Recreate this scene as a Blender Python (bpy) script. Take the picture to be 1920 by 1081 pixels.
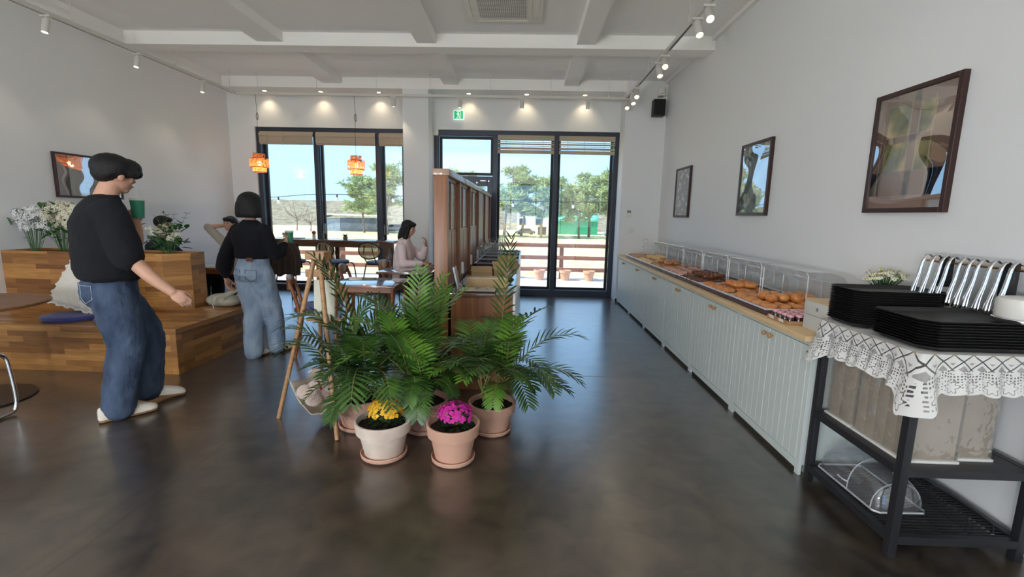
import bpy, bmesh, math, random
from mathutils import Vector, Matrix, Euler, noise
PI = math.pi
R_ = math.radians
rnd = random.Random(7)
for o in list(bpy.data.objects):
    bpy.data.objects.remove(o)
scene = bpy.context.scene
COL = scene.collection

# ------------------------------------------------------------------ camera
CAMH = 1.42
pitch, roll, yaw = .15728, .020545, -.0258
fw = Vector((math.sin(yaw)*math.cos(pitch), math.cos(yaw)*math.cos(pitch), -math.sin(pitch)))
r0 = Vector((math.cos(yaw), -math.sin(yaw), 0))
u0 = r0.cross(fw)
rt = r0*math.cos(roll)+u0*math.sin(roll)
up = -r0*math.sin(roll)+u0*math.cos(roll)
cam_data = bpy.data.cameras.new('camera')
cam_data.sensor_width = 36
cam_data.lens = 869.3/1920*36
cam_data.clip_start = .05
cam_data.clip_end = 600
cam = bpy.data.objects.new('camera', cam_data)
COL.objects.link(cam)
m3 = Matrix((rt, up, -fw)).transposed()
cam.matrix_world = Matrix.Translation((0, 0, CAMH)) @ m3.to_4x4()
scene.camera = cam

# ------------------------------------------------------------------ world, sun, exposure
world = bpy.data.worlds.new('sky')
scene.world = world
world.use_nodes = True
wn = world.node_tree
wn.nodes.clear()
wo = wn.nodes.new('ShaderNodeOutputWorld')
bg = wn.nodes.new('ShaderNodeBackground')
tc = wn.nodes.new('ShaderNodeTexCoord')
sp = wn.nodes.new('ShaderNodeSeparateXYZ')
cr = wn.nodes.new('ShaderNodeValToRGB')
wn.links.new(tc.outputs['Generated'], sp.inputs[0])
wn.links.new(sp.outputs['Z'], cr.inputs[0])
wn.links.new(cr.outputs[0], bg.inputs[0])
wn.links.new(bg.outputs[0], wo.inputs[0])
cr.color_ramp.elements[0].position = 0.0
cr.color_ramp.elements[0].color = (.385, .65, .98, 1)
cr.color_ramp.elements[1].position = .75
cr.color_ramp.elements[1].color = (.24, .42, .78, 1)
e = cr.color_ramp.elements.new(.30)
e.color = (.37, .64, 1.0, 1)
bg.inputs[1].default_value = 2.15

def add_light(name, kind, loc, energy, color=(1, 1, 1), **kw):
    d = bpy.data.lights.new(name, kind)
    d.energy = energy
    d.color = color
    rot = kw.pop('rot', None)
    for k, v in kw.items():
        setattr(d, k, v)
    o = bpy.data.objects.new(name, d)
    COL.objects.link(o)
    o.location = loc
    if rot is not None:
        o.rotation_euler = rot
    return o

sun = add_light('sun', 'SUN', (0, 0, 20), 9.5, (1, .93, .80), angle=R_(.6))
sun.rotation_euler = Vector((.74, .16, -.72)).to_track_quat('-Z', 'Y').to_euler()
scene.view_settings.view_transform = 'Standard'
scene.view_settings.look = 'None'
scene.view_settings.gamma = 1
scene.view_settings.use_curve_mapping = False
scene.view_settings.exposure = 0.0
scene.cycles.max_bounces = 12
scene.cycles.diffuse_bounces = 6
scene.cycles.transparent_max_bounces = 24
scene.cycles.transmission_bounces = 12
scene.cycles.sample_clamp_indirect = 6
scene.cycles.caustics_reflective = False
scene.cycles.caustics_refractive = False
# window openings guide the sky light into the room (portals add no light of their own)
for (px, py, pz, sx, sy, dirv) in ((-3.35, 8.45, 1.42, 2.75, 2.9, (0, -1, 0)), (.02, 8.45, 1.42, 3.3, 2.9, (0, -1, 0)),
                             (-1.4, -7.2, 1.5, 6.4, 2.9, (0, 1, 0))):
    p = add_light('daylight_portal', 'AREA', (px, py, pz), 1, shape='RECTANGLE', size=sx, size_y=sy)
    p.rotation_euler = Vector(dirv).to_track_quat('-Z', 'Y').to_euler()
    p.data.cycles.is_portal = True

# added fill lamps behind the viewpoint, there only to brighten the room
FILL_LAMPS = [(-2.95, -2.2, 1.25), (-1.75, -2.2, 1.25), (-3.4, -5.0, 1.25), (-2.0, -5.0, 1.25)]
for gx, gy, gzz in FILL_LAMPS:
    add_light('fill_light', 'POINT', (gx, gy, gzz), 165, (.97, .98, 1), shadow_soft_size=.2)

# ------------------------------------------------------------------ colours and materials
def srgb(r, g, b):
    f = lambda c: (c/255/12.92) if c/255 <= .04045 else ((c/255+.055)/1.055)**2.4
    return (f(r), f(g), f(b), 1)

MATS = {}
def principled(name):
    m = bpy.data.materials.new(name)
    m.use_nodes = True
    nt = m.node_tree
    b = nt.nodes['Principled BSDF']
    return m, nt, b

def tex_coord(nt, kind='Object', scale=(1, 1, 1)):
    t = nt.nodes.new('ShaderNodeTexCoord')
    mp = nt.nodes.new('ShaderNodeMapping')
    mp.inputs['Scale'].default_value = scale
    nt.links.new(t.outputs[kind], mp.inputs[0])
    return mp.outputs[0]

def mat(name, col, rough=.6, metal=0, spec=.5, var=.0, vscale=8, bump=0, bscale=60, coat=0, alpha=1, trans=0, ior=1.45,
        emit=None, estr=0, sheen=0, stretch=(1, 1, 1), coord='Object', sss=0, col2=None, detail=4):
    if name in MATS:
        return MATS[name]
    m, nt, b = principled(name)
    b.inputs['Base Color'].default_value = col
    b.inputs['Roughness'].default_value = rough
    b.inputs['Metallic'].default_value = metal
    b.inputs['Specular IOR Level'].default_value = spec
    b.inputs['Coat Weight'].default_value = coat
    b.inputs['Alpha'].default_value = alpha
    b.inputs['Transmission Weight'].default_value = trans
    b.inputs['IOR'].default_value = ior
    if sheen:
        b.inputs['Sheen Weight'].default_value = sheen
    if sss:
        b.inputs['Subsurface Weight'].default_value = sss
        b.inputs['Subsurface Scale'].default_value = .02
    if emit:
        b.inputs['Emission Color'].default_value = emit
        b.inputs['Emission Strength'].default_value = estr
    if var or col2:
        v = tex_coord(nt, coord, stretch)
        n = nt.nodes.new('ShaderNodeTexNoise')
        n.inputs['Scale'].default_value = vscale
        n.inputs['Detail'].default_value = detail
        nt.links.new(v, n.inputs['Vector'])
        r = nt.nodes.new('ShaderNodeValToRGB')
        r.color_ramp.elements[0].position = .32
        r.color_ramp.elements[1].position = .68
        if col2:
            r.color_ramp.elements[0].color = col
            r.color_ramp.elements[1].color = col2
        else:
            r.color_ramp.elements[0].color = tuple(c*(1-var) for c in col[:3])+(1,)
            r.color_ramp.elements[1].color = tuple(min(1, c*(1+var)) for c in col[:3])+(1,)
        nt.links.new(n.outputs['Fac'], r.inputs[0])
        nt.links.new(r.outputs[0], b.inputs['Base Color'])
    if bump:
        v = tex_coord(nt, coord, stretch)
        n = nt.nodes.new('ShaderNodeTexNoise')
        n.inputs['Scale'].default_value = bscale
        n.inputs['Detail'].default_value = 5
        nt.links.new(v, n.inputs['Vector'])
        bp = nt.nodes.new('ShaderNodeBump')
        bp.inputs['Strength'].default_value = bump
        bp.inputs['Distance'].default_value = .01
        nt.links.new(n.outputs['Fac'], bp.inputs['Height'])
        nt.links.new(bp.outputs[0], b.inputs['Normal'])
    MATS[name] = m
    return m

def glass_mat(name, tint=(1, 1, 1, 1), refl=.08, rough=.02, bump=0, bscale=2, op=0.0, opcol=(.9, .9, .9, 1)):
    """thin clear sheet: transparent with a fresnel-weighted glossy reflection (and an optional milky share)"""
    if name in MATS:
        return MATS[name]
    m = bpy.data.materials.new(name)
    m.use_nodes = True
    nt = m.node_tree
    nt.nodes.clear()
    out = nt.nodes.new('ShaderNodeOutputMaterial')
    tr = nt.nodes.new('ShaderNodeBsdfTransparent')
    tr.inputs[0].default_value = tint
    gl = nt.nodes.new('ShaderNodeBsdfGlossy')
    gl.inputs['Roughness'].default_value = rough
    gl.inputs[0].default_value = (1, 1, 1, 1)
    lw = nt.nodes.new('ShaderNodeLayerWeight')
    lw.inputs['Blend'].default_value = .5
    pw = nt.nodes.new('ShaderNodeMath')
    pw.operation = 'POWER'
    pw.inputs[1].default_value = 4.5
    nt.links.new(lw.outputs['Facing'], pw.inputs[0])
    ma = nt.nodes.new('ShaderNodeMath')
    ma.operation = 'MULTIPLY_ADD'
    ma.inputs[1].default_value = .92-refl
    ma.inputs[2].default_value = refl
    nt.links.new(pw.outputs[0], ma.inputs[0])
    mx = nt.nodes.new('ShaderNodeMixShader')
    nt.links.new(ma.outputs[0], mx.inputs[0])
    last = tr.outputs[0]
    if op:
        df = nt.nodes.new('ShaderNodeBsdfDiffuse')
        df.inputs[0].default_value = opcol
        m2 = nt.nodes.new('ShaderNodeMixShader')
        m2.inputs[0].default_value = op
        nt.links.new(tr.outputs[0], m2.inputs[1])
        nt.links.new(df.outputs[0], m2.inputs[2])
        last = m2.outputs[0]
    nt.links.new(last, mx.inputs[1])
    nt.links.new(gl.outputs[0], mx.inputs[2])
    nt.links.new(mx.outputs[0], out.inputs[0])
    if bump:
        v = tex_coord(nt)
        n = nt.nodes.new('ShaderNodeTexNoise')
        n.inputs['Scale'].default_value = bscale
        nt.links.new(v, n.inputs['Vector'])
        bp = nt.nodes.new('ShaderNodeBump')
        bp.inputs['Strength'].default_value = bump
        bp.inputs['Distance'].default_value = .02
        nt.links.new(n.outputs['Fac'], bp.inputs['Height'])
        nt.links.new(bp.outputs[0], gl.inputs['Normal'])
        nt.links.new(bp.outputs[0], lw.inputs['Normal'])
    MATS[name] = m
    return m

def wood_block(name, c1, c2, c3, bw=.42, bh=.045, rough=.35, coat=.15):
    """finger-jointed wood: staves of varying tone laid along U (UVs are in metres)"""
    m, nt, b = principled(name)
    t = nt.nodes.new('ShaderNodeTexCoord')
    br = nt.nodes.new('ShaderNodeTexBrick')
    br.offset = .37
    br.squash = 1.0
    br.inputs['Scale'].default_value = 1
    br.inputs['Brick Width'].default_value = bw
    br.inputs['Row Height'].default_value = bh
    br.inputs['Mortar Size'].default_value = .0008
    br.inputs['Bias'].default_value = -.05
    br.inputs['Color1'].default_value = c1
    br.inputs['Color2'].default_value = c2
    br.inputs['Mortar'].default_value = tuple(x*.55 for x in c1[:3])+(1,)
    nt.links.new(t.outputs['UV'], br.inputs['Vector'])
    mp = nt.nodes.new('ShaderNodeMapping')
    mp.inputs['Scale'].default_value = (1.2/bw*.42, 14, 1)
    nt.links.new(t.outputs['UV'], mp.inputs[0])
    n = nt.nodes.new('ShaderNodeTexNoise')
    n.inputs['Scale'].default_value = 4
    n.inputs['Detail'].default_value = 6
    nt.links.new(mp.outputs[0], n.inputs['Vector'])
    n2 = nt.nodes.new('ShaderNodeTexNoise')
    n2.inputs['Scale'].default_value = 3.1
    n2.inputs['Detail'].default_value = 2
    nt.links.new(t.outputs['UV'], n2.inputs['Vector'])
    mx = nt.nodes.new('ShaderNodeMix')
    mx.data_type = 'RGBA'
    nt.links.new(n2.outputs['Fac'], mx.inputs['Factor'])
    nt.links.new(br.outputs['Color'], mx.inputs['A'])
    mx2 = nt.nodes.new('ShaderNodeMix')
    mx2.data_type = 'RGBA'
    mx2.inputs['Factor'].default_value = .55
    nt.links.new(br.outputs['Color'], mx2.inputs['A'])
    mx2.inputs['B'].default_value = c3
    nt.links.new(mx2.outputs['Result'], mx.inputs['B'])
    mm = nt.nodes.new('ShaderNodeMix')
    mm.data_type = 'RGBA'
    mm.blend_type = 'MULTIPLY'
    mm.inputs['Factor'].default_value = .55
    rp = nt.nodes.new('ShaderNodeValToRGB')
    rp.color_ramp.elements[0].position = .3
    rp.color_ramp.elements[0].color = (.55, .5, .45, 1)
    rp.color_ramp.elements[1].position = .62
    rp.color_ramp.elements[1].color = (1.0, 1.0, 1.0, 1)
    nt.links.new(n.outputs['Fac'], rp.inputs[0])
    nt.links.new(mx.outputs['Result'], mm.inputs['A'])
    nt.links.new(rp.outputs[0], mm.inputs['B'])
    nt.links.new(mm.outputs['Result'], b.inputs['Base Color'])
    b.inputs['Roughness'].default_value = rough
    b.inputs['Coat Weight'].default_value = coat
    b.inputs['Coat Roughness'].default_value = .2
    MATS[name] = m
    return m

def grain(name, c1, c2, rough=.45, along=0, scale=1.0, coat=0):
    """plain timber with grain running along U (0) or V (1)"""
    m, nt, b = principled(name)
    t = nt.nodes.new('ShaderNodeTexCoord')
    mp = nt.nodes.new('ShaderNodeMapping')
    mp.inputs['Scale'].default_value = (1.5*scale, 30*scale, 1) if along == 0 else (30*scale, 1.5*scale, 1)
    nt.links.new(t.outputs['UV'], mp.inputs[0])
    n = nt.nodes.new('ShaderNodeTexNoise')
    n.inputs['Scale'].default_value = 2
    n.inputs['Detail'].default_value = 6
    n.inputs['Distortion'].default_value = .4
    nt.links.new(mp.outputs[0], n.inputs['Vector'])
    r = nt.nodes.new('ShaderNodeValToRGB')
    r.color_ramp.elements[0].position = .3
    r.color_ramp.elements[0].color = c1
    r.color_ramp.elements[1].position = .7
    r.color_ramp.elements[1].color = c2
    nt.links.new(n.outputs['Fac'], r.inputs[0])
    nt.links.new(r.outputs[0], b.inputs['Base Color'])
    b.inputs['Roughness'].default_value = rough
    b.inputs['Coat Weight'].default_value = coat
    MATS[name] = m
    return m

# ------------------------------------------------------------------ mesh building
def frame_from(d):
    d = Vector(d).normalized()
    a = Vector((0, 0, 1)) if abs(d.z) < .95 else Vector((1, 0, 0))
    x = a.cross(d).normalized()
    y = d.cross(x).normalized()
    return x, y, d

class MB:
    def __init__(s):
        s.v = []
        s.f = []
        s.mi = []
        s.cur = 0
    def add(s, vs, fs):
        k = len(s.v)
        s.v += [Vector(v) for v in vs]
        for f in fs:
            s.f.append(tuple(i+k for i in f))
            s.mi.append(s.cur)
        return s
    def mat(s, i):
        s.cur = i
        return s
    def box(s, c, size, rot=None, bev=0):
        """box by centre and size; bev chamfers all edges"""
        hx, hy, hz = size[0]/2, size[1]/2, size[2]/2
        if bev:
            bm = bmesh.new()
            bmesh.ops.create_cube(bm, size=1)
            for v in bm.verts:
                v.co = Vector((v.co.x*size[0], v.co.y*size[1], v.co.z*size[2]))
            bmesh.ops.bevel(bm, geom=list(bm.edges), offset=min(bev, hx*.9, hy*.9, hz*.9), segments=2, affect='EDGES', profile=.6)
            bm.verts.index_update()
            vs = [v.co.copy() for v in bm.verts]
            fs = [tuple(v.index for v in f.verts) for f in bm.faces]
            bm.free()
        else:
            vs = [Vector((x, y, z)) for x in (-hx, hx) for y in (-hy, hy) for z in (-hz, hz)]
            fs = [(0, 1, 3, 2), (4, 6, 7, 5), (0, 4, 5, 1), (2, 3, 7, 6), (0, 2, 6, 4), (1, 5, 7, 3)]
        if rot is not None:
            M = rot if isinstance(rot, Matrix) else Euler(rot).to_matrix()
            vs = [M @ v for v in vs]
        c = Vector(c)
        return s.add([v+c for v in vs], fs)
    def b2(s, x0, x1, y0, y1, z0, z1, bev=0):
        return s.box(((x0+x1)/2, (y0+y1)/2, (z0+z1)/2), (abs(x1-x0), abs(y1-y0), abs(z1-z0)), bev=bev)
    def cyl(s, p0, p1, r, r2=None, n=16, caps=True):
        p0 = Vector(p0); p1 = Vector(p1)
        r2 = r if r2 is None else r2
        x, y, d = frame_from(p1-p0)
        vs = []
        for p, rr in ((p0, r), (p1, r2)):
            for i in range(n):
                a = 2*PI*i/n
                vs.append(p+x*math.cos(a)*rr+y*math.sin(a)*rr)
        fs = [(i, (i+1) % n, n+(i+1) % n, n+i) for i in range(n)]
        if caps:
            fs += [tuple(range(n-1, -1, -1)), tuple(range(n, 2*n))]
        return s.add(vs, fs)
    def tube(s, pts, r, n=8, closed=False, caps=True, flat=1.0):
        """sweep a circle (or ellipse) along points; r may be a list"""
        pts = [Vector(p) for p in pts]
        m = len(pts)
        rs = r if isinstance(r, (list, tuple)) else [r]*m
        vs = []
        px = None
        for i, p in enumerate(pts):
            if closed:
                d = pts[(i+1) % m]-pts[i-1]
            else:
                d = pts[min(i+1, m-1)]-pts[max(i-1, 0)]
            if d.length < 1e-9:
                d = Vector((0, 0, 1))
            d.normalize()
            if px is None:
                x, y, _ = frame_from(d)
            else:
                x = (px-d*px.dot(d))
                if x.length < 1e-6:
                    x, y, _ = frame_from(d)
                x.normalize()
                y = d.cross(x)
            px = x
            for k in range(n):
                a = 2*PI*k/n
                vs.append(p+x*math.cos(a)*rs[i]+y*math.sin(a)*rs[i]*flat)
        fs = []
        for i in range(m if closed else m-1):
            j = (i+1) % m
            for k in range(n):
                l = (k+1) % n
                fs.append((i*n+k, i*n+l, j*n+l, j*n+k))
        if caps and not closed:
            fs += [tuple(range(n-1, -1, -1)), tuple((m-1)*n+k for k in range(n))]
        return s.add(vs, fs)
    def lathe(s, prof, c=(0, 0, 0), n=32, sx=1, sy=1, caps=False, rot=None):
        """prof: list of (r, z)"""
        c = Vector(c)
        vs = []
        m = len(prof)
        for (r, z) in prof:
            for k in range(n):
                a = 2*PI*k/n
                v = Vector((math.cos(a)*r*sx, math.sin(a)*r*sy, z))
                if rot is not None:
                    v = rot @ v
                vs.append(v+c)
        fs = [(i*n+k, i*n+(k+1) % n, (i+1)*n+(k+1) % n, (i+1)*n+k) for i in range(m-1) for k in range(n)]
        if caps:
            fs += [tuple(range(n-1, -1, -1)), tuple((m-1)*n+k for k in range(n))]
        return s.add(vs, fs)
    def ball(s, c, r, n=16, m=10, rot=None, fn=None):
        """ellipsoid; r scalar or 3 radii; fn(v)->v shapes unit sphere"""
        r = (r, r, r) if not isinstance(r, (tuple, list)) else r
        c = Vector(c)
        vs = []
        def put(v):
            if fn:
                v = fn(v)
            v = Vector((v.x*r[0], v.y*r[1], v.z*r[2]))
            if rot is not None:
                v = (rot if isinstance(rot, Matrix) else Euler(rot).to_matrix()) @ v
            return v+c
        for i in range(1, m):
            t = PI*i/m
            for k in range(n):
                a = 2*PI*k/n
                vs.append(put(Vector((math.sin(t)*math.cos(a), math.sin(t)*math.sin(a), math.cos(t)))))
        vs.append(put(Vector((0, 0, 1))))
        vs.append(put(Vector((0, 0, -1))))
        T = len(vs)-2
        fs = [(i*n+k, (i+1)*n+k, (i+1)*n+(k+1) % n, i*n+(k+1) % n) for i in range(m-2) for k in range(n)]
        fs += [(T, k, (k+1) % n) for k in range(n)]
        fs += [(T+1, (m-2)*n+(k+1) % n, (m-2)*n+k) for k in range(n)]
        return s.add(vs, fs)
    def prism(s, pts, axis, a0, a1):
        """extrude a 2D polygon; axis 0: pts=(y,z), 1: (x,z), 2: (x,y)"""
        def mk(p, a):
            return Vector((a, p[0], p[1])) if axis == 0 else Vector((p[0], a, p[1])) if axis == 1 else Vector((p[0], p[1], a))
        n = len(pts)
        vs = [mk(p, a0) for p in pts]+[mk(p, a1) for p in pts]
        fs = [(i, (i+1) % n, n+(i+1) % n, n+i) for i in range(n)]+[tuple(range(n-1, -1, -1)), tuple(range(n, 2*n))]
        return s.add(vs, fs)
    def grid(s, fn, nu, nv, wrapu=False):
        """surface fn(u,v) with u,v in 0..1"""
        vs = [fn(i/nu, j/nv) for i in range(nu if wrapu else nu+1) for j in range(nv+1)]
        w = nv+1
        fs = []
        for i in range(nu):
            i2 = (i+1) % nu if wrapu else i+1
            for j in range(nv):
                fs.append((i*w+j, i2*w+j, i2*w+j+1, i*w+j+1))
        return s.add(vs, fs)
    def quad(s, a, b, c, d):
        return s.add([a, b, c, d], [(0, 1, 2, 3)])
    def ribbon(s, pts, w, nrm):
        return s
    def build(s, name, mats, parent=None, smooth=40, world=False, thick=0, sub=0, label=None, bevel=0, recalc=False):
        me = bpy.data.meshes.new(name)
        vs = s.v
        if world and parent is not None:
            inv = root_matrix(parent).inverted()
            vs = [inv @ v for v in vs]
        me.from_pydata([tuple(v) for v in vs], [], s.f)
        if not isinstance(mats, (list, tuple)):
            mats = [mats]
        for m in mats:
            me.materials.append(m)
        me.polygons.foreach_set('material_index', s.mi)
        # box-projected UVs in metres
        uv = me.uv_layers.new(name='UVMap')
        co = s.v
        data = []
        for p in me.polygons:
            n = Vector(p.normal)
            if world and parent is not None:
                n = (co[p.vertices[1]]-co[p.vertices[0]]).cross(co[p.vertices[-1]]-co[p.vertices[0]])
            ax = max(range(3), key=lambda i: abs(n[i]))
            for vi in p.vertices:
                c = co[vi]
                data += [c.y, c.z] if ax == 0 else [c.x, c.z] if ax == 1 else [c.x, c.y]
        uv.data.foreach_set('uv', data)
        if recalc:
            bm = bmesh.new(); bm.from_mesh(me)
            bmesh.ops.recalc_face_normals(bm, faces=bm.faces)
            bm.to_mesh(me); bm.free()
        if smooth:
            me.polygons.foreach_set('use_smooth', [True]*len(me.polygons))
            me.set_sharp_from_angle(angle=R_(smooth))
        me.update()
        o = bpy.data.objects.new(name, me)
        COL.objects.link(o)
        if parent is not None:
            o.parent = parent
        if bevel:
            b = o.modifiers.new('bevel', 'BEVEL')
            b.width = bevel
            b.segments = 2
            b.limit_method = 'ANGLE'
        if thick:
            t = o.modifiers.new('thickness', 'SOLIDIFY')
            t.thickness = thick
            t.offset = 0
        if sub:
            t = o.modifiers.new('subdivision', 'SUBSURF')
            t.levels = sub
            t.render_levels = sub
        if label:
            o['label'] = label
        return o

def root_matrix(o):
    m = Matrix.Translation(o.location) @ o.rotation_euler.to_matrix().to_4x4()
    if o.parent is not None:
        m = root_matrix(o.parent) @ m
    return m

def thing(name, label, cat, loc=(0, 0, 0), rotz=0, group=None):
    o = bpy.data.objects.new(name, None)
    o.empty_display_size = .1
    COL.objects.link(o)
    o.location = loc
    o.rotation_euler = (0, 0, rotz)
    o['label'] = label
    o['category'] = cat
    if group:
        o['group'] = group
    return o

def tag(o, label, cat, group=None, loc=None):
    o['label'] = label
    o['category'] = cat
    if group:
        o['group'] = group
    return o

def place(mb, name, mats, label, cat, group=None, origin=None, **kw):
    """a thing that is one mesh, built in world coordinates with its origin moved to its base"""
    if origin is None:
        xs = [v.x for v in mb.v]; ys = [v.y for v in mb.v]; zs = [v.z for v in mb.v]
        origin = ((min(xs)+max(xs))/2, (min(ys)+max(ys))/2, min(zs))
    org = Vector(origin)
    mb.v = [v-org for v in mb.v]
    o = mb.build(name, mats, **kw)
    o.location = org
    return tag(o, label, cat, group)

def struct(name, mb, mats, parent=None, **kw):
    o = mb.build(name, mats, parent, **kw)
    if parent is None:
        o['kind'] = 'structure'
    return o

def dup(root, loc=None, rotz=None, label=None, group=None, scale=None):
    def cp(o, par):
        c = o.copy()
        COL.objects.link(c)
        c.parent = par
        for ch in kids(o):
            cp(ch, c)
        return c
    c = cp(root, None)
    if loc is not None:
        c.location = loc
    if rotz is not None:
        c.rotation_euler = (0, 0, rotz)
    if label:
        c['label'] = label
    if group:
        c['group'] = group
    if scale:
        c.scale = scale if isinstance(scale, (tuple, list)) else (scale,)*3
    return c

def kids(o):
    return [c for c in bpy.data.objects if c.parent == o]

def lerp(a, b, t):
    return a+(b-a)*t

def spline(pts, n):
    """Catmull-Rom through points, n samples"""
    pts = [Vector(p) for p in pts]
    P = [pts[0]*2-pts[1]]+pts+[pts[-1]*2-pts[-2]]
    out = []
    segs = len(pts)-1
    for i in range(n):
        t = i/(n-1)*segs
        k = min(int(t), segs-1)
        u = t-k
        a, b, c, d = P[k:k+4]
        out.append(.5*((2*b)+(c-a)*u+(2*a-5*b+4*c-d)*u*u+(3*b-a-3*c+d)*u*u*u))
    return out
# ------------------------------------------------------------------ shared materials
M_wall = mat('painted_wall', srgb(232, 234, 235), .85, bump=.04, bscale=300)
M_ceil = mat('painted_ceiling', srgb(249, 249, 247), .9, bump=.05, bscale=200)
M_frame = mat('dark_aluminium', srgb(62, 68, 80), .4, metal=.3)
M_framein = mat('dark_gasket', srgb(34, 37, 44), .5)
M_glass = glass_mat('window_glass', (.97, 1, 1, 1), .07, .0)
M_white = mat('white_plastic', srgb(228, 226, 220), .45)
M_whitemetal = mat('white_powder_coat', srgb(215, 214, 208), .4)
M_black = mat('black_plastic', srgb(26, 26, 28), .5)
M_blackmetal = mat('black_metal', srgb(30, 30, 33), .4, metal=.4)
M_grey = mat('grey_plastic', srgb(130, 130, 128), .5)
M_chrome = mat('chrome', srgb(225, 225, 228), .12, metal=1)
M_steel = mat('brushed_steel', srgb(200, 200, 200), .28, metal=1)
M_lampglow = mat('lamp_glow', (1, .86, .62, 1), .5, emit=(1, .74, .42, 1), estr=5)
M_lampglow_w = mat('lamp_glow_neutral', (1, .95, .85, 1), .5, emit=(1, .93, .78, 1), estr=5)
M_bench = wood_block('jointed_bench_wood', srgb(206, 152, 86), srgb(112, 70, 38), srgb(160, 108, 58), bw=.36, bh=.05)
M_tablewood = grain('walnut_brown_wood', srgb(98, 66, 48), srgb(134, 94, 70), .2, coat=1)
M_chairwood = grain('red_brown_chair_wood', srgb(122, 72, 40), srgb(162, 102, 60), .35, coat=.2)
M_panelwood = grain('orange_brown_panel', srgb(120, 74, 46), srgb(158, 104, 66), .38, along=1, scale=.6)
M_easelwood = grain('tan_easel_wood', srgb(158, 116, 78), srgb(186, 146, 104), .5)
M_topwood = grain('pale_worktop_wood', srgb(204, 172, 126), srgb(226, 198, 154), .45)
M_cab = mat('pale_grey_green_cabinet', srgb(208, 216, 212), .5)
M_brass = mat('brass', srgb(196, 150, 84), .3, metal=1)
M_blue = mat('navy_blue_fabric', srgb(52, 58, 128), .9, bump=.3, bscale=400, sheen=.3)
M_denim_d = mat('dark_denim', srgb(44, 58, 82), .9, col2=srgb(76, 92, 116), vscale=11, bump=.5, bscale=60, stretch=(1, 1, .45))
M_denim_l = mat('light_denim', srgb(128, 150, 176), .9, col2=srgb(172, 188, 204), vscale=11, bump=.5, bscale=60, stretch=(1, 1, .45))
M_knit = mat('black_knit', srgb(19, 20, 27), .95, bump=.4, bscale=260)
M_skin = mat('skin', srgb(206, 160, 136), .55, var=.06, vscale=12, sss=.08)
M_hair = mat('black_hair', srgb(13, 12, 15), .55, bump=.5, bscale=60, stretch=(6, 6, .6))
M_shoe = mat('pale_canvas_shoe', srgb(222, 214, 200), .8, bump=.2, bscale=200)
M_sole = mat('gum_sole', srgb(150, 118, 86), .7)
M_terracotta = mat('pink_terracotta', srgb(204, 160, 138), .75, var=.06, vscale=5)
M_terrawhite = mat('whitened_terracotta', srgb(222, 208, 194), .8, var=.08, vscale=7, col2=srgb(200, 180, 164))
M_soil = mat('dark_soil', srgb(48, 36, 28), .95, var=.4, vscale=60, bump=1, bscale=80)

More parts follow.
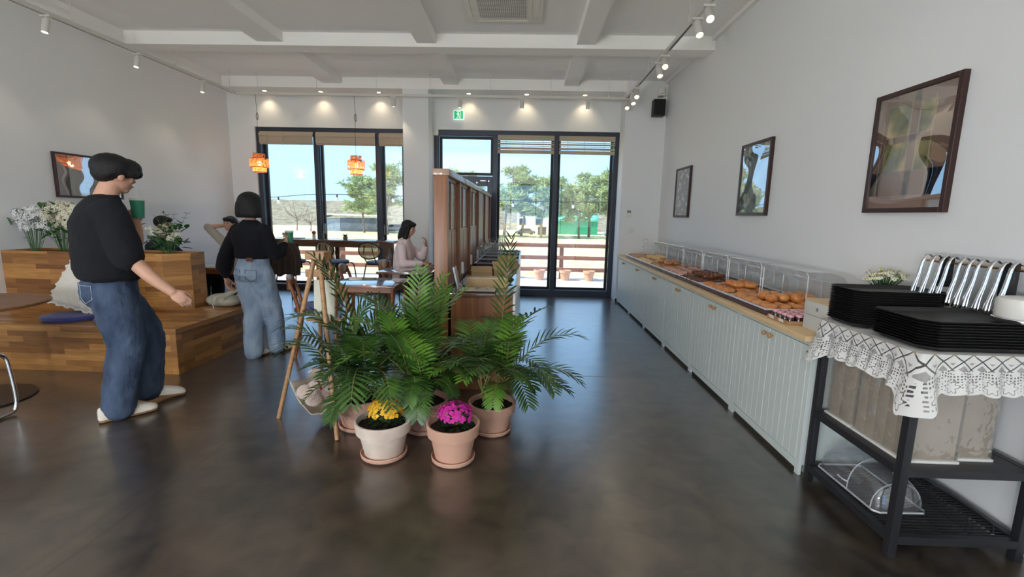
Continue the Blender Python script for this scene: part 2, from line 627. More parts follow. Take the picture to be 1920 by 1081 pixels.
# ------------------------------------------------------------------ floor: polished concrete
JOINT = (-1.830, 1.604, -1.794, 2.916)
def floor_material():
    m, nt, b = principled('polished_concrete')
    v = tex_coord(nt, 'Object')
    def nz(sc, det, dist=0):
        n = nt.nodes.new('ShaderNodeTexNoise')
        n.inputs['Scale'].default_value = sc
        n.inputs['Detail'].default_value = det
        n.inputs['Distortion'].default_value = dist
        nt.links.new(v, n.inputs['Vector'])
        return n.outputs['Fac']
    a = nz(.7, 4, .8)
    c = nz(6, 8, .5)
    d = nz(45, 4)
    r = nt.nodes.new('ShaderNodeValToRGB')
    r.color_ramp.elements[0].position = .38
    r.color_ramp.elements[0].color = srgb(38, 33, 28)
    r.color_ramp.elements[1].position = .62
    r.color_ramp.elements[1].color = srgb(86, 73, 59)
    mx = nt.nodes.new('ShaderNodeMath')
    mx.operation = 'MULTIPLY_ADD'
    mx.inputs[1].default_value = .45
    nt.links.new(c, mx.inputs[0])
    ms = nt.nodes.new('ShaderNodeMath')
    ms.operation = 'MULTIPLY'
    ms.inputs[1].default_value = .55
    nt.links.new(a, ms.inputs[0])
    nt.links.new(ms.outputs[0], mx.inputs[2])
    nt.links.new(mx.outputs[0], r.inputs[0])
    # smudged control joint: two soft dark lines in the slab
    sx = nt.nodes.new('ShaderNodeSeparateXYZ')
    nt.links.new(v, sx.inputs[0])
    def mth(op, *a):
        n = nt.nodes.new('ShaderNodeMath'); n.operation = op
        for i, q in enumerate(a):
            if isinstance(q, (int, float)): n.inputs[i].default_value = q
            else: nt.links.new(q, n.inputs[i])
        return n.outputs[0]
    jx, jy, kx, ky = JOINT
    ln = math.hypot(kx-jx, ky-jy)
    nx, ny = (ky-jy)/ln, -(kx-jx)/ln
    dist = mth('ADD', mth('MULTIPLY', sx.outputs[0], nx), mth('SUBTRACT', mth('MULTIPLY', sx.outputs[1], ny), jx*nx+jy*ny))
    wob = mth('ADD', dist, mth('MULTIPLY', mth('SUBTRACT', c, .5), .03))
    l1 = mth('MAXIMUM', 0.0, mth('SUBTRACT', 1.0, mth('DIVIDE', mth('ABSOLUTE', wob), .016)))
    l2 = mth('MAXIMUM', 0.0, mth('SUBTRACT', 1.0, mth('DIVIDE', mth('ABSOLUTE', mth('ADD', wob, .10)), .03)))
    dk_ = mth('ADD', mth('MULTIPLY', l1, .5), mth('MULTIPLY', l2, .28))
    mxj = nt.nodes.new('ShaderNodeMix'); mxj.data_type = 'RGBA'
    nt.links.new(dk_, mxj.inputs['Factor'])
    nt.links.new(r.outputs[0], mxj.inputs['A'])
    mxj.inputs['B'].default_value = srgb(20, 18, 16)
    nt.links.new(mxj.outputs['Result'], b.inputs['Base Color'])
    rr = nt.nodes.new('ShaderNodeMapRange')
    rr.inputs['From Min'].default_value = .3
    rr.inputs['From Max'].default_value = .7
    rr.inputs['To Min'].default_value = .27
    rr.inputs['To Max'].default_value = .34
    nt.links.new(a, rr.inputs['Value'])
    nt.links.new(rr.outputs[0], b.inputs['Roughness'])
    b.inputs['IOR'].default_value = 1.6
    b.inputs['Coat Weight'].default_value = 1
    b.inputs['Coat IOR'].default_value = 1.72
    b.inputs['Coat Roughness'].default_value = .24
    bp = nt.nodes.new('ShaderNodeBump')
    bp.inputs['Strength'].default_value = .03
    bp.inputs['Distance'].default_value = .001
    nt.links.new(d, bp.inputs['Height'])
    nt.links.new(bp.outputs[0], b.inputs['Normal'])
    return m
M_floor = floor_material()
M_joint = mat('floor_joint', srgb(44, 40, 37), .7)
M_joint_l = mat('pale_joint_filler', srgb(128, 122, 118), .5)

XL, XR, YB, YR, ZC, ZS = -5.15, 2.20, 8.18, -7.0, 3.55, 3.385
fl = MB()
fl.b2(XL-.2, XR+.2, YR-.2, YB+.2, -.15, 0)
struct('floor', fl, M_floor, smooth=0)
ob = struct('trim_1', MB().box((.98, 4.02, .0006), (1.14, .006, .0012)), M_joint_l, smooth=0)
# ------------------------------------------------------------------ ceiling and beams
struct('ceiling', MB().b2(XL-.2, XR+.2, YR-.2, YB+.3, ZC, ZC+.15), M_ceil, smooth=0)
struct('trim_3', MB().b2(-4.97, XR, 5.95, 6.20, 3.40, ZC), M_ceil)                 # cross beam
for i, (x0, x1) in enumerate(((-3.32, -3.0), (-1.36, -1.13), (.56, .78))):
    struct('trim_%d' % (4+i), MB().b2(x0, x1, 6.20, 7.80, 3.455, ZC), M_ceil)
for i, (x0, x1) in enumerate(((-3.32, -3.0), (-1.36, -1.13), (.56, .78))):
    struct('trim_%d' % (7+i), MB().b2(x0, x1, 1.2, 5.95, 3.44, ZC), M_ceil)
struct('trim_10', MB().b2(-4.97, XR, 1.0, 1.25, 3.40, ZC), M_ceil)
struct('trim_11', MB().b2(XL, 1.555, 7.80, YB, ZS, ZC), M_ceil)                    # dropped beam over the windows
struct('trim_12', MB().b2(XR-.045, XR, -6.9, 7.80, ZC-.045, ZC), M_ceil)       # cornice right
struct('trim_13', MB().b2(XL, -4.97, -6.9, 7.80, 3.40, ZC), M_ceil)      # edge beam along the left wall

# ------------------------------------------------------------------ walls
struct('wall_left', MB().b2(XL-.2, XL, YR-.2, YB+.3, 0, ZC), M_wall, smooth=0)
struct('wall_right', MB().b2(XR, XR+.2, YR-.2, YB+.3, 0, ZC), M_wall, smooth=0)
WZ = 2.83
wb = MB()
Y0, Y1 = YB, YB+.26
wb.b2(XL, -4.70, Y0, Y1, 0, ZC)
wb.b2(-4.70, 1.56, Y0, Y1, WZ, ZC)
wb.b2(1.56, XR, Y0, Y1, 0, ZC)
wb.b2(-2.07, -1.60, Y0, Y1, 0, WZ)
struct('wall_back', wb, M_wall, smooth=0)
struct('trim_14', MB().b2(-2.03, -1.61, 7.80, YB, 0, ZS), M_wall, smooth=0)    # middle pillar
struct('trim_15', MB().b2(1.555, XR, 7.80, YB, 0, ZC), M_wall, smooth=0)       # right corner pillar
struct('trim_16', MB().b2(1.55, 1.60, 7.79, 7.80, 0, .055), M_joint, smooth=0)
# rear wall behind the viewpoint with its own tall windows
wr = MB()
wr.b2(XL, -4.6, YR-.2, YR, 0, ZC)
wr.b2(-4.6, 1.8, YR-.2, YR, 2.95, ZC)
wr.b2(1.8, XR, YR-.2, YR, 0, ZC)
wr.b2(-4.6, 1.8, YR-.2, YR, 0, .12)
struct('wall_rear', wr, M_wall, smooth=0)
w3 = MB()
for k in range(6):
    xx = lerp(-4.57, 1.77, k/5)
    w3.b2(xx-.03, xx+.03, YR-.15, YR-.07, .12, 2.95)
w3.b2(-4.6, 1.8, YR-.15, YR-.07, .12, .18)
w3.b2(-4.6, 1.8, YR-.15, YR-.07, 2.89, 2.95)
o = struct('window_3', w3, M_frame, smooth=0)

# ------------------------------------------------------------------ window 1 (left) and window 2 (right, with door)
def window_unit(name, x0, x1, mull, sashes):
    fr = MB()
    ya, yb = YB+.03, YB+.13
    fr.b2(x0, x0+.075, ya, yb, 0, WZ)
    fr.b2(x1-.075, x1, ya, yb, 0, WZ)
    fr.b2(x0+.075, x1-.075, ya, yb, WZ-.085, WZ)
    fr.b2(x0+.075, x1-.075, ya, yb, 0, .10)
    for m in mull:
        fr.b2(m-.037, m+.037, ya, yb, .10, WZ-.085)
    o = struct(name, fr, M_frame, bevel=.003)
    for (a, b, z0, z1) in sashes:
        s = MB()
        t = .045
        yc = YB+.135
        s.b2(a, a+t, yc, yc+.05, z0, z1)
        s.b2(b-t, b, yc, yc+.05, z0, z1)
        s.b2(a+t, b-t, yc, yc+.05, z0, z0+t)
        s.b2(a+t, b-t, yc, yc+.05, z1-t, z1)
        s.build('sash', M_framein, o)
        MB().b2(a+t, b-t, yc+.02, yc+.026, z0+t, z1-t).build('pane', M_glass, o, smooth=0)
    return o
win1 = window_unit('window_1', -4.70, -2.07, (-3.665, -2.575),
                   ((-4.63, -3.70, .10, WZ-.085), (-3.63, -2.61, .10, WZ-.085), (-2.54, -2.14, .10, WZ-.085)))
for hx in (-3.60, -2.52):
    MB().b2(hx-.012, hx+.012, YB+.10, YB+.135, 1.02, 1.20, bev=.004).build('window_handle', M_grey, win1)
win2 = window_unit('window_2', -1.60, 1.56, (-.55, .497),
                   ((-.513, .46, .10, WZ-.085), (.534, 1.485, .10, WZ-.085), (-1.525, -.587, 2.09, WZ-.085)))
# door leaf between the left jamb and the first mullion
dm = MB()
yd = YB+.05
dm.b2(-1.525, -1.43, yd, yd+.06, .02, 2.07)
dm.b2(-.68, -.587, yd, yd+.06, .02, 2.07)
dm.b2(-1.43, -.68, yd, yd+.06, 1.90, 2.07)
dm.b2(-1.43, -.68, yd, yd+.06, .02, .16)
door = struct('door_1', dm, M_frame, bevel=.003)
MB().b2(-1.43, -.68, yd+.027, yd+.033, .16, 1.90).build('pane', M_glass, door, smooth=0)
dh = MB().tube([(-.72, yd-.01, 1.25), (-.72, yd-.05, 1.25), (-.72, yd-.05, .75), (-.72, yd-.01, .75)], .011, 10)
dh.build('door_handle', M_steel, door)
cl = MB().b2(-.80, -.69, yd-.03, yd, 1.985, 2.005, bev=.004)
cl.cyl((-.655, yd-.01, 1.99), (-.655, yd, 1.99), .012)
cl.cyl((-.86, yd-.01, 1.96), (-.86, yd, 1.96), .012)
cl.build('door_closer', M_steel, door)
place(MB().b2(-1.60, -1.52, YB-.03, YB+.03, 2.73, 2.83, bev=.01), 'door_sensor', M_white,
      'small white sensor box at the top corner of the door window', 'sensor')

# window film strips (frosted privacy bands with gaps) on the right-hand panes
M_film = glass_mat('frosted_film', (.93, .98, 1, 1), .03, .3, op=.28, opcol=(.8, .9, 1, 1))

# ------------------------------------------------------------------ blinds
def reed_mat(name, c1, c2):
    m, nt, b = principled(name)
    t = nt.nodes.new('ShaderNodeTexCoord')
    w = nt.nodes.new('ShaderNodeTexWave')
    w.bands_direction = 'Y'
    w.inputs['Scale'].default_value = 22
    w.inputs['Distortion'].default_value = .6
    nt.links.new(t.outputs['UV'], w.inputs['Vector'])
    r = nt.nodes.new('ShaderNodeValToRGB')
    r.color_ramp.elements[0].color = c1
    r.color_ramp.elements[1].color = c2
    nt.links.new(w.outputs[0], r.inputs[0])
    nt.links.new(r.outputs[0], b.inputs['Base Color'])
    b.inputs['Roughness'].default_value = .8
    b.inputs['Transmission Weight'].default_value = 0
    return m
M_reed = reed_mat('woven_reed', srgb(170, 156, 136), srgb(196, 182, 160))
M_cord = mat('pale_cord', srgb(190, 180, 165), .8)
def blind(x0, x1, z1, z0, label, gaps=False):
    t = thing('roman_blind', label, 'blind', ((x0+x1)/2, YB-.02, z1-.02), 0, 'raised reed roman blinds')
    w = (x1-x0)/2
    h = z1-z0
    MB().b2(-w, w, -.02, .02, -.0, .03, bev=.004).build('head_rail', M_reed, t)
    if not gaps:
        b = MB()
        for i in range(5):
            y = -.012-.006*i
            b.b2(-w, w, y-.003, y+.003, -h+.02+.008*i, -.0-.004*i)
        b.build('reed_fabric', M_reed, t)
        MB().b2(-w, w, -.05, -.038, -.055, 0, bev=.003).build('valance', M_reed, t)
    else:
        k = 0
        for (a, c) in ((.0, .055), (.075, .087), (.10, .125), (.14, .15), (.165, .20), (.21, h)):
            MB().b2(-w, w, -.02, -.008, -c, -a).build('slat_bundle', M_reed, t)
    for f in (-.7, -.1, .6):
        MB().cyl((w*f, -.054, 0), (w*f, -.054, -h), .0035, n=6).build('lift_cord', M_cord, t)
    return t
blind(-4.60, -3.68, 2.74, 2.535, 'reed roman blind drawn up at the left end of the left window')
blind(-3.62, -2.60, 2.74, 2.535, 'reed roman blind drawn up in the middle of the left window')
blind(-2.53, -2.09, 2.74, 2.535, 'narrow reed roman blind drawn up beside the middle pillar')
blind(-.50, .455, 2.74, 2.47, 'gathered reed blind with light gaps, left pane of the right window', True)
blind(.54, 1.48, 2.74, 2.47, 'gathered reed blind with light gaps, right pane of the right window', True)
# ------------------------------------------------------------------ outdoors
M_deck = grain('weathered_deck', srgb(205, 188, 172), srgb(226, 212, 198), .7)
def ground_mat():
    m, nt, b = principled('dry_grass_ground')
    v = tex_coord(nt, 'Object')
    n = nt.nodes.new('ShaderNodeTexNoise')
    n.inputs['Scale'].default_value = 2.2
    n.inputs['Detail'].default_value = 10
    n.inputs['Roughness'].default_value = .75
    nt.links.new(v, n.inputs['Vector'])
    r = nt.nodes.new('ShaderNodeValToRGB')
    r.color_ramp.elements[0].position = .36
    r.color_ramp.elements[0].color = srgb(172, 158, 98)
    r.color_ramp.elements[1].position = .56
    r.color_ramp.elements[1].color = srgb(252, 232, 184)
    nt.links.new(n.outputs['Fac'], r.inputs[0])
    nt.links.new(r.outputs[0], b.inputs['Base Color'])
    b.inputs['Roughness'].default_value = 1
    b.inputs['Specular IOR Level'].default_value = .1
    bp = nt.nodes.new('ShaderNodeBump')
    bp.inputs['Strength'].default_value = .8
    bp.inputs['Distance'].default_value = .15
    nt.links.new(n.outputs['Fac'], bp.inputs['Height'])
    nt.links.new(bp.outputs[0], b.inputs['Normal'])
    return m
M_ground = ground_mat()
def gz(x, y):
    if y < 10.9:
        return -.35
    return -.35+.06*noise.noise(Vector((x*.25, y*.25, 0)))
g = MB()
g.grid(lambda u, v: Vector((lerp(-90, 90, u), lerp(10.9, 84, v*v), gz(lerp(-90, 90, u), lerp(10.9, 84, v*v)))), 60, 40)
struct('ground', g, M_ground)
struct('ground', MB().b2(-90, 90, -90, 10.95, -.5, -.36), M_ground, smooth=0)
dk = MB()
yy = YB+.28
while yy < 10.9:
    dk.b2(-8, 8, yy, yy+.135, -.06, -.025)
    yy += .14
struct('deck', dk, M_deck, bevel=.003)
# rear forecourt seen only in reflections
M_rail = mat('brown_painted_rail', srgb(146, 98, 82), .7, var=.1, vscale=3)
t = thing('deck_fence', 'brown three-rail timber fence along the edge of the deck outside', 'fence', (0, 10.72, -.05))
for i in range(9):
    x = -7.65+i*1.70+.0
    MB().b2(x-.045, x+.045, -.045, .045, 0, .84, bev=.006).build('fence_post', M_rail, t)
for z in (.80, .52, .25):
    MB().b2(-8, 8, -.085, -.045, z-.045, z+.045, bev=.006).build('fence_rail', M_rail, t)
# outdoor pots
def pot_profile(R, H, rim=.12):
    return [(R*.70, 0), (R*.86, H*.70), (R*.90, H*.74), (R*1.0, H*.75), (R*1.03, H*.99), (R*1.0, H), (R*.93, H), (R*.90, H*.80), (R*.60, H*.78), (0.001, H*.78)]
for i, (x, lab) in enumerate(((.35, 'left of the three empty terracotta pots on the deck'), (.93, 'middle of the three empty terracotta pots on the deck, by the fence post'),
                              (1.47, 'right of the three empty terracotta pots on the deck'))):
    mb = MB().lathe([(.001, 0)]+pot_profile(.13, .23), (x, 10.50, -.025), 24)
    place(mb, 'terracotta_pot', M_terracotta, lab, 'pot', 'pots on the deck outside')

# hill
M_hill = mat('scrubby_hill', srgb(104, 101, 84), 1, var=.3, vscale=1.6, col2=srgb(160, 150, 128), detail=14, spec=.1, bump=1, bscale=3)
def hillh(x, y):
    s = max(0, min(1, (y-52)/26))
    s = s*s*(3-2*s)
    return -.5+s*(3.55+.35*noise.noise(Vector((x*.03, y*.05, 1)))+.25*noise.noise(Vector((x*.5, y*.5, 1))))
h = MB()
h.grid(lambda u, v: Vector((lerp(-120, 110, u), lerp(48, 120, v), hillh(lerp(-120, 110, u), lerp(48, 120, v)))), 240, 60)
o = struct('hills', h, M_hill)
# trees
M_bark = mat('grey_brown_bark', srgb(128, 112, 100), .95, var=.25, vscale=8, bump=.6, bscale=20)
M_needle = mat('pine_needles', srgb(122, 142, 96), .9, var=.3, vscale=1.2, col2=srgb(184, 198, 146), spec=.2)
M_needle2 = mat('pine_needles_far', srgb(124, 144, 96), .9, var=.3, vscale=1.2, col2=srgb(168, 180, 128), spec=.2)
def pine(x, y, H, W, seed, label, bare=.42, dens=1.0, mt=None):
    r = random.Random(seed)
    t = thing('pine_tree', label, 'tree', (x, y, -.38))
    lean = r.uniform(-.12, .12)*H
    pts = [(0, 0, 0), (lean*.2+r.uniform(-.15, .15), 0, H*.3), (lean*.7+r.uniform(-.2, .2), r.uniform(-.2, .2), H*.6), (lean, 0, H*.95)]
    sp_ = spline(pts, 12)
    MB().tube(sp_, [lerp(.13, .03, i/11)*H/6 for i in range(12)], 8).build('trunk', M_bark, t)
    br = MB(); cr_ = MB()
    nb = int(17*dens)
    for i in range(nb):
        f = bare+(1-bare)*(i+.5)/nb
        p = sp_[min(11, int(f*11))]
        a = r.uniform(0, 2*PI)
        L = W*(.35+.75*math.sin(PI*min(1, (f-bare)/(1-bare)*.8+.18)))*r.uniform(.6, 1.05)
        e_ = p+Vector((math.cos(a)*L, math.sin(a)*L, L*r.uniform(.05, .45)))
        mid = p.lerp(e_, .5)+Vector((0, 0, L*.08))
        br.tube([p, mid, e_], [.035*H/6, .025*H/6, .01*H/6], 5)
        for k in range(int(10*dens)+2):
            q = p.lerp(e_, r.uniform(.35, 1.08))+Vector((r.gauss(0, .22), r.gauss(0, .22), r.gauss(.08, .14)))*(W/1.6)
            R = r.uniform(.2, .42)*(W/1.6)
            for n_ in range(24):
                th = r.uniform(0, 2*PI); ph = r.uniform(-.5, 1.0)
                dd = Vector((math.cos(th)*math.cos(ph), math.sin(th)*math.cos(ph), math.sin(ph)))
                base = q+dd*R*r.uniform(0, .6)
                tip = base+dd*R*.75
                sd = dd.cross(Vector((r.uniform(-1, 1), r.uniform(-1, 1), r.uniform(-1, 1)))).normalized()*R*.13
                cr_.add([base-sd, base+sd, tip], [(0, 1, 2)])
    br.build('branches', M_bark, t)
    cr_.build('crown', mt or M_needle, t, smooth=0)
    return t
TR = [
 # x, depth, height, crown width
 (-13.9, 40.0, 4.9, 1.9, 'pine tree in the middle pane of the left window, beside the blue-grey shed'),
 (-11.0, 37.0, 5.6, 1.8, 'pine tree partly behind the middle pillar, seen in the narrow left pane'),
 (-4.6, 38.5, 5.4, 1.8, 'pine tree just above the far end of the wooden partition'),
 (-1.7, 37.5, 5.9, 1.7, 'tallest pine, with slim trunk at the left edge of the right window'),
 (-.35, 40.5, 5.4, 1.5, 'pine tree second from the left in the right window'),
 (1.25, 37.2, 5.0, 1.4, 'pine tree in front of the white building'),
 (2.35, 40.5, 5.3, 1.5, 'pine tree right against the window mullion'),
 (4.3, 37.5, 4.4, 1.5, 'lowest pine tree with kinked trunk, before the green shed'),
 (5.5, 40.5, 5.7, 1.6, 'tall pine tree with two others near the right edge of the right window'),
 (6.9, 37.6, 5.5, 1.6, 'rightmost pine tree, next to the right window frame'),
]
for i, (x, y, H, W, lab) in enumerate(TR):
    pine(x, y, H, W, 100+i, lab, dens=1.35, bare=.40)
# small bare fruit trees in the field
for i, (x, y, H) in enumerate(((-20.3, 41, 2.6), (-18.6, 40, 1.7))):
    r = random.Random(i+5)
    mb = MB()
    mb.tube([(0, 0, 0), (.05, 0, H*.3), (0, .05, H*.5)], [.05, .04, .035], 6)
    for k in range(9):
        a = r.uniform(0, 2*PI); z = H*r.uniform(.25, .5)
        mb.tube([(0, 0, z), (math.cos(a)*.3*H, math.sin(a)*.3*H, z+.22*H), (math.cos(a)*.42*H, math.sin(a)*.42*H, z+.5*H)], [.025, .018, .006], 5)
    o = mb.build('bare_tree', M_bark)
    o.location = (x, y, -.36)
    tag(o, ('taller' if i == 0 else 'shorter')+' of the two leafless saplings in the field, left window', 'tree')
# green-roofed shed
M_green = mat('green_sheet', srgb(64, 168, 128), .6, var=.05, vscale=2)
M_green2 = mat('light_green_sheet', srgb(120, 226, 196), .6)
t = thing('green_shed', 'long green shed with a pale green curved roof behind the pines', 'building', (4.9, 47.5, -.4))
MB().b2(-2.1, 2.1, -2, 2, 0, 1.35).build('wall', M_green, t)
rf = MB()
rf.grid(lambda u, v: Vector((lerp(-2.15, 2.15, u), -2.08*math.cos(PI*v), 1.35+.95*math.sin(PI*v))), 8, 12)
rf.build('roof', M_green2, t, thick=.06)
M_blgwhite = mat('white_sheet_wall', srgb(236, 236, 234), .8)
t = thing('white_building', 'low white building behind the pines left of the green shed', 'building', (.9, 47.0, -.4))
MB().b2(-1.7, 1.7, -1.5, 1.5, 0, 2.2).build('wall', M_blgwhite, t)
MB().b2(-1.8, 1.8, -1.6, 1.6, 2.2, 2.3).build('roof', mat('grey_roof', srgb(170, 176, 184), .6), t)
for wx in (-1.2, .4):
    MB().b2(wx-.3, wx+.3, -1.53, -1.49, .9, 1.5).build('window', M_frame, t)
M_slate = mat('blue_grey_tarpaulin', srgb(96, 108, 124), .8, var=.15, vscale=1.5)
t = thing('field_shed', 'low blue-grey covered shed under a pine, left window', 'shed', (-15.5, 43, -.4))
MB().b2(-1.3, 2.2, -1, 1, 0, 1.25, bev=.05).build('tarpaulin_wall', M_slate, t)
MB().b2(-3.2, -1.3, -1, 1, 0, 1.15).build('open_frame_wall', mat('pale_blue_sheet', srgb(150, 166, 184), .7, var=.15, vscale=3), t)
rf = MB().prism([(-3.4, 1.15), (-2.4, 1.5), (1.9, 1.42), (2.3, 1.25), (2.3, 1.32), (1.8, 1.5), (-2.4, 1.6), (-3.4, 1.24)], 1, -1.15, 1.15)
rf.build('roof', M_blgwhite, t)
# parked cars, simple but shaped
def car(x, y, z, rot, col, label, s=1.0):
    t = thing('car', label, 'car', (x, y, z), rot)
    t.scale = (s, s, s)
    body = [(-2.1, .25), (-2.1, .75), (-1.5, .9), (-.9, 1.4), (.9, 1.42), (1.5, .95), (2.1, .8), (2.15, .3)]
    MB().prism(body, 1, -.85, .85).build('body', mat('car_paint_'+label[:5].strip(), col, .3), t, bevel=.06)
    MB().prism([(-1.35, .93), (-.85, 1.34), (.85, 1.36), (1.35, .97)], 1, -.87, .87).build('windows', M_black, t)
    for wx in (-1.35, 1.35):
        for wy in (-.86, .7):
            MB().cyl((wx, wy, .32), (wx, wy+.16, .32), .32, n=18).build('wheel', M_black, t)
    return t
car(.0, 43.6, -.38, .1, srgb(90, 96, 104), 'dark grey car parked in front of the white building', .42)
car(-11.6, 41.5, -.38, .3, srgb(84, 100, 112), 'bluish car parked under the pines beside the middle pillar', .55)
car(8.2, 44, -.38, .0, srgb(150, 160, 165), 'light grey car parked right of the green shed', .42)
t = thing('dark_crate', 'black box standing beside the parked grey car', 'box', (1.55, 43.4, -.4))
MB().b2(-.38, .38, -.3, .3, 0, .75, bev=.03).build('crate_body', M_black, t)
MB().b2(-.42, .42, -.34, .34, .75, .80, bev=.015).build('crate_lid', M_grey, t)
# festoon lights: cord with bulbs, strung between posts beyond the deck
M_bulb = mat('white_bulb_glass', srgb(245, 245, 240), .2)
t = thing('string_light', 'outdoor cord of hanging bulbs strung across both windows', 'string light', (0, 10.9, 1.4))
pts = []
seq = [(-8, 1.78), (-6.3, 1.70), (-4.9, 1.80), (-3, 1.80), (-1.2, 1.76), (.6, 1.74), (2.4, 1.76), (4, 1.78)]
c = MB()
cp = spline([(x, 0, z-1.4) for x, z in seq], 80)
c.tube(cp, .010, 6)
c.build('cord', M_black, t)
for px in (-5.8, -4.41, -3.09, -.30, 1.09, 2.6):
    q = min(cp, key=lambda v: abs(v.x-px))
    MB().cyl((px, 0, q.z-.07), (px, 0, q.z), .018, n=10).build('bulb_socket', M_black, t)
    MB().lathe([(.001, -.15), (.022, -.14), (.032, -.115), (.026, -.08), (.014, -.065)], (px, 0, q.z), 14).build('bulb', M_bulb, t)
for px in (-8, 4):
    MB().cyl((px, 0, -1.75), (px, 0, .28), .03, n=10).build('pole', M_blackmetal, t)
# ------------------------------------------------------------------ lamps, rail, ceiling fittings
M_fill_glow = mat('fill_glow', (1, .95, .88, 1), .4, emit=(1, .93, .82, 1), estr=5)
for (gx, gy, gzz), lab in zip(FILL_LAMPS, ('left', 'right', 'far left', 'far right')):  # invented stands carrying the added fill lights, never in view
    t = thing('added_fill_lamp', lab+' added fill lamp on a stand behind the viewpoint', 'lamp', (gx, gy, 0), 0, 'added fill lamps behind the viewpoint')
    MB().lathe([(.001, 0), (.15, 0), (.15, .012), (.02, .02), (.001, .02)], (0, 0, 0), 24).build('base', M_black, t)
    MB().cyl((0, 0, .015), (0, 0, .98), .012, n=12).build('pole', M_brass, t)
    MB().lathe([(.03, .975), (.12, .98), (.13, 1.0), (.12, .99), (.001, .985)], (0, 0, 0), 24).build('lamp_dish', M_brass, t)
t = thing('light_rail', 'white suspended lighting rail running round the ceiling edge', 'light rail', (-1.55, 7.64, 3.24))
RX0, RX1, RY = -4.66, 1.52, 7.64
MB().b2(RX0-.018, RX1+.018, RY-.018, RY+.018, 3.225, 3.262).build('front_rail', M_whitemetal, t, world=True)
MB().b2(RX0-.018, RX0+.018, 0, RY-.018, 3.225, 3.262).build('left_rail', M_whitemetal, t, world=True)
MB().b2(RX1-.018, RX1+.018, 1.0, RY-.018, 3.225, 3.262).build('right_rail', M_whitemetal, t, world=True)
for a, b in ((1.0, 4.25), (4.75, 5.45), (5.95, 6.8), (7.25, 7.5)):
    MB().b2(RX1-.006, RX1+.006, a, b, 3.2235, 3.226).build('conductor_slot', M_black, t, world=True)
MB().b2(RX0-.006, RX0+.006, .3, RY-.1, 3.2235, 3.226).build('conductor_slot', M_grey, t, world=True)
for x in (-4.3, -3.35, -2.4, -1.55, -.6, .35, 1.25):
    MB().cyl((x, RY, 3.262), (x, RY, 3.55), .003, n=6).cyl((x, RY, 3.535), (x, RY, 3.55), .014, n=10).cyl((x, RY, 3.262), (x, RY, 3.29), .012, n=10).build('suspension_wire', M_whitemetal, t, world=True)
for y in (2.2, 3.4, 4.85, 6.35, 7.4):
    MB().cyl((RX1, y, 3.262), (RX1, y, 3.55), .003, n=6).cyl((RX1, y, 3.535), (RX1, y, 3.55), .014, n=10).cyl((RX1, y, 3.262), (RX1, y, 3.29), .012, n=10).build('suspension_wire', M_whitemetal, t, world=True)
for y in (2.3, 3.6, 4.95, 6.35, 7.5):
    MB().cyl((RX0, y, 3.262), (RX0, y, 3.55), .003, n=6).cyl((RX0, y, 3.535), (RX0, y, 3.55), .014, n=10).cyl((RX0, y, 3.262), (RX0, y, 3.29), .012, n=10).build('suspension_wire', M_whitemetal, t, world=True)

def spotlight(x, y, dirv, energy, label, group, L=.13, r=.03, glow=M_lampglow_w, col=(1, .86, .66), spread=95):
    t = thing('track_spotlight', label, 'spotlight', (x, y, 3.225), 0, group)
    d = Vector(dirv).normalized()
    MB().b2(-.05, .05, -.016, .016, -.018, 0, bev=.003).build('adapter', M_whitemetal, t)
    top = Vector((0, 0, -.018))
    MB().cyl(top, top+Vector((0, 0, -.03)), .008, n=8).build('swivel', M_whitemetal, t)
    p0 = top+Vector((0, 0, -.03))-d*.01
    p1 = p0+d*L
    hd = MB()
    X, Y_, D = frame_from(d)
    rot = Matrix((X, Y_, D)).transposed()
    hd.lathe([(.001, 0), (r*.9, 0), (r, .006), (r, L), (r*.86, L), (r*.82, L-.012)], p0, 20, rot=rot)
    hd.build('lamp_head', M_whitemetal, t)
    MB().lathe([(.001, L-.011), (r*.83, L-.011)], p0, 20, rot=rot).build('lens', glow, t)
    if energy:
        l = add_light('spot_bulb', 'SPOT', Vector((x, y, 3.225))+p1+d*.004, energy, col, spot_size=R_(spread), spot_blend=.6, shadow_soft_size=.02)
        l.rotation_euler = d.to_track_quat('-Z', 'Y').to_euler()
    return t
for y, lab in ((4.68, 'nearest of the three white spotlights on the left rail'), (5.74, 'middle of the three white spotlights on the left rail'), (6.88, 'farthest of the three white spotlights on the left rail')):
    spotlight(RX0, y, (-.04, -.22, -1), 5, lab, 'left rail spotlights')
spotlight(RX0, 3.5, (-.04, -.22, -1), 5, 'white spotlight on the left rail, just outside the picture', 'left rail spotlights')
for x, lab in ((-2.13, 'white spotlight on the rear rail left of the middle pillar'), (-1.08, 'white spotlight on the rear rail directly above the exit sign'),
               (-.10, 'white spotlight on the rear rail, first to the right of the exit sign'), (.93, 'white spotlight on the rear rail, second to the right of the exit sign')):
    spotlight(x, RY, (0, .03, -1), 6, lab, 'rear rail spotlights', L=.115, col=(1, .80, .55))
for y, dv, lab in ((4.33, (-.15, -.95, -1), 'nearer spotlight of the closest glowing pair on the right rail'), (4.60, (.05, -.60, -1), 'farther spotlight of the closest glowing pair on the right rail'),
                   (5.60, (-.15, -.95, -1), 'nearer spotlight of the middle glowing pair on the right rail'), (5.85, (.05, -.60, -1), 'farther spotlight of the middle glowing pair on the right rail'),
                   (6.93, (-.15, -.95, -1), 'nearer spotlight of the last glowing pair on the right rail'), (7.20, (.05, -.60, -1), 'farther spotlight of the last glowing pair on the right rail'),
                   (7.56, (-.1, -.8, -1), 'single spotlight where the right rail meets the rear rail'), (3.2, (.15, -.35, -1), 'spotlight on the right rail just outside the picture')):
    spotlight(RX1, y, dv, 1.3, lab, 'right rail spotlights', L=.16, r=.036, glow=M_lampglow, col=(1, .82, .6))
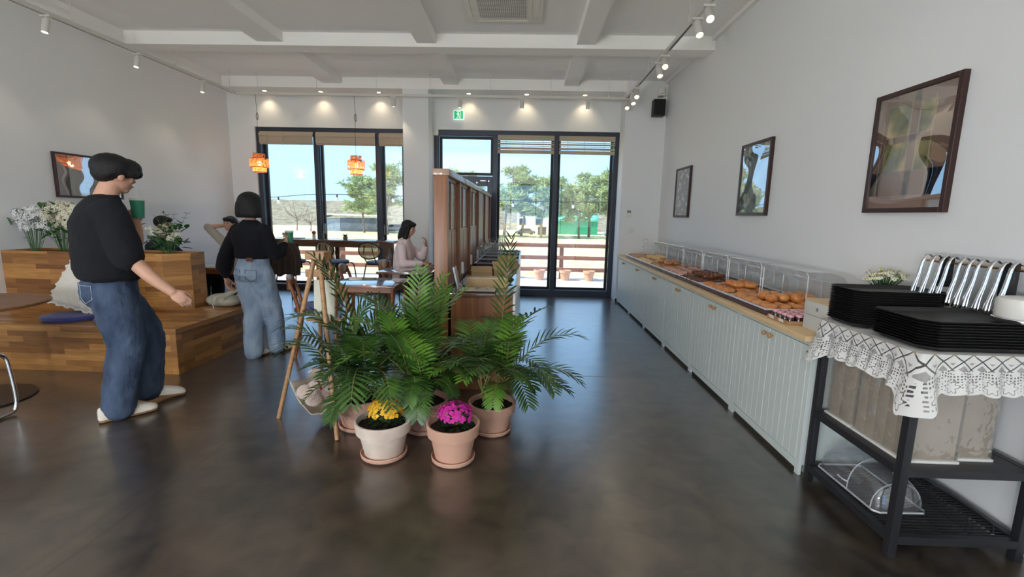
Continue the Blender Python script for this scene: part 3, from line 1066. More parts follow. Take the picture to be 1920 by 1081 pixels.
for x, lab in ((-4.42, 'leftmost of the six recessed downlights above the windows'), (-3.47, 'second recessed downlight from the left, above the left window'), (-2.50, 'recessed downlight just left of the middle pillar'),
               (-.99, 'recessed downlight to the right of the middle pillar'), (-.03, 'recessed downlight second from the right, above the right window'), (.93, 'rightmost of the six recessed downlights')):
    t = thing('downlight', lab, 'downlight', (x, 8.06, ZS), 0, 'recessed downlights in the dropped beam')
    MB().lathe([(.030, .0), (.043, -.004), (.046, -.001), (.046, .0)], (0, 0, 0), 24).build('trim_ring', M_whitemetal, t)
    MB().lathe([(.001, -.003), (.033, -.003)], (0, 0, 0), 24).build('lens', M_lampglow, t)
    l = add_light('downlight_bulb', 'SPOT', (x, 8.06, ZS-.012), 6.5, (1, .80, .52), spot_size=R_(110), spot_blend=.8, shadow_soft_size=.03)

# rattan-and-tube pendant lamps
def glassy(name, c):
    return glass_mat(name, c, .06, .1, op=.3, opcol=c)
M_orange = mat('orange_shade', srgb(232, 128, 60), .6, emit=srgb(240, 120, 40), estr=.35)
def shade_mat():
    m = bpy.data.materials.new('woven_orange_shade')
    m.use_nodes = True
    nt = m.node_tree
    nt.nodes.clear()
    out = nt.nodes.new('ShaderNodeOutputMaterial')
    tl = nt.nodes.new('ShaderNodeBsdfTranslucent')
    tl.inputs[0].default_value = srgb(255, 170, 110)
    df = nt.nodes.new('ShaderNodeBsdfDiffuse')
    df.inputs[0].default_value = srgb(240, 150, 96)
    mx = nt.nodes.new('ShaderNodeMixShader')
    mx.inputs[0].default_value = .6
    nt.links.new(tl.outputs[0], mx.inputs[2]); nt.links.new(df.outputs[0], mx.inputs[1])
    tr = nt.nodes.new('ShaderNodeBsdfTransparent')
    m2 = nt.nodes.new('ShaderNodeMixShader')
    t = tex_coord(nt, 'Object')
    v = nt.nodes.new('ShaderNodeTexVoronoi')
    v.inputs['Scale'].default_value = 26
    v.feature = 'DISTANCE_TO_EDGE'
    nt.links.new(t, v.inputs['Vector'])
    lt = nt.nodes.new('ShaderNodeMath'); lt.operation = 'GREATER_THAN'; lt.inputs[1].default_value = .17
    nt.links.new(v.outputs[0], lt.inputs[0])
    nt.links.new(lt.outputs[0], m2.inputs[0])
    nt.links.new(mx.outputs[0], m2.inputs[1]); nt.links.new(tr.outputs[0], m2.inputs[2])
    nt.links.new(m2.outputs[0], out.inputs[0])
    return m
M_woven = shade_mat()
M_rim = mat('brown_shade_rim', srgb(120, 72, 60), .6)
def pendant(x, y, z, s, label):
    t = thing('pendant_lamp', label, 'pendant lamp', (x, y, 3.225), 0, 'orange pendant lamps over the tables')
    zt = z-3.225
    MB().tube(spline([(0, 0, 0), (.01, 0, -.25), (.012, 0, -.35), (0, 0, -.5), (0, 0, zt+.15*s)], 24), .0028, 6).build('cord', M_black, t)
    MB().tube([(.01+.035*math.cos(a)*.5, 0, -.33+.055*math.sin(a)) for a in [i*PI/6 for i in range(12)]], .004, 6, closed=True).build('cord_loop', M_black, t)
    def ring(r0, z0, r1, z1, nm):
        rr = .02*s
        MB().lathe([(r0*.9*s, zt+z1*s), (r0*s, zt+z1*s-rr*.6), (r0*s, zt+z0*s+rr*.6), (r0*.93*s, zt+z0*s)], (0, 0, 0), 32).build(nm, M_woven, t)
        for zz, q in ((z0, .94), (z1, .91)):
            MB().tube([(r0*q*s*math.cos(a), r0*q*s*math.sin(a), zt+zz*s) for a in [i*PI/16 for i in range(32)]], .004*s, 6, closed=True).build('shade_rim', M_rim, t)
    ring(.085, .07, 0, .14, 'upper_shade')
    ring(.132, -.06, 0, .07, 'middle_shade')
    ring(.095, -.13, 0, -.06, 'lower_shade')
    MB().cyl((0, 0, zt+.03*s), (0, 0, zt+.15*s), .02*s, n=12).build('lamp_holder', M_brass, t)
    MB().ball((0, 0, zt+.0*s), .032*s, 16, 10).build('bulb', M_lampglow, t)
    add_light('pendant_bulb', 'POINT', (x, y, z-.05*s), 3, (1, .62, .3), shadow_soft_size=.03)
    return t
pendant(-4.345, 7.64, 2.165, 1.08, 'orange pendant lamp at the left edge of the left window')
pendant(-2.757, 7.64, 2.155, 1.06, 'orange pendant lamp hanging in front of the left window, by its second mullion')

# ceiling cassette air conditioner
t = thing('ceiling_air_conditioner', 'white square ceiling air conditioner with grey grille', 'air conditioner', (-.29, 5.11, ZC))
f = MB()
f.b2(-.42, .42, -.42, .42, -.035, 0, bev=.012)
f.b2(-.30, .30, -.30, .30, -.045, -.03, bev=.01)
f.build('fascia', M_white, t)
for (x0, x1, y0, y1) in ((-.27, .27, -.385, -.33), (-.27, .27, .33, .385), (-.385, -.33, -.27, .27), (.33, .385, -.27, .27)):
    MB().b2(x0, x1, y0, y1, -.042, -.034, bev=.006).build('louvre', M_white, t)
MB().b2(-.25, .25, -.25, .25, -.050, -.044).build('filter_panel', mat('dark_filter', srgb(70, 72, 78), .8), t)
gr = MB()
for i in range(25):
    p = -.245+i*.0204
    gr.b2(p-.0022, p+.0022, -.25, .25, -.0515, -.050)
for i in range(25):
    p = -.245+i*.0204
    gr.b2(-.25, .25, p-.0022, p+.0022, -.0520, -.0503)
gr.build('grille', M_white, t, smooth=0)

# speaker and dome camera at the right corner
t = thing('wall_speaker', 'black box speaker on a bracket high in the right corner', 'speaker', (2.05, 7.74, 3.0))
b = MB().b2(-.09, .09, -.10, .06, 0, .25, bev=.012)
b.build('cabinet', M_black, t)
MB().b2(-.08, .08, -.104, -.098, .015, .235).build('grille', mat('speaker_cloth', srgb(38, 38, 40), .9, bump=.5, bscale=500), t)
MB().b2(-.02, .02, .05, .065, .08, .18).build('bracket', M_blackmetal, t)
t = thing('security_camera', 'small white dome camera above the black speaker', 'camera', (2.08, 7.70, 3.36))
MB().b2(-.045, .045, -.045, .11, -.06, -.03, bev=.006).build('bracket', M_white, t)
MB().lathe([(.001, .10), (.05, .098), (.06, .08), (.058, .03), (.045, .0), (.03, -.005)], (0, .03, -.03), 24).build('housing', M_white, t)
MB().ball((0, .015, -.018), .036, 16, 10).build('dome', mat('smoked_dome', srgb(30, 30, 34), .1), t)

# exit sign: running figure pictogram, green
M_exit = mat('exit_green', srgb(40, 178, 120), .4, emit=srgb(40, 190, 120), estr=.5)
M_exitw = mat('exit_white', srgb(240, 250, 245), .4, emit=srgb(225, 250, 238), estr=.8)
t = thing('exit_sign', 'green emergency exit sign with white running figure above the door', 'sign', (-1.17, YB, 2.99))
MB().b2(-.085, .085, -.04, 0, 0, .15, bev=.006).build('housing', M_exitw, t)
MB().b2(-.076, .076, -.044, -.04, .009, .141).build('green_panel', M_exit, t)
fg = MB()
yf0, yf1 = -.047, -.044
fg.prism([(-.035, .018), (.040, .018), (.040, .132), (-.035, .132), (-.035, .126), (.034, .126), (.034, .024), (-.035, .024)], 1, yf0, yf1)
fg.cyl((-.008, yf1, .112), (-.008, yf0, .112), .009, n=14)
fg.prism([(-.022, .098), (.004, .101), (.010, .085), (-.002, .064), (-.016, .070)], 1, yf0, yf1)
fg.prism([(-.022, .098), (-.038, .082), (-.034, .078), (-.020, .09)], 1, yf0, yf1)
fg.prism([(.004, .099), (.022, .083), (.018, .079), (.004, .09)], 1, yf0, yf1)
fg.prism([(-.012, .068), (-.016, .045), (-.034, .034), (-.030, .029), (-.009, .042), (-.004, .066)], 1, yf0, yf1)
fg.prism([(-.006, .066), (.012, .050), (.010, .030), (.017, .030), (.019, .053), (.001, .070)], 1, yf0, yf1)
fg.build('running_figure', M_exitw, t, smooth=0)

# wall switch and thermostat by the right pillar
t = thing('wall_thermostat', 'small white control pad on the right pillar', 'switch', (1.70, 7.80, 1.42))
MB().b2(-.045, .045, -.018, 0, -.0, .13, bev=.004).build('case', M_white, t)
MB().b2(-.03, .03, -.020, -.017, .07, .11).build('screen', M_grey, t)
place(MB().b2(1.72, 1.80, 7.782, 7.80, 1.17, 1.25, bev=.003), 'wall_socket', M_white, 'white wall socket below the control pad on the pillar', 'socket')

# ------------------------------------------------------------------ framed pictures
def picture(y0, y1, z0, z1, mats_art, label, side=1, fr=.028, wall=None):
    x = (XR if side > 0 else XL)
    t = thing('framed_picture', label, 'picture', (x, (y0+y1)/2, (z0+z1)/2))
    s = -1 if side > 0 else 1
    hy, hz = (y1-y0)/2, (z1-z0)/2
    tilt = 0
    f = MB()
    d0, d1 = sorted((0, s*.032))
    f.b2(d0, d1, -hy, -hy+fr, -hz, hz)
    f.b2(d0, d1, hy-fr, hy, -hz, hz)
    f.b2(d0, d1, -hy+fr, hy-fr, -hz, -hz+fr)
    f.b2(d0, d1, -hy+fr, hy-fr, hz-fr, hz)
    f.build('frame', mat('dark_walnut_frame', srgb(58, 36, 32), .4), t, bevel=.003)
    a, b = sorted((s*.008, s*.012))
    MB().b2(a, b, -hy+fr, hy-fr, -hz+fr, hz-fr).build('print', mats_art, t, smooth=0)
    a = s*.024
    gl = MB().grid(lambda u, v: Vector((a+s*.0011*math.sin(u*5.3+v*3)*math.sin(v*7+1), lerp(-hy+fr, hy-fr, u), lerp(-hz+fr, hz-fr, v))), 30, 30)
    gl.build('glazing', M_picglass, t, smooth=180)
    return t, hy, hz, s
PLY = 5.03
M_picglass = glass_mat('acrylic_glazing', (1, 1, 1, 1), .34, .0)
def art_garden():
    m, nt, b = principled('garden_window_print')
    t = nt.nodes.new('ShaderNodeTexCoord')
    n = nt.nodes.new('ShaderNodeTexNoise'); n.inputs['Scale'].default_value = 9; n.inputs['Detail'].default_value = 8
    nt.links.new(t.outputs['Object'], n.inputs['Vector'])
    r = nt.nodes.new('ShaderNodeValToRGB')
    r.color_ramp.elements[0].position = .35; r.color_ramp.elements[0].color = srgb(70, 76, 44)
    r.color_ramp.elements[1].position = .66; r.color_ramp.elements[1].color = srgb(220, 190, 124)
    e = r.color_ramp.elements.new(.5); e.color = srgb(140, 140, 72)
    nt.links.new(n.outputs['Fac'], r.inputs[0])
    nt.links.new(r.outputs[0], b.inputs['Base Color'])
    return m
def art_flowers(name, dark, mid, petal, sc=11):
    m, nt, b = principled(name)
    t = nt.nodes.new('ShaderNodeTexCoord')
    n = nt.nodes.new('ShaderNodeTexNoise'); n.inputs['Scale'].default_value = 6; n.inputs['Detail'].default_value = 4
    nt.links.new(t.outputs['Object'], n.inputs['Vector'])
    r = nt.nodes.new('ShaderNodeValToRGB')
    r.color_ramp.elements[0].position = .35; r.color_ramp.elements[0].color = dark
    r.color_ramp.elements[1].position = .65; r.color_ramp.elements[1].color = mid
    nt.links.new(n.outputs['Fac'], r.inputs[0])
    v = nt.nodes.new('ShaderNodeTexVoronoi'); v.inputs['Scale'].default_value = sc
    nt.links.new(t.outputs['Object'], v.inputs['Vector'])
    q = nt.nodes.new('ShaderNodeValToRGB')
    q.color_ramp.elements[0].position = .30; q.color_ramp.elements[0].color = (1, 1, 1, 1)
    q.color_ramp.elements[1].position = .36; q.color_ramp.elements[1].color = (0, 0, 0, 1)
    nt.links.new(v.outputs['Distance'], q.inputs[0])
    mx = nt.nodes.new('ShaderNodeMix'); mx.data_type = 'RGBA'
    nt.links.new(q.outputs[0], mx.inputs['Factor'])
    nt.links.new(r.outputs[0], mx.inputs['A'])
    mx.inputs['B'].default_value = petal
    nt.links.new(mx.outputs['Result'], b.inputs['Base Color'])
    return m
M_garden = art_garden()
M_brownprint = mat('brown_print', srgb(142, 112, 92), .6, var=.12, vscale=3)
t, hy, hz, s = picture(2.513, 3.102, 1.479, 2.185, M_garden, 'large framed print of a brown window with garden foliage, nearest on the right wall')
# printed window joinery over the garden: flat brown bars on the print
br = MB()
X0, X1 = -.0145, -.0125
for (a, b_, c, d) in ((-hy+.028, -hy+.15, -hz+.10, hz-.028), (hy-.10, hy-.028, -hz+.10, hz-.028), (-.03, .015, -hz+.10, hz-.028),
                      (-hy+.15, hy-.10, hz-.09, hz-.028), (-hy+.15, hy-.10, .05, .085), (-hy+.028, hy-.028, -hz+.10, -hz+.24)):
    br.b2(X0, X1, a, b_, c, d)
br.build('printed_bars', M_brownprint, t, smooth=0)
bl = MB()
for (a, b_, c, d) in ((-hy+.16, -hy+.166, -hz+.1, hz-.07), (hy-.075, hy-.07, -hz+.1, hz-.05), (-.04, -.034, -hz+.24, hz-.09), (.02, .025, -hz+.24, hz-.09), (-hy+.15, hy-.1, .087, .092)):
    bl.b2(X0-.001, X1, a, b_, c, d)
bl.build('printed_highlights', mat('pale_line_print', srgb(186, 160, 134), .6), t, smooth=0)
MB().b2(X0-.001, X1, -hy+.028, hy-.028, -hz+.028, -hz+.10).build('print_margin', mat('dusty_pink_print', srgb(176, 146, 134), .6), t, smooth=0)
picture(4.335, 4.92, 1.461, 2.155, art_flowers('daisy_print', srgb(92, 110, 96), srgb(176, 188, 178), srgb(240, 236, 220), 9), 'middle framed print of pale daisies on the right wall')
picture(6.388, 6.98, 1.435, 2.118, art_flowers('snowdrop_print', srgb(52, 70, 60), srgb(96, 104, 130), srgb(222, 226, 196), 12), 'farthest and smallest-looking framed print of white flowers on the right wall')
t, hy, hz, s = picture(PLY, PLY+.84, 1.512, 2.0, mat('cream_print', srgb(226, 222, 214), .6, var=.05, vscale=2), 'landscape framed poster with a line drawing on the left wall', side=-1, fr=.022)
MB().b2(.0125, .0145, -hy+.022, -hy+.17, -hz+.022, hz-.022).build('printed_grid_band', mat('grey_grid_print', srgb(112, 110, 112), .6), t, smooth=0)
ld = MB()
for (cy, cz, ry, rz) in ((-.02, -.10, .05, .035), (.08, -.08, .05, .035), (.02, .0, .03, .03), (.18, -.05, .06, .04)):
    ld.tube([(.0145, cy+ry*math.cos(k*PI/8), cz+rz*math.sin(k*PI/8)) for k in range(16)], .0015, 4, closed=True)
ld.build('line_drawing', M_grey, t)
# ------------------------------------------------------------------ right-hand run of cabinets
CX = 1.572        # door face
def knob(parent, x, y, z, d=-1, mt=None):
    m = MB().lathe([(.006, 0), (.006, .012), (.014, .018), (.016, .026), (.012, .032), (.001, .034)], (x, y, z), 16,
                   rot=Matrix.Rotation(d*PI/2, 3, 'Y') if True else None)
    return m.build('knob', mt or M_knob, parent)
M_knob = mat('beech_knob', srgb(186, 140, 96), .5)
M_kick = mat('dark_kick', srgb(70, 72, 72), .7)
ys = [2.475, 3.35, 4.235, 5.10, 5.97, 6.855, 7.77]
CABL = ['nearest white beadboard cupboard, beside the black rack', 'second white beadboard cupboard from the black rack', 'third white beadboard cupboard from the black rack',
        'fourth white beadboard cupboard from the black rack', 'fifth white beadboard cupboard from the black rack', 'farthest white beadboard cupboard, beside the window pillar']
for i in range(6):
    y0, y1 = ys[i], ys[i+1]
    W = y1-y0
    t = thing('base_cabinet', CABL[i], 'cabinet', (CX+.3, (y0+y1)/2, 0), 0, 'white beadboard cupboards under the bread counter')
    X0 = -.30
    b = MB().b2(X0+.02, .325, -W/2, W/2, .06, .77)
    b.b2(X0+.001, X0+.02, -W/2, -W/2+.035, .0, .77)
    b.b2(X0+.001, X0+.02, W/2-.03, W/2, .0, .77)
    b.b2(X0+.001, X0+.02, -W/2+.035, W/2-.03, .03, .075)
    b.b2(X0+.001, X0+.02, -W/2+.035, W/2-.03, .745, .77)
    b.b2(X0+.05, .3, -W/2, W/2, .0, .06)
    b.build('body', M_cab, t, bevel=.0015)
    for k in (0, 1):
        a = -W/2+.037 if k == 0 else .003
        c = -.003 if k == 0 else W/2-.032
        n = 6
        w = (c-a)/n
        prof = []
        for q in range(n):
            p = a+q*w
            prof += [(X0-.0, p+.0018), (X0-.0, p+w-.0018)]
            if q < n-1:
                prof += [(X0+.0028, p+w)]
        prof = [(X0+.018, a)]+[(X0+.002, a)]+prof+[(X0+.002, c)]+[(X0+.018, c)]
        m = MB()
        m.prism(prof, 2, .08, .742)
        d = m.build('door', M_cab, t, smooth=20)
        ky = -.036 if k == 0 else .036
        knob(d, X0, ky, .705)
wt = MB().b2(1.535, 2.155, 2.49, 7.80, .772, .802, bev=.002)
o = place(wt, 'counter_worktop', M_topwood, 'long pale wood worktop over the white cupboards on the right', 'worktop')
place(MB().b2(2.157, 2.199, 2.49, 7.79, .772, .80), 'filler_strip', M_topwood, 'narrow wooden filler between the worktop and the right wall', 'filler strip')

# ------------------------------------------------------------------ bread display cases
M_tray_side = mat('maroon_tray', srgb(74, 48, 50), .4)
M_tray_rim = mat('silver_rim', srgb(222, 228, 238), .35, metal=.35)
M_tray_in = mat('dark_tray_bottom', srgb(70, 72, 80), .35, metal=.5)
M_clear = glass_mat('clear_acrylic', (.97, .98, .985, 1), .09, .03, bump=.06, bscale=6, op=.05, opcol=(.9, .92, .94, 1))
M_clear_edge = glass_mat('acrylic_edge', (.80, .83, .85, 1), .15, .1, op=.45, opcol=(.95, .96, .96, 1))
def crust(name, c1, c2, rough=.35, sc=14, coat=.4):
    return mat(name, c1, rough, col2=c2, vscale=sc, bump=.25, bscale=50, coat=coat)
M_bun = crust('golden_bun', srgb(176, 98, 46), srgb(222, 156, 88))
M_bun_d = crust('brown_pastry', srgb(84, 44, 28), srgb(136, 80, 50), .5)
M_croi = crust('croissant', srgb(160, 98, 52), srgb(206, 150, 94), .45)
M_pale = crust('pale_filled_bread', srgb(214, 172, 112), srgb(236, 206, 150), .5)
M_pink = crust('sandwich', srgb(196, 128, 108), srgb(226, 190, 160), .6)
M_choc = crust('chocolate_bread', srgb(56, 34, 28), srgb(100, 60, 44), .5)
def case(yc, W, label, opened=True, xo=0, flip=1, xc=None):
    """roll-top display case; opens towards -x"""
    xc = 1.86 if xc is None else xc
    t = thing('bread_display_case', label, 'display case', (xc, yc, .802), 0 if flip == 1 else PI, 'clear roll-top bread cases')
    D = .27
    h = W/2
    b = MB()
    b.b2(-D, D, -h, h, 0, .008)
    for (x0, x1, y0, y1) in ((-D, -D+.014, -h, h), (D-.014, D, -h, h), (-D+.014, D-.014, -h, -h+.014), (-D+.014, D-.014, h-.014, h)):
        b.b2(x0, x1, y0, y1, .008, .036)
    b.build('tray_base', M_tray_side, t, bevel=.002)
    r = MB()
    for (x0, x1, y0, y1) in ((-D-.006, -D+.02, -h-.0, h+.0), (D-.02, D+.004, -h, h), (-D+.02, D-.02, -h, -h+.02), (-D+.02, D-.02, h-.02, h)):
        r.b2(x0, x1, y0, y1, .036, .044)
    r.build('steel_rim', M_tray_rim, t, bevel=.002)
    MB().b2(-D+.02, D-.02, -h+.02, h-.02, .010, .014).build('tray_floor', M_tray_in, t)
    # roll top cover: fixed rear half and the slid-back front half inside it
    def arc(rx, rz, a0, a1, n=10, z0=.044, x0=D-.005):
        out = []
        for i in range(n+1):
            a = lerp(a0, a1, i/n)
            out.append((x0-rx*math.sin(a)**.8 if math.sin(a) > 0 else x0, z0+rz*math.cos(a)))
        return out
    # profile from the back foot up and forward: rounded rectangle
    prof = [(D-.01, .045), (D-.005, .14), (D-.02, .21), (D-.06, .26), (D-.13, .285), (D-.23, .29), (D-.285, .288)]
    m = MB()
    hh = h-.012
    for (p, q) in zip(prof[:-1], prof[1:]):
        m.add([(p[0], -hh, p[1]), (p[0], hh, p[1]), (q[0], hh, q[1]), (q[0], -hh, q[1])], [(0, 1, 2, 3)])
    m.build('rear_cover', M_clear, t, smooth=60)
    for s in (-1, 1):
        sd = MB()
        pts = [(x, s*hh, z) for x, z in prof]+[(D-.285, s*hh, .045)]
        sd.add(pts, [tuple(range(len(pts)))])
        sd.build('side_panel', M_clear, t, smooth=0)
    fr = [(D-.285, -hh, .045), (D-.285, -hh, .262), (D-.285, -hh+.028, .288), (D-.285, hh-.028, .288), (D-.285, hh, .262), (D-.285, hh, .045)]
    MB().tube(fr, .0042, 6).build('cover_rim', M_clear_edge, t)
    if opened:
        p2 = [(D-.03, .06), (D-.035, .13), (D-.055, .18), (D-.10, .215), (D-.16, .225)]
        m = MB(); h2 = hh-.05
        for (p, q) in zip(p2[:-1], p2[1:]):
            m.add([(p[0], -h2, p[1]), (p[0], h2, p[1]), (q[0], h2, q[1]), (q[0], -h2, q[1])], [(0, 1, 2, 3)])
        m.build('sliding_cover', M_clear, t, smooth=60)
        MB().tube([(D-.16, -h2, .06), (D-.16, -h2, .21), (D-.16, -h2+.02, .225), (D-.16, h2-.02, .225), (D-.16, h2, .21), (D-.16, h2, .06)], .003, 6).build('cover_rim', M_clear_edge, t)
        MB().tube([(D-.157, -.02, .222), (D-.185, -.02, .232), (D-.185, .02, .232), (D-.157, .02, .222)], .004, 6).build('cover_handle', M_clear_edge, t)
    MB().cyl((D-.285, hh+.001, .17), (D-.285, hh+.01, .17), .012, n=12).build('hinge_button', M_clear_edge, t)
    return t
edges = [3.02, 3.62, 4.23, 4.84, 5.44, 6.07, 6.70, 7.32]
CL = ['nearest clear roll-top case, heaped with glossy buns', 'second clear roll-top case from the near end, with oval rolls', 'third clear roll-top case, with dark chocolate twists',
      'fourth clear roll-top case, with pink-topped bread', 'fifth clear roll-top case, with croissants', 'sixth clear roll-top case, with pale cream bread', 'farthest clear roll-top case, beside the window pillar']
for i in range(7):
    case((edges[i]+edges[i+1])/2, edges[i+1]-edges[i]-.012, CL[i])
rb = random.Random(3)
def bun_mesh(kind):
    m = MB()
    if kind == 'bun':
        m.ball((0, 0, .026), (.047, .043, .031), 18, 10, fn=lambda v: Vector((v.x*(1 if v.z > -.2 else .93), v.y, max(v.z, -.8))))
    elif kind == 'oval':
        m.ball((0, 0, .026), (.062, .038, .03), 18, 10, fn=lambda v: Vector((v.x, v.y, max(v.z, -.75)+.05*math.sin(v.x*9))))
    elif kind == 'croissant':
        pts = [(.05*math.cos(a), .06*math.sin(a)-.02, .024) for a in [lerp(-.2, PI+.2, k/12) for k in range(13)]]
        rs = [.006+.021*math.sin(PI*k/12)**.7+.0018*(k % 2) for k in range(13)]
        m.tube(pts, rs, 10)
    elif kind == 'twist':
        pts = [(lerp(-.065, .065, k/14), .007*math.sin(k*1.6), .022+.005*math.cos(k*1.6)) for k in range(15)]
        m.tube(pts, [.008+.014*math.sin(PI*(k+.7)/15.4)**.5+.003*(k % 2) for k in range(15)], 8)
    elif kind == 'sandwich':
        m.box((0, 0, .012), (.10, .06, .022), bev=.008)
        m.box((0, 0, .030), (.095, .056, .014), bev=.005)
        m.box((0, 0, .044), (.10, .06, .018), bev=.008)
    return m
BM = {}
def bread(kind, mt, x, y, z, rz, label, group, name, tiltx=0, s=1):
    key = (kind, mt.name)
    if key not in BM:
        o = bun_mesh(kind).build(name, mt, smooth=180 if kind != 'sandwich' else 40)
        BM[key] = o
        c = o
    else:
        c = BM[key].copy()
        COL.objects.link(c)
    c.location = (x, y, z)
    c.rotation_euler = (tiltx, 0, rz)
    c.scale = (s, s, s)
    c['label'] = label
    c['category'] = 'bread'
    c['group'] = group
    return c
BSPEC = [('bun', M_bun, 'bread_bun', 'glossy golden bun in the nearest bread case'), ('oval', M_bun, 'oval_roll', 'oval brown roll in the second bread case from the near end'),
         ('twist', M_bun_d, 'chocolate_twist', 'dark chocolate twist in the third bread case'), ('sandwich', M_pink, 'filled_bread', 'pink-topped filled bread in the fourth bread case'),
         ('croissant', M_croi, 'croissant', 'croissant in the fifth bread case'), ('oval', M_pale, 'cream_bread', 'pale cream bread in the sixth bread case'),
         ('bun', M_croi, 'brown_bun', 'brown bun in the farthest bread case')]
for i, (kind, mt, nm, lab) in enumerate(BSPEC):
    y0, y1 = edges[i]+.06, edges[i+1]-.06
    px = .092 if kind in ('bun', 'oval', 'croissant', 'twist') else .11
    if kind == 'bun':
        px = .088
    py = {'bun': .092, 'oval': .088, 'twist': .062, 'sandwich': .075, 'croissant': .12}[kind]
    if kind in ('oval', 'twist', 'sandwich'):
        px = .135
    pos = []
    x = 1.655
    rows = 0
    while x < 2.04:
        y = y0
        while y <= y1:
            pos.append((x, y, 0)); y += py
        x += px; rows += 1
    if i == 0:
        for q in range(8):
            pos.append((1.71+.088*(q % 4), y0+.12+.11*(q//4)+.03*(q % 2), 1))
    elif i == 1:
        pos = [p for p in pos if not (p[0] < 1.7 and p[1] < 3.8) or p[1] > 3.75]
        for q in range(4):
            pos.append((1.76+.1*(q % 2), y0+.15+.12*(q//2), 1))
    elif i in (2, 4, 5):
        for q in range(5):
            pos.append((1.75+.1*(q % 2), y0+.1+.09*q*.8, 1))
    for (x, y, lay) in pos:
        z = .802+.0145+.040*lay+(.008 if lay else 0)
        rz = rb.uniform(-.35, .35)+(PI/2*rb.randint(0, 3) if kind in ('bun', 'croissant') else 0)
        bread(kind, mt, x+rb.uniform(-.006, .006), y+rb.uniform(-.006, .006), z, rz, lab, nm.replace('_', ' ')+'s in one bread case', nm, s=rb.uniform(.92, 1.06))

# jam jars on a little wooden tray
t = place(MB().b2(1.575, 1.80, 2.74, 2.975, .802, .812).b2(1.575, 1.585, 2.74, 2.975, .812, .828).b2(1.79, 1.80, 2.74, 2.975, .812, .828)
          .b2(1.585, 1.79, 2.74, 2.75, .812, .828).b2(1.585, 1.79, 2.965, 2.975, .812, .828), 'wooden_tray', M_easelwood, 'small wooden tray of jam jars at the near end of the worktop', 'tray', bevel=.001)
M_jam = mat('dark_jam', srgb(50, 26, 36), .15, coat=1)
M_lid = mat('pink_check_lid', srgb(214, 120, 132), .5, col2=srgb(240, 206, 208), vscale=120)
M_tag = mat('paper_label', srgb(226, 224, 218), .7)
j0 = thing('jam_jar', 'small dark jam jar with a pink lid on the wooden tray', 'jar', (1.61, 2.78, .812), 0, 'jam jars on the wooden tray')
MB().lathe([(.001, 0), (.018, 0), (.0215, .003), (.0215, .032), (.018, .037), (.018, .04)], (0, 0, 0), 18).build('jar_body', M_jam, j0)
MB().lathe([(.0195, .036), (.020, .047), (.018, .049), (.001, .049)], (0, 0, 0), 18).build('lid', M_lid, j0)
for s in range(4):
    for q in range(4):
        if s or q:
            dup(j0, (1.61+.052*s, 2.78+.054*q, .812))
for k, y in enumerate((2.80, 2.91)):
    place(MB().box((1.566, y, .822), (.002, .05, .02), rot=(0, -.25, 0)), 'price_card', M_tag, ('nearer' if k == 0 else 'farther')+' of the two small white cards on the jam tray front', 'card')
# storage boxes, pale grey with wooden top
t = thing('storage_box', 'lower of the two pale grey boxes between the bread and the black trays', 'box', (1.84, 2.62, .802))
MB().b2(-.19, .19, -.115, .10, 0, .085, bev=.003).build('box_body', mat('pale_grey_box', srgb(196, 196, 190), .6), t)
t = thing('storage_box', 'upper pale grey box with a wooden lid and a small dial', 'box', (1.84, 2.62, .888))
MB().b2(-.19, .19, -.115, .10, 0, .080, bev=.003).build('box_body', MATS['pale_grey_box'], t)
MB().b2(-.192, .192, -.117, .102, .080, .090, bev=.002).build('wooden_lid', M_topwood, t)
MB().cyl((-.191, -.02, .04), (-.193, -.02, .04), .010, n=16).build('dial', M_grey, t)

# ------------------------------------------------------------------ black rack with lace cloth
M_rack = mat('black_powder_coat', srgb(38, 38, 41), .45)
RXa, RXb, RYa, RYb, RZ = 1.585, 2.15, 1.83, 2.445, .895
t = thing('steel_rack', 'black steel rack with two shelves under the lace cloth', 'rack', ((RXa+RXb)/2, (RYa+RYb)/2, 0))
for x in (RXa, RXb-.035):
    for y in (RYa, RYb-.035):
        MB().b2(x, x+.035, y, y+.035, 0, RZ-.0, bev=.002).build('leg', M_rack, t, world=True)
def shelf(z, nm, mesh=False):
    f = MB()
    f.b2(RXa+.0, RXa+.03, RYa+.035, RYb-.035, z-.035, z)
    f.b2(RXb-.03, RXb, RYa+.035, RYb-.035, z-.035, z)
    f.b2(RXa+.035, RXb-.035, RYa, RYa+.03, z-.035, z)
    f.b2(RXa+.035, RXb-.035, RYb-.03, RYb, z-.035, z)
    s = f.build(nm, M_rack, t, world=True, bevel=.001)
    if mesh:
        g = MB()
        n = 26
        for i in range(n):
            y = lerp(RYa+.035, RYb-.035, (i+.5)/n)
            g.b2(RXa+.03, RXb-.03, y-.004, y+.004, z-.012, z-.006)
        for i in range(5):
            x = lerp(RXa+.06, RXb-.06, i/4)
            g.b2(x-.004, x+.004, RYa+.03, RYb-.03, z-.018, z-.012)
        g.build('shelf_mesh', M_rack, t, world=True)
    else:
        MB().b2(RXa+.03, RXb-.03, RYa+.03, RYb-.03, z-.012, z-.002).build('shelf_panel', M_rack, t, world=True)
shelf(.41, 'shelf_frame')
shelf(.10, 'shelf_frame', True)
MB().b2(RXa+.005, RXb-.005, RYa+.005, RYb-.005, RZ, RZ+.012).build('top_panel', M_topwood, t, world=True)

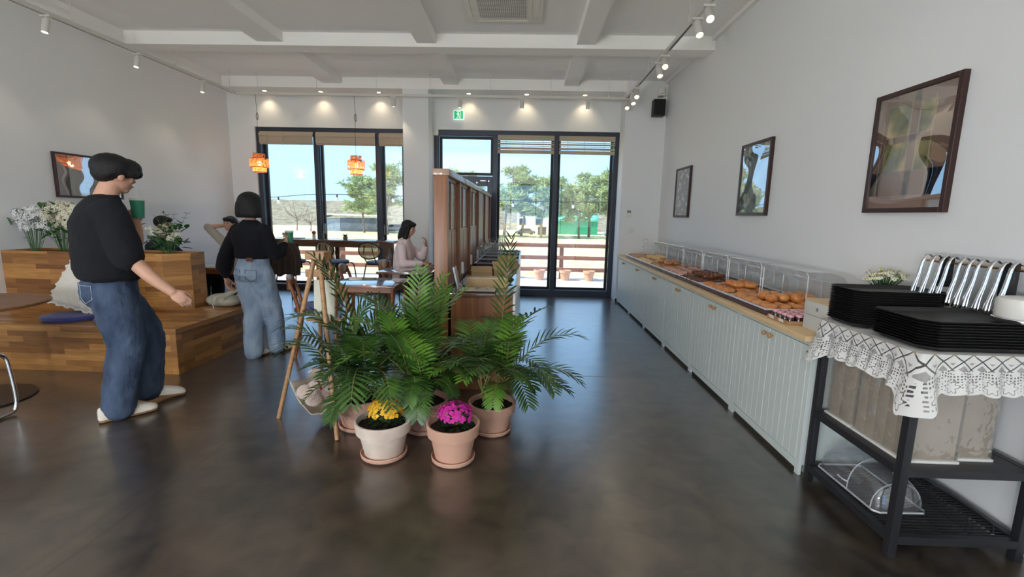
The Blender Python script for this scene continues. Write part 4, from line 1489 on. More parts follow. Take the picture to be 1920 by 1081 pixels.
def lace_mat():
    m = bpy.data.materials.new('lace')
    m.use_nodes = True
    nt = m.node_tree
    b = nt.nodes['Principled BSDF']
    b.inputs['Base Color'].default_value = srgb(214, 213, 210)
    b.inputs['Roughness'].default_value = .9
    uv = nt.nodes.new('ShaderNodeUVMap'); uv.uv_map = 'lace'
    sx = nt.nodes.new('ShaderNodeSeparateXYZ')
    nt.links.new(uv.outputs[0], sx.inputs[0])
    U, V = sx.outputs[0], sx.outputs[1]     # U metres along the hem, V 0 at the fold .. 1 at the hem
    def M(op, a, b_=None, c=None):
        n = nt.nodes.new('ShaderNodeMath'); n.operation = op
        for i, q in enumerate((a, b_, c)):
            if q is None: continue
            if isinstance(q, (int, float)): n.inputs[i].default_value = q
            else: nt.links.new(q, n.inputs[i])
        return n.outputs[0]
    # diamonds in the upper half: thin open lines
    p = M('MULTIPLY', U, 1/.075)
    q = M('MULTIPLY', V, 2.6)
    d1 = M('ABSOLUTE', M('SUBTRACT', M('FRACT', M('ADD', p, q)), .5))
    d2 = M('ABSOLUTE', M('SUBTRACT', M('FRACT', M('SUBTRACT', p, q)), .5))
    line = M('LESS_THAN', M('MINIMUM', d1, d2), .055)
    dia = M('MULTIPLY', line, M('LESS_THAN', V, .42))
    tri = M('MULTIPLY', M('GREATER_THAN', M('MINIMUM', d1, d2), .27), M('MULTIPLY', M('GREATER_THAN', V, .22), M('LESS_THAN', V, .5)))
    # net band
    vo = nt.nodes.new('ShaderNodeTexVoronoi'); vo.feature = 'DISTANCE_TO_EDGE'; vo.inputs['Scale'].default_value = 1
    cb = nt.nodes.new('ShaderNodeCombineXYZ')
    nt.links.new(M('MULTIPLY', U, 1/.011), cb.inputs[0]); nt.links.new(M('MULTIPLY', V, .16/.011), cb.inputs[1])
    nt.links.new(cb.outputs[0], vo.inputs['Vector'])
    vo.inputs['Randomness'].default_value = .25
    wav = M('MULTIPLY', M('SINE', M('MULTIPLY', U, 2*PI/.075)), .06)
    V2 = M('ADD', V, wav)
    band = M('MULTIPLY', M('GREATER_THAN', V2, .46), M('LESS_THAN', V2, .66))
    net = M('MULTIPLY', M('GREATER_THAN', vo.outputs['Distance'], .22), band)
    # flowers near the hem: rings of small openings
    fu = M('SUBTRACT', M('FRACT', M('MULTIPLY', U, 1/.075)), .5)
    fv = M('MULTIPLY', M('SUBTRACT', V, .80), .16/.075)
    rr = M('SQRT', M('ADD', M('MULTIPLY', fu, fu), M('MULTIPLY', fv, fv)))
    th = nt.nodes.new('ShaderNodeMath'); th.operation = 'ARCTAN2'
    nt.links.new(fv, th.inputs[0]); nt.links.new(fu, th.inputs[1])
    pet = M('ADD', .27, M('MULTIPLY', M('COSINE', M('MULTIPLY', th.outputs[0], 6)), .07))
    fl_ = M('LESS_THAN', M('ABSOLUTE', M('SUBTRACT', rr, pet)), .025)
    fl_ = M('MAXIMUM', fl_, M('MULTIPLY', M('GREATER_THAN', rr, .37), M('MULTIPLY', M('GREATER_THAN', vo.outputs['Distance'], .3), M('MULTIPLY', M('GREATER_THAN', V, .66), M('LESS_THAN', V, .93)))))
    hole = M('MAXIMUM', M('MAXIMUM', dia, M('MULTIPLY', tri, .6)), M('MAXIMUM', net, fl_))
    al = M('SUBTRACT', 1.0, M('MULTIPLY', hole, .88))
    top = M('LESS_THAN', V, .002)
    al = M('MAXIMUM', al, M('MULTIPLY', top, .9))
    nt.links.new(al, b.inputs['Alpha'])
    tr = nt.nodes.new('ShaderNodeBsdfTranslucent')
    return m
M_lace = lace_mat()
def lace_cloth():
    """closed strip round three sides of the rack top plus the flat top; hem is scalloped"""
    zt = RZ+.016
    e = .012
    # path of the fold: from back of far side, along x- side (front), then along near side to the wall
    path = [(2.15, RYb+e), (RXa+.04, RYb+e), (RXa-e, RYb-.02), (RXa-e, 2.3), (RXa-e, 2.1), (RXa-e, RYa+.05), (RXa-e+.012, RYa-e), (1.72, RYa-e), (1.9, RYa-e), (2.15, RYa-e)]
    P = [Vector((x, y, 0)) for x, y in path]
    # dense resample
    pts = []
    for a, b_ in zip(P[:-1], P[1:]):
        n = max(1, int((b_-a).length/.006))
        pts += [a.lerp(b_, i/n) for i in range(n)]
    pts.append(P[-1])
    L = [0]
    for a, b_ in zip(pts[:-1], pts[1:]):
        L.append(L[-1]+(b_-a).length)
    me_v, me_f, uvs = [], [], []
    NV = 16
    N = len(pts)
    for i, p in enumerate(pts):
        d = (pts[min(i+1, N-1)]-pts[max(i-1, 0)]).normalized()
        out = Vector((-d.y, d.x, 0))
        out = -out if out.dot(Vector((p.x-1.87, p.y-2.13, 0))) < 0 else out
        u = L[i]
        drop = .150+.014*abs(math.sin(PI*u/.075))
        # corner at the camera side hangs lower in a gathered fold
        dc = (Vector((p.x, p.y, 0))-Vector((RXa, RYa, 0))).length
        g = math.exp(-(dc/.045)**2)
        drop += .10*g
        df = (Vector((p.x, p.y, 0))-Vector((RXa, RYb, 0))).length
        g2 = math.exp(-(df/.09)**2)
        drop += .08*g2
        if p.y > RYb-.01 or False:
            drop += .02
        for k in range(NV+1):
            v = k/NV
            ripple = .010*math.sin(u*52+.6)*v+.006*math.sin(u*97+2)*v
            q = p+out*(.004+ripple+.02*v*v+.05*g*v+.05*g2*v)
            z = zt-drop*v**1.05
            me_v.append((q.x, q.y, z))
            uvs.append((u, max(.003, v)))
    W = NV+1
    for i in range(N-1):
        for k in range(NV):
            me_f.append((i*W+k, (i+1)*W+k, (i+1)*W+k+1, i*W+k+1))
    # flat top: fan to a coarse centre sheet
    base = len(me_v)
    tl = [(RXa-e, RYa-e), (2.15, RYa-e), (2.15, RYb+e), (RXa-e, RYb+e)]
    for x, y in tl:
        me_v.append((x, y, zt)); uvs.append((0, 0))
    me_f.append((base, base+1, base+2, base+3))
    me = bpy.data.meshes.new('lace_cloth')
    org = Vector((1.87, 2.13, RZ+.012))
    me.from_pydata([tuple(Vector(v)-org) for v in me_v], [], me_f)
    me.materials.append(M_lace)
    uv = me.uv_layers.new(name='lace')
    dat = []
    for p in me.polygons:
        for vi in p.vertices:
            dat += list(uvs[vi])
    uv.data.foreach_set('uv', dat)
    me.polygons.foreach_set('use_smooth', [True]*len(me.polygons))
    o = bpy.data.objects.new('lace_cloth', me)
    COL.objects.link(o)
    o.location = org
    tag(o, 'white lace tablecloth with scalloped hem over the black rack', 'tablecloth')
    return o
lace_cloth()

# black serving trays, chamfered corners, stacked
M_tray = mat('black_tray', srgb(34, 33, 33), .45, bump=.1, bscale=300)
def tray_mesh(lx, ly, ch=.055, h=.022):
    def ring(s, z, c):
        x, y = lx/2*s, ly/2*s
        return [(-x+c, -y, z), (x-c, -y, z), (x, -y+c, z), (x, y-c, z), (x-c, y, z), (-x+c, y, z), (-x, y-c, z), (-x, -y+c, z)]
    m = MB()
    R = [ring(.88, 0, ch), ring(.975, h*.85, ch), ring(1.012, h, ch), ring(.995, h, ch), ring(.985, h*.8, ch), ring(.88, .005, ch)]
    vs = [v for r in R for v in r]
    fs = [tuple(range(7, -1, -1))]
    for i in range(len(R)-1):
        fs += [(i*8+k, i*8+(k+1) % 8, (i+1)*8+(k+1) % 8, (i+1)*8+k) for k in range(8)]
    fs.append(tuple((len(R)-1)*8+k for k in range(8)))
    m.add(vs, fs)
    return m
ZT = RZ+.018
def tray_stack(cx, cy, lx, ly, n, rz, pitch, what, ch=.055, z0=None):
    z0 = ZT if z0 is None else z0
    for k in range(n):
        if k == 0:
            o = tray_mesh(lx, ly, ch).build('serving_tray', M_tray, smooth=25)
            first = o
        else:
            o = first.copy(); COL.objects.link(o)
        o.location = (cx+rb.uniform(-.0015, .0015), cy+rb.uniform(-.0015, .0015), z0+k*pitch)
        o.rotation_euler = (0, 0, rz)
        pos = 'topmost black tray of ' if k == n-1 else 'bottom black tray of ' if k == 0 else 'black tray inside '
        tag(o, pos+what, 'tray', 'black trays in '+what)
tray_stack(1.815, 2.345, .43, .26, 15, -.03, .0115, 'the tall stack at the far end of the rack', ch=.04)
tray_stack(1.865, 1.995, .53, .325, 10, .0, .0115, 'the wide front stack nearest the viewpoint', ch=.045)
# metal tongs hanging over the rim of a clear holder
M_tongs = M_chrome
t = thing('tongs_holder', 'clear acrylic holder behind the trays with steel tongs over its rail', 'holder', (2.10, 2.19, ZT-.006))
MB().b2(-.05, .05, -.28, .28, 0, .006).build('base_plate', M_clear_edge, t)
MB().b2(.035, .041, -.28, .28, .006, .33).build('back_panel', M_clear, t, smooth=0)
MB().b2(-.02, .036, .274, .28, .006, .33).build('side_panel', M_clear, t, smooth=0)
MB().tube([(-.022, -.28, .325), (-.022, .26, .325), (-.0, .278, .325), (.03, .278, .325)], .005, 8).build('rail', M_brass, t)
MB().tube([(-.022, .277, .0), (-.022, .277, .33), (.036, .277, .33)], .0025, 6).build('edge', M_clear_edge, t)
def tongs(y, k, lab):
    t = thing('serving_tongs', lab, 'tongs', (2.03, y, ZT+.31), 0, 'steel tongs hanging on the holder')
    for s in (-1, 1):
        m = MB()
        w = .017
        prof = [(0.036, .03), (0.012, .045), (-.012-.006*s, .02), (-.030-.012*s, -.06), (-.052-.022*s, -.13), (-.066-.03*s, -.185)]
        if s == 1:
            prof = [(0.036, .03), (.014, .043), (-.010, .016), (-.024, -.06), (-.042, -.13), (-.05, -.18)]
        pts = spline([(a, 0, b_) for a, b_ in prof], 16)
        pv = []
        for i, p in enumerate(pts):
            ww = w*(1 if i < 11 else 1+.3*(i-11)/5)
            pv += [Vector((p.x, -ww/2, p.z)), Vector((p.x-.004, 0, p.z)), Vector((p.x, ww/2, p.z))]
        fs = []
        for i in range(len(pts)-1):
            for c in (0, 1):
                fs.append((i*3+c, i*3+c+1, (i+1)*3+c+1, (i+1)*3+c))
        m.add(pv, fs)
        m.build('arm', M_chrome, t, smooth=60, thick=.0012)
    return t
for k in range(10):
    tongs(2.40-.048*k+rb.uniform(-.006, .006), k, 'shiny steel serving tongs hanging on the clear holder behind the trays')
for k, y in enumerate((2.335, 2.03)):
    place(MB().b2(2.055, 2.10, y-.02, y+.02, ZT+.20, ZT+.345, bev=.006), 'bulldog_clip', M_black, ('farther' if k == 0 else 'nearer')+' of the two black clips on the tongs rail', 'clip', origin=(2.08, y, ZT+.20))
# white round appliance (tissue / cup dispenser)
t = thing('round_dispenser', 'white round dispenser on a steel base at the right edge', 'dispenser', (2.03, 1.895, ZT+.12))
MB().lathe([(.001, 0), (.095, 0), (.098, .004), (.098, .014), (.092, .018)], (0, 0, 0), 40).build('steel_base', M_chrome, t)
MB().lathe([(.09, .018), (.092, .022), (.092, .085), (.088, .094), (.06, .10), (.001, .10)], (0, 0, 0), 40).build('drum', M_white, t)

# daisies in a small pot on the worktop, behind the trays
M_petal = mat('white_petal', srgb(240, 240, 226), .8)
M_yolk = mat('yellow_centre', srgb(214, 190, 70), .8)
M_leaf = mat('leaf_green', srgb(60, 100, 52), .6, var=.3, vscale=20)
def daisies(x, y, z, s, n, label, spread=.075, H=.10, seed=1, pot=True):
    r = random.Random(seed)
    t = thing('flower_pot', label, 'flowers', (x, y, z))
    MB().lathe([(.001, 0), (.032*s, 0), (.040*s, .06*s), (.042*s, .065*s), (.036*s, .065*s), (.001, .055*s)], (0, 0, 0), 20).build('pot', M_white, t)
    st = MB(); pe = MB(); ye = MB(); lf = MB()
    for i in range(n):
        a = r.uniform(0, 2*PI); q = spread*s*math.sqrt(r.random())
        top = Vector((q*math.cos(a), q*math.sin(a), (.065+H*(.55+.45*r.random())*(1-.3*(q/spread/s)**2))*s))
        st.tube([(0, 0, .055*s), (top.x*.5, top.y*.5, top.z*.6), top], .0012*s, 4)
        nrm = (top-Vector((0, 0, .03))).normalized()
        X, Y_, D = frame_from(nrm)
        R = .013*s
        for k in range(9):
            b = 2*PI*k/9
            d = X*math.cos(b)+Y_*math.sin(b)
            e_ = X*math.cos(b+.28)+Y_*math.sin(b+.28); f_ = X*math.cos(b-.28)+Y_*math.sin(b-.28)
            pe.add([top, top+e_*R*.7+D*.001, top+d*R, top+f_*R*.7+D*.001], [(0, 1, 2, 3)])
        ye.ball(top+D*.0015, .0035*s, 8, 5)
        for k in range(2):
            p = Vector((top.x*.6, top.y*.6, top.z*.5))
            d = Vector((r.uniform(-1, 1), r.uniform(-1, 1), r.uniform(-.1, .6))).normalized()*.028*s
            sd = d.cross(Vector((0, 0, 1))).normalized()*.007*s
            lf.add([p, p+d*.5+sd, p+d, p+d*.5-sd], [(0, 1, 2, 3)])
    st.build('stems', M_leaf, t); pe.build('petals', M_petal, t, smooth=0); ye.build('centres', M_yolk, t); lf.build('leaves', M_leaf, t, smooth=0)
    return t
daisies(2.04, 2.66, .979, 1.05, 85, 'pot of small white daisies standing on the storage box', spread=.10, H=.12)

# plastic-wrapped bundles on the middle shelf
M_carton = mat('kraft_carton', srgb(178, 164, 146), .8, var=.08, vscale=6)
M_wrap = glass_mat('crinkled_plastic', (.93, .93, .92, 1), .14, .12, bump=1.0, bscale=14, op=.10, opcol=(.8, .78, .75, 1))
def bundle(x0, x1, y0, y1, z1, n, label, axis='y'):
    t = thing('wrapped_bundle', label, 'bundle', ((x0+x1)/2, (y0+y1)/2, .408), 0, 'plastic-wrapped paper bundles on the rack shelf')
    hx, hy, hz = (x1-x0)/2, (y1-y0)/2, z1-.408
    MB().b2(-hx-.012, hx+.012, -hy-.012, hy+.012, 0, .012, bev=.002).build('card_tray', M_white, t)
    s = MB()
    for k in range(n):
        a = lerp(-hy, hy, k/n); b_ = lerp(-hy, hy, (k+1)/n)
        s.b2(-hx, hx, a+.001, b_-.001, .013, hz-.004-.01*rb.random(), bev=.004)
    s.build('cartons', M_carton, t)
    w = MB()
    def sheet(fn, nu, nv):
        w.grid(fn, nu, nv)
    nn = lambda p: .006*noise.noise(Vector(p)*28)
    for (fx) in (-hx-.006, hx+.006):
        w.grid(lambda u, v: Vector((fx+nn((fx, u, v*2)), lerp(-hy-.005, hy+.005, u), lerp(.012, hz, v))), 14, 22)
    for fy in (-hy-.006, hy+.006):
        w.grid(lambda u, v: Vector((lerp(-hx-.005, hx+.005, u), fy+nn((u, fy, v*2)), lerp(.012, hz, v))), 14, 22)
    w.grid(lambda u, v: Vector((lerp(-hx-.005, hx+.005, u), lerp(-hy-.005, hy+.005, v), hz+.002+nn((u, v, 1)))), 12, 12)
    w.build('plastic_wrap', M_wrap, t, smooth=180)
    return t
bundle(1.645, 1.86, 2.23, 2.40, .83, 2, 'farthest plastic-wrapped bundle on the rack shelf, next to the cupboards')
bundle(1.645, 1.86, 1.90, 2.20, .84, 5, 'large plastic-wrapped bundle in the middle of the rack shelf')
bundle(1.90, 2.03, 1.93, 2.13, .80, 2, 'narrow plastic-wrapped bundle at the right, behind the front leg')
place(MB().lathe([(.001, .0), (.036, 0), (.040, .01), (.036, .012), (.030, .05), (.028, .30), (.001, .30)], (2.085, 2.03, .408), 24), 'cup_stack', M_white,
      'stack of white cups standing at the back of the rack shelf', 'cups')
# clear dome lids lying on the lower shelf
M_dome = glass_mat('clear_dome', (.93, .95, .97, 1), .12, .03, op=.10, opcol=(.85, .88, .92, 1))
def dome(x, y, z, lx, ly, h, rz, label):
    t = thing('dome_lid', label, 'lid', (x, y, z), rz)
    def fn(u, v):
        a = lerp(-1, 1, u); b_ = lerp(0, PI, v)
        e = (1-abs(a)**5)**.25 if abs(a) < 1 else 0
        return Vector((-math.cos(b_)*lx/2*(.55+.45*e), a*ly/2, math.sin(b_)**.8*h*e))
    MB().grid(fn, 26, 18)  .build('dome', M_dome, t, smooth=180)
    r = [(-lx/2, -ly/2+.02), (-lx/2+.02, -ly/2), (lx/2-.02, -ly/2), (lx/2, -ly/2+.02), (lx/2, ly/2-.02), (lx/2-.02, ly/2), (-lx/2+.02, ly/2), (-lx/2, ly/2-.02)]
    MB().tube([(a, b_, .006) for a, b_ in r], .005, 6, closed=True).build('rim', M_clear_edge, t)
    MB().tube([(-lx/2*math.cos(q)*.99, -.02, .004+math.sin(q)**.8*(h+.002)) for q in [PI*i/14 for i in range(15)]], .003, 6).build('seam', M_clear_edge, t)
    MB().tube([(-lx/2*.98*math.cos(q), -ly/2*.82, .004+math.sin(q)**.8*(h-.035)) for q in [PI*i/14 for i in range(15)]], .003, 6).build('end_seam', M_clear_edge, t)
    MB().tube([(-lx/2-.004, -.03, .05), (-lx/2-.02, -.02, .055), (-lx/2-.02, .02, .055), (-lx/2-.004, .03, .05)], .004, 6).build('handle', M_clear_edge, t)
    return t
dome(1.75, 2.20, .101, .24, .42, .16, .03, 'long clear dome cover lying on the lower rack shelf')
c = MB()
c.tube(spline([(1.98, 1.90, .108), (2.04, 2.0, .112), (2.0, 2.1, .11), (2.08, 2.2, .12), (2.1, 1.95, .112), (2.05, 1.87, .11)], 40), .004, 6)
place(c, 'power_cable', M_black, 'thin dark cable coiled at the back of the lower rack shelf', 'cable')
# ------------------------------------------------------------------ wooden partition
t = thing('wooden_partition', 'long wooden partition with reeded glass panes standing behind the palms', 'partition', (-.65, 5.77, 0))
PY0, PY1, PT = 3.585, 7.97, 1.755
posts = [3.585, 4.26, 5.09, 6.00, 6.98, 7.92]
for i, y in enumerate(posts):
    w = .05
    MB().b2(-.703, -.598, y, y+w, 0, PT-.05, bev=.002).build('post', M_panelwood, t, world=True)
MB().b2(-.712, -.585, PY0-.004, PY1+.004, PT-.05, PT, bev=.003).build('cap_rail', grain('light_cap_wood', srgb(150, 112, 84), srgb(176, 138, 108), .35, coat=.4), t, world=True)
M_reeded = glass_mat('reeded_glass', (.86, .95, .92, 1), .12, .18, bump=.6, bscale=30, op=.62, opcol=(.84, .93, .88, 1))
for i in range(5):
    y0, y1 = posts[i]+.05, posts[i+1]
    zt, zb = PT-.05, 0
    if i < 3:
        zb_ = 1.265
        m = MB().b2(-.66, -.625, y0, y1, 0, zb_-.0)
        m.build('lower_panel', M_panelwood, t, world=True)
        mid = (y0+y1)/2
        for (a, b_) in ((y0+.03, mid-.015), (mid+.015, y1-.03)):
            MB().b2(-.648, -.642, a, b_, zb_+.02, zt-.025).build('glass_pane', M_reeded, t, world=True, smooth=0)
        sash = MB()
        for (a, b_, c, d) in ((y0, y0+.03, zb_, zt), (y1-.03, y1, zb_, zt), (mid-.015, mid+.015, zb_, zt), (y0+.03, y1-.03, zt-.025, zt), (y0+.03, y1-.03, zb_, zb_+.02)):
            sash.b2(-.658, -.628, a, b_, c, d)
        sash.build('sash', M_panelwood, t, world=True, bevel=.001)
    else:
        MB().b2(-.66, -.625, y0, y1, 0, zt).build('lower_panel', M_panelwood, t, world=True)
    for k in range(1, 4):
        yy = lerp(y0, y1, k/4)
        MB().b2(-.626, -.6235, yy-.0015, yy+.0015, .8, 1.26 if i < 3 else zt).build('panel_groove', M_kick, t, world=True)

# counter against the partition
M_counterwhite = mat('white_counter_front', srgb(226, 228, 228), .35)
t = thing('serving_counter', 'low brown serving counter with pale front standing against the partition', 'counter', (-.33, 5.77, 0))
MB().b2(-.58, -.085, 3.625, 7.90, 0, .775).build('body', M_panelwood, t, world=True)
MB().b2(-.59, -.08, 3.60, 7.92, .775, .80, bev=.002).build('counter_top', M_tablewood, t, world=True)
MB().b2(-.084, -.064, 3.60, 7.92, .06, .80, bev=.002).build('front_panel', M_counterwhite, t, world=True)
# things on it
M_kraft = mat('kraft_paper', srgb(196, 168, 126), .8, var=.06, vscale=10)
t = thing('paper_tray', 'low tray with a sheet and utensils at the near end of the serving counter', 'tray', (-.37, 3.74, .80))
MB().b2(-.17, .15, -.10, .10, 0, .012, bev=.003).build('tray_body', M_black, t)
MB().b2(-.16, .14, -.09, .09, .012, .014).build('sheet', mat('cream_paper', srgb(222, 206, 184), .7), t)
for k in range(6):
    o = MB().tube([(-.02+.02*k, -.06, .018), (-.01+.02*k, .0, .03), (-.03+.022*k, .06, .02)], .0035, 6)
    ob = o.build('teaspoon', M_chrome)
    ob.location = (-.37, 3.76, .80)
    tag(ob, 'steel teaspoon lying on the near tray of the serving counter', 'spoon', 'teaspoons on the near tray')
def open_box(x, y, z, w, d, h, rz, label, lid=.6, cat='box', mt=None):
    t = thing('paper_box', label, cat, (x, y, z), rz)
    m = MB()
    th = .004
    m.b2(-w/2, w/2, -d/2, d/2, 0, th)
    for (a, b_, c, e_) in ((-w/2, -w/2+th, -d/2, d/2), (w/2-th, w/2, -d/2, d/2), (-w/2+th, w/2-th, -d/2, -d/2+th), (-w/2+th, w/2-th, d/2-th, d/2)):
        m.b2(a, b_, c, e_, th, h)
    m.build('box_body', mt or M_kraft, t)
    if lid:
        l = MB().box((0, d*.28*math.cos(lid), d*.28*math.sin(lid)+.0), (w, d*.56, .004), rot=(lid, 0, 0))
        o = l.build('lid', mt or M_kraft, t)
        o.location = (0, -d/2 if lid < 1.4 else d/2-.004, h)
    return t
open_box(-.32, 4.02, .80, .36, .20, .075, .0, 'kraft box of paper sachets lying open nearest on the serving counter', lid=0)
sac = MB()
for k in range(14):
    m = MB().box((0, 0, .012), (.05, .004, .05), rot=(-.25, .1*rb.uniform(-1, 1), 0))
    o = m.build('paper_sachet', M_tag)
    o.location = (-.47+.022*k, 4.02, .835)
    tag(o, 'white paper sachet standing in the open kraft box on the serving counter', 'sachet', 'white paper sachets in the nearest kraft box')
for k in range(7):
    bread('oval', M_choc, -.47+.055*k, 4.20+.02*(k % 2), .815, .5*k, 'dark roll on the serving counter behind the open sachet box', 'dark rolls on the serving counter', 'dark_roll', s=.8)
open_box(-.42, 4.50, .80, .20, .22, .075, .15, 'open kraft carton on the left side of the serving counter', lid=.35)
open_box(-.27, 4.66, .80, .12, .26, .085, .25, 'tall kraft carton leaning in the middle of the serving counter', lid=.5)
open_box(-.19, 5.25, .80, .20, .24, .10, -.2, 'kraft carton with raised lid further back on the serving counter', lid=.5)
for k in range(6):
    bread('sandwich', M_pink, -.16-.02*(k % 2), 4.42+.09*k, .815, .3*k, 'pink-filled sandwich at the aisle side of the serving counter', 'sandwiches on the serving counter', 'sandwich', s=.75)
for k in range(5):
    bread('bun', M_bun_d, -.30+.07*(k % 3), 4.92+.07*(k//3), .815, .3*k, 'brown roll between the kraft cartons on the serving counter', 'brown rolls on the serving counter', 'brown_roll', s=.8)
# further display cases on this counter, seen end-on
for k, (y, lab) in enumerate(((5.75, 'clear roll-top case nearest on the serving counter'), (6.30, 'clear roll-top case second on the serving counter'), (6.85, 'clear roll-top case third on the serving counter'), (7.42, 'clear roll-top case last on the serving counter, by the window'))):
    case(y, .50, lab, xc=-.33, flip=-1)
    for q in range(5):
        bread('bun', M_bun_d, -.14-.09*(q % 2), y-.14+.07*q, .8165, .4*q, 'dark round bun in a case on the serving counter', 'dark buns in the serving counter cases', 'dark_bun', s=.85)
# candle-like table menu stands with tall white cards
for k, (x, y, lab) in enumerate(((-.535, 3.98, 'nearest tall white price stick on the serving counter'), (-.545, 4.72, 'second tall white price stick on the serving counter'),
                                 (-.545, 5.36, 'third tall white price stick on the serving counter'), (-.545, 6.2, 'fourth tall white price stick on the serving counter'))):
    t = thing('price_stand', lab, 'price stand', (x, y, .80), 0, 'price stands along the partition')
    MB().lathe([(.001, 0), (.032, 0), (.032, .004), (.004, .008)], (0, 0, 0), 18).build('base', M_blackmetal, t)
    MB().cyl((0, 0, .006), (0, 0, .12), .0028, n=8).build('stem', M_brass, t)
    MB().b2(-.010, .010, -.002, .002, .11, .21).build('card', M_tag, t)
# leaning menu board and mirror-like sign near the post
t = thing('menu_board', 'silvery menu sheet leaning against the partition post', 'menu', (-.545, 3.72, .80), .0)
MB().box((0, 0, .10), (.012, .12, .20), rot=(0, -.22, 0)).build('sheet', M_chrome if False else mat('silver_board', srgb(176, 182, 190), .25, metal=.6), t)
MB().tube([(.02, .04, 0), (.04, .04, .03), (.012, .04, .06)], .004, 6).build('prop', M_white, t)

# ------------------------------------------------------------------ potted palms
M_stem = mat('palm_stem', srgb(106, 122, 62), .6, var=.3, vscale=9, col2=srgb(150, 132, 92))
M_palm = mat('palm_leaf', srgb(30, 58, 24), .4, var=.3, vscale=5, col2=srgb(72, 108, 42), spec=.5)
M_palm2 = mat('palm_leaf_fresh', srgb(60, 100, 32), .4, var=.3, vscale=5, col2=srgb(106, 146, 52), spec=.5)
def potted(name, label, cat, x, y, R, H, mt, rz=0, group=None, saucer=True, tilt=0):
    t = thing(name, label, cat, (x, y, 0), rz, group)
    MB().lathe([(.001, .020), (R*.66, .020), (R*.70, .022), (R*.88, H*.66), (R*.88, H*.675), (R*.97, H*.69), (R*1.0, H*.70), (R*1.045, H*.985), (R*1.03, H), (R*.965, H), (R*.95, H*.975), (R*.90, H*.72), (R*.78, H*.70), (R*.5, H*.5)],
               (0, 0, 0), 48).build('pot', mt, t, smooth=35)
    MB().lathe([(.001, 0), (R*.74, 0), (R*.84, .012), (R*.86, .030), (R*.84, .034), (R*.82, .030), (R*.76, .014), (.001, .010)], (0, 0, 0), 48).build('saucer', M_terracotta, t, smooth=35)
    s = MB()
    zs = H*.84
    s.grid(lambda u, v: Vector((R*.93*v*math.cos(2*PI*u), R*.93*v*math.sin(2*PI*u), zs+.008*noise.noise(Vector((v*math.cos(2*PI*u)*5, v*math.sin(2*PI*u)*5, x*9)))*(1 if v > 0 else 0))), 30, 8)
    s.build('soil', M_soil, t)
    return t, zs
def frond(mb, st, base, az, elev, L, droop, r, nl=17, lw=.013, ll=.17, fold=.5):
    """pinnate leaf: arching rachis with two rows of narrow leaflets"""
    p = Vector(base)
    d = Vector((math.cos(az)*math.cos(elev), math.sin(az)*math.cos(elev), math.sin(elev)))
    pts = [p.copy()]
    n = 20
    for i in range(n):
        t_ = i/n
        d = (d+Vector((0, 0, -droop*(.25+1.6*t_)/n))).normalized()
        p = p+d*L/n
        pts.append(p.copy())
    st.tube(pts, [lerp(.0042, .0010, i/n) for i in range(n+1)], 5)
    for k in range(nl):
        t_ = lerp(.22, .99, k/(nl-1))
        i = min(n-1, int(t_*n))
        q = pts[i].lerp(pts[i+1], t_*n-i)
        dd = (pts[i+1]-pts[i]).normalized()
        side = dd.cross(Vector((0, 0, 1)))
        if side.length < .1:
            side = Vector((math.sin(az), -math.cos(az), 0))
        side.normalize()
        upv = side.cross(dd).normalized()
        size = ll*(math.sin(PI*(.12+.80*(t_-.22)/.78))**.6)*r.uniform(.88, 1.08)
        for s in (-1, 1):
            sweep = lerp(.55, 1.1, (t_-.2)/.8)
            ld = (side*s*math.cos(sweep*.75)+dd*math.sin(sweep*.75)+upv*r.uniform(.0, .22)).normalized()
            w = lw*(.75+.25*size/ll)
            wv = ld.cross(upv).normalized()
            a0 = q
            prev = None
            m = 5
            verts = []
            pp = Vector(q)
            ldd = ld.copy()
            for j in range(m+1):
                f = j/m
                ww = w*(math.sin(PI*min(1, f*.9+.10))**.8)*(1 if f < .99 else .05)
                verts += [pp-wv*ww-upv*0, pp+upv*(-.0025*0)+Vector((0, 0, .003*fold*math.sin(PI*f))), pp+wv*ww]
                ldd = (ldd+Vector((0, 0, -.22*f*1.3*fold))).normalized()
                pp = pp+ldd*size/m
            fs = []
            for j in range(m):
                b = j*3
                fs += [(b, b+1, b+4, b+3), (b+1, b+2, b+5, b+4)]
            mb.add(verts, fs)
def palm(label, x, y, R, H, fr, seed, stems=6, rz=0, extra_group='potted parlour palms in front of the partition'):
    r = random.Random(seed)
    t, zs = potted('potted_palm', label, 'potted plant', x, y, R, H, M_terracotta, rz, extra_group)
    st = MB(); g = MB(); g2 = MB(); cane = MB()
    canes = []
    for i in range(stems):
        a = r.uniform(0, 2*PI); q = R*.5*math.sqrt(r.random())
        b = Vector((q*math.cos(a), q*math.sin(a), zs-.01))
        h = r.uniform(.05, .20)
        tp = b+Vector((math.cos(a)*h*.35, math.sin(a)*h*.35, h))
        cane.tube([b, b.lerp(tp, .5)+Vector((r.uniform(-.01, .01), r.uniform(-.01, .01), 0)), tp], [.0085, .007, .006], 8)
        canes.append(tp)
    for (az, elev, L, droop, fresh) in fr:
        tp = canes[r.randrange(len(canes))]
        # petiole leaves the cane along the frond's own bearing
        frond(g2 if fresh else g, st, tp, R_(az), R_(elev), L, droop, r, nl=r.randint(15, 20), ll=r.uniform(.125, .165)*(L/.55)**.5, lw=r.uniform(.0075, .0105))
    cane.build('canes', M_stem, t)
    st.build('leaf_stalks', M_stem, t)
    g.build('dark_fronds', M_palm, t, smooth=180)
    if g2.v:
        g2.build('fresh_fronds', M_palm2, t, smooth=180)
    return t
def fan(r, n, azr, elr, Lr, fresh=.25, dr=(.9, 1.9)):
    return [(r.uniform(*azr), r.uniform(*elr), r.uniform(*Lr), r.uniform(*dr), r.random() < fresh) for _ in range(n)]
r1 = random.Random(21)
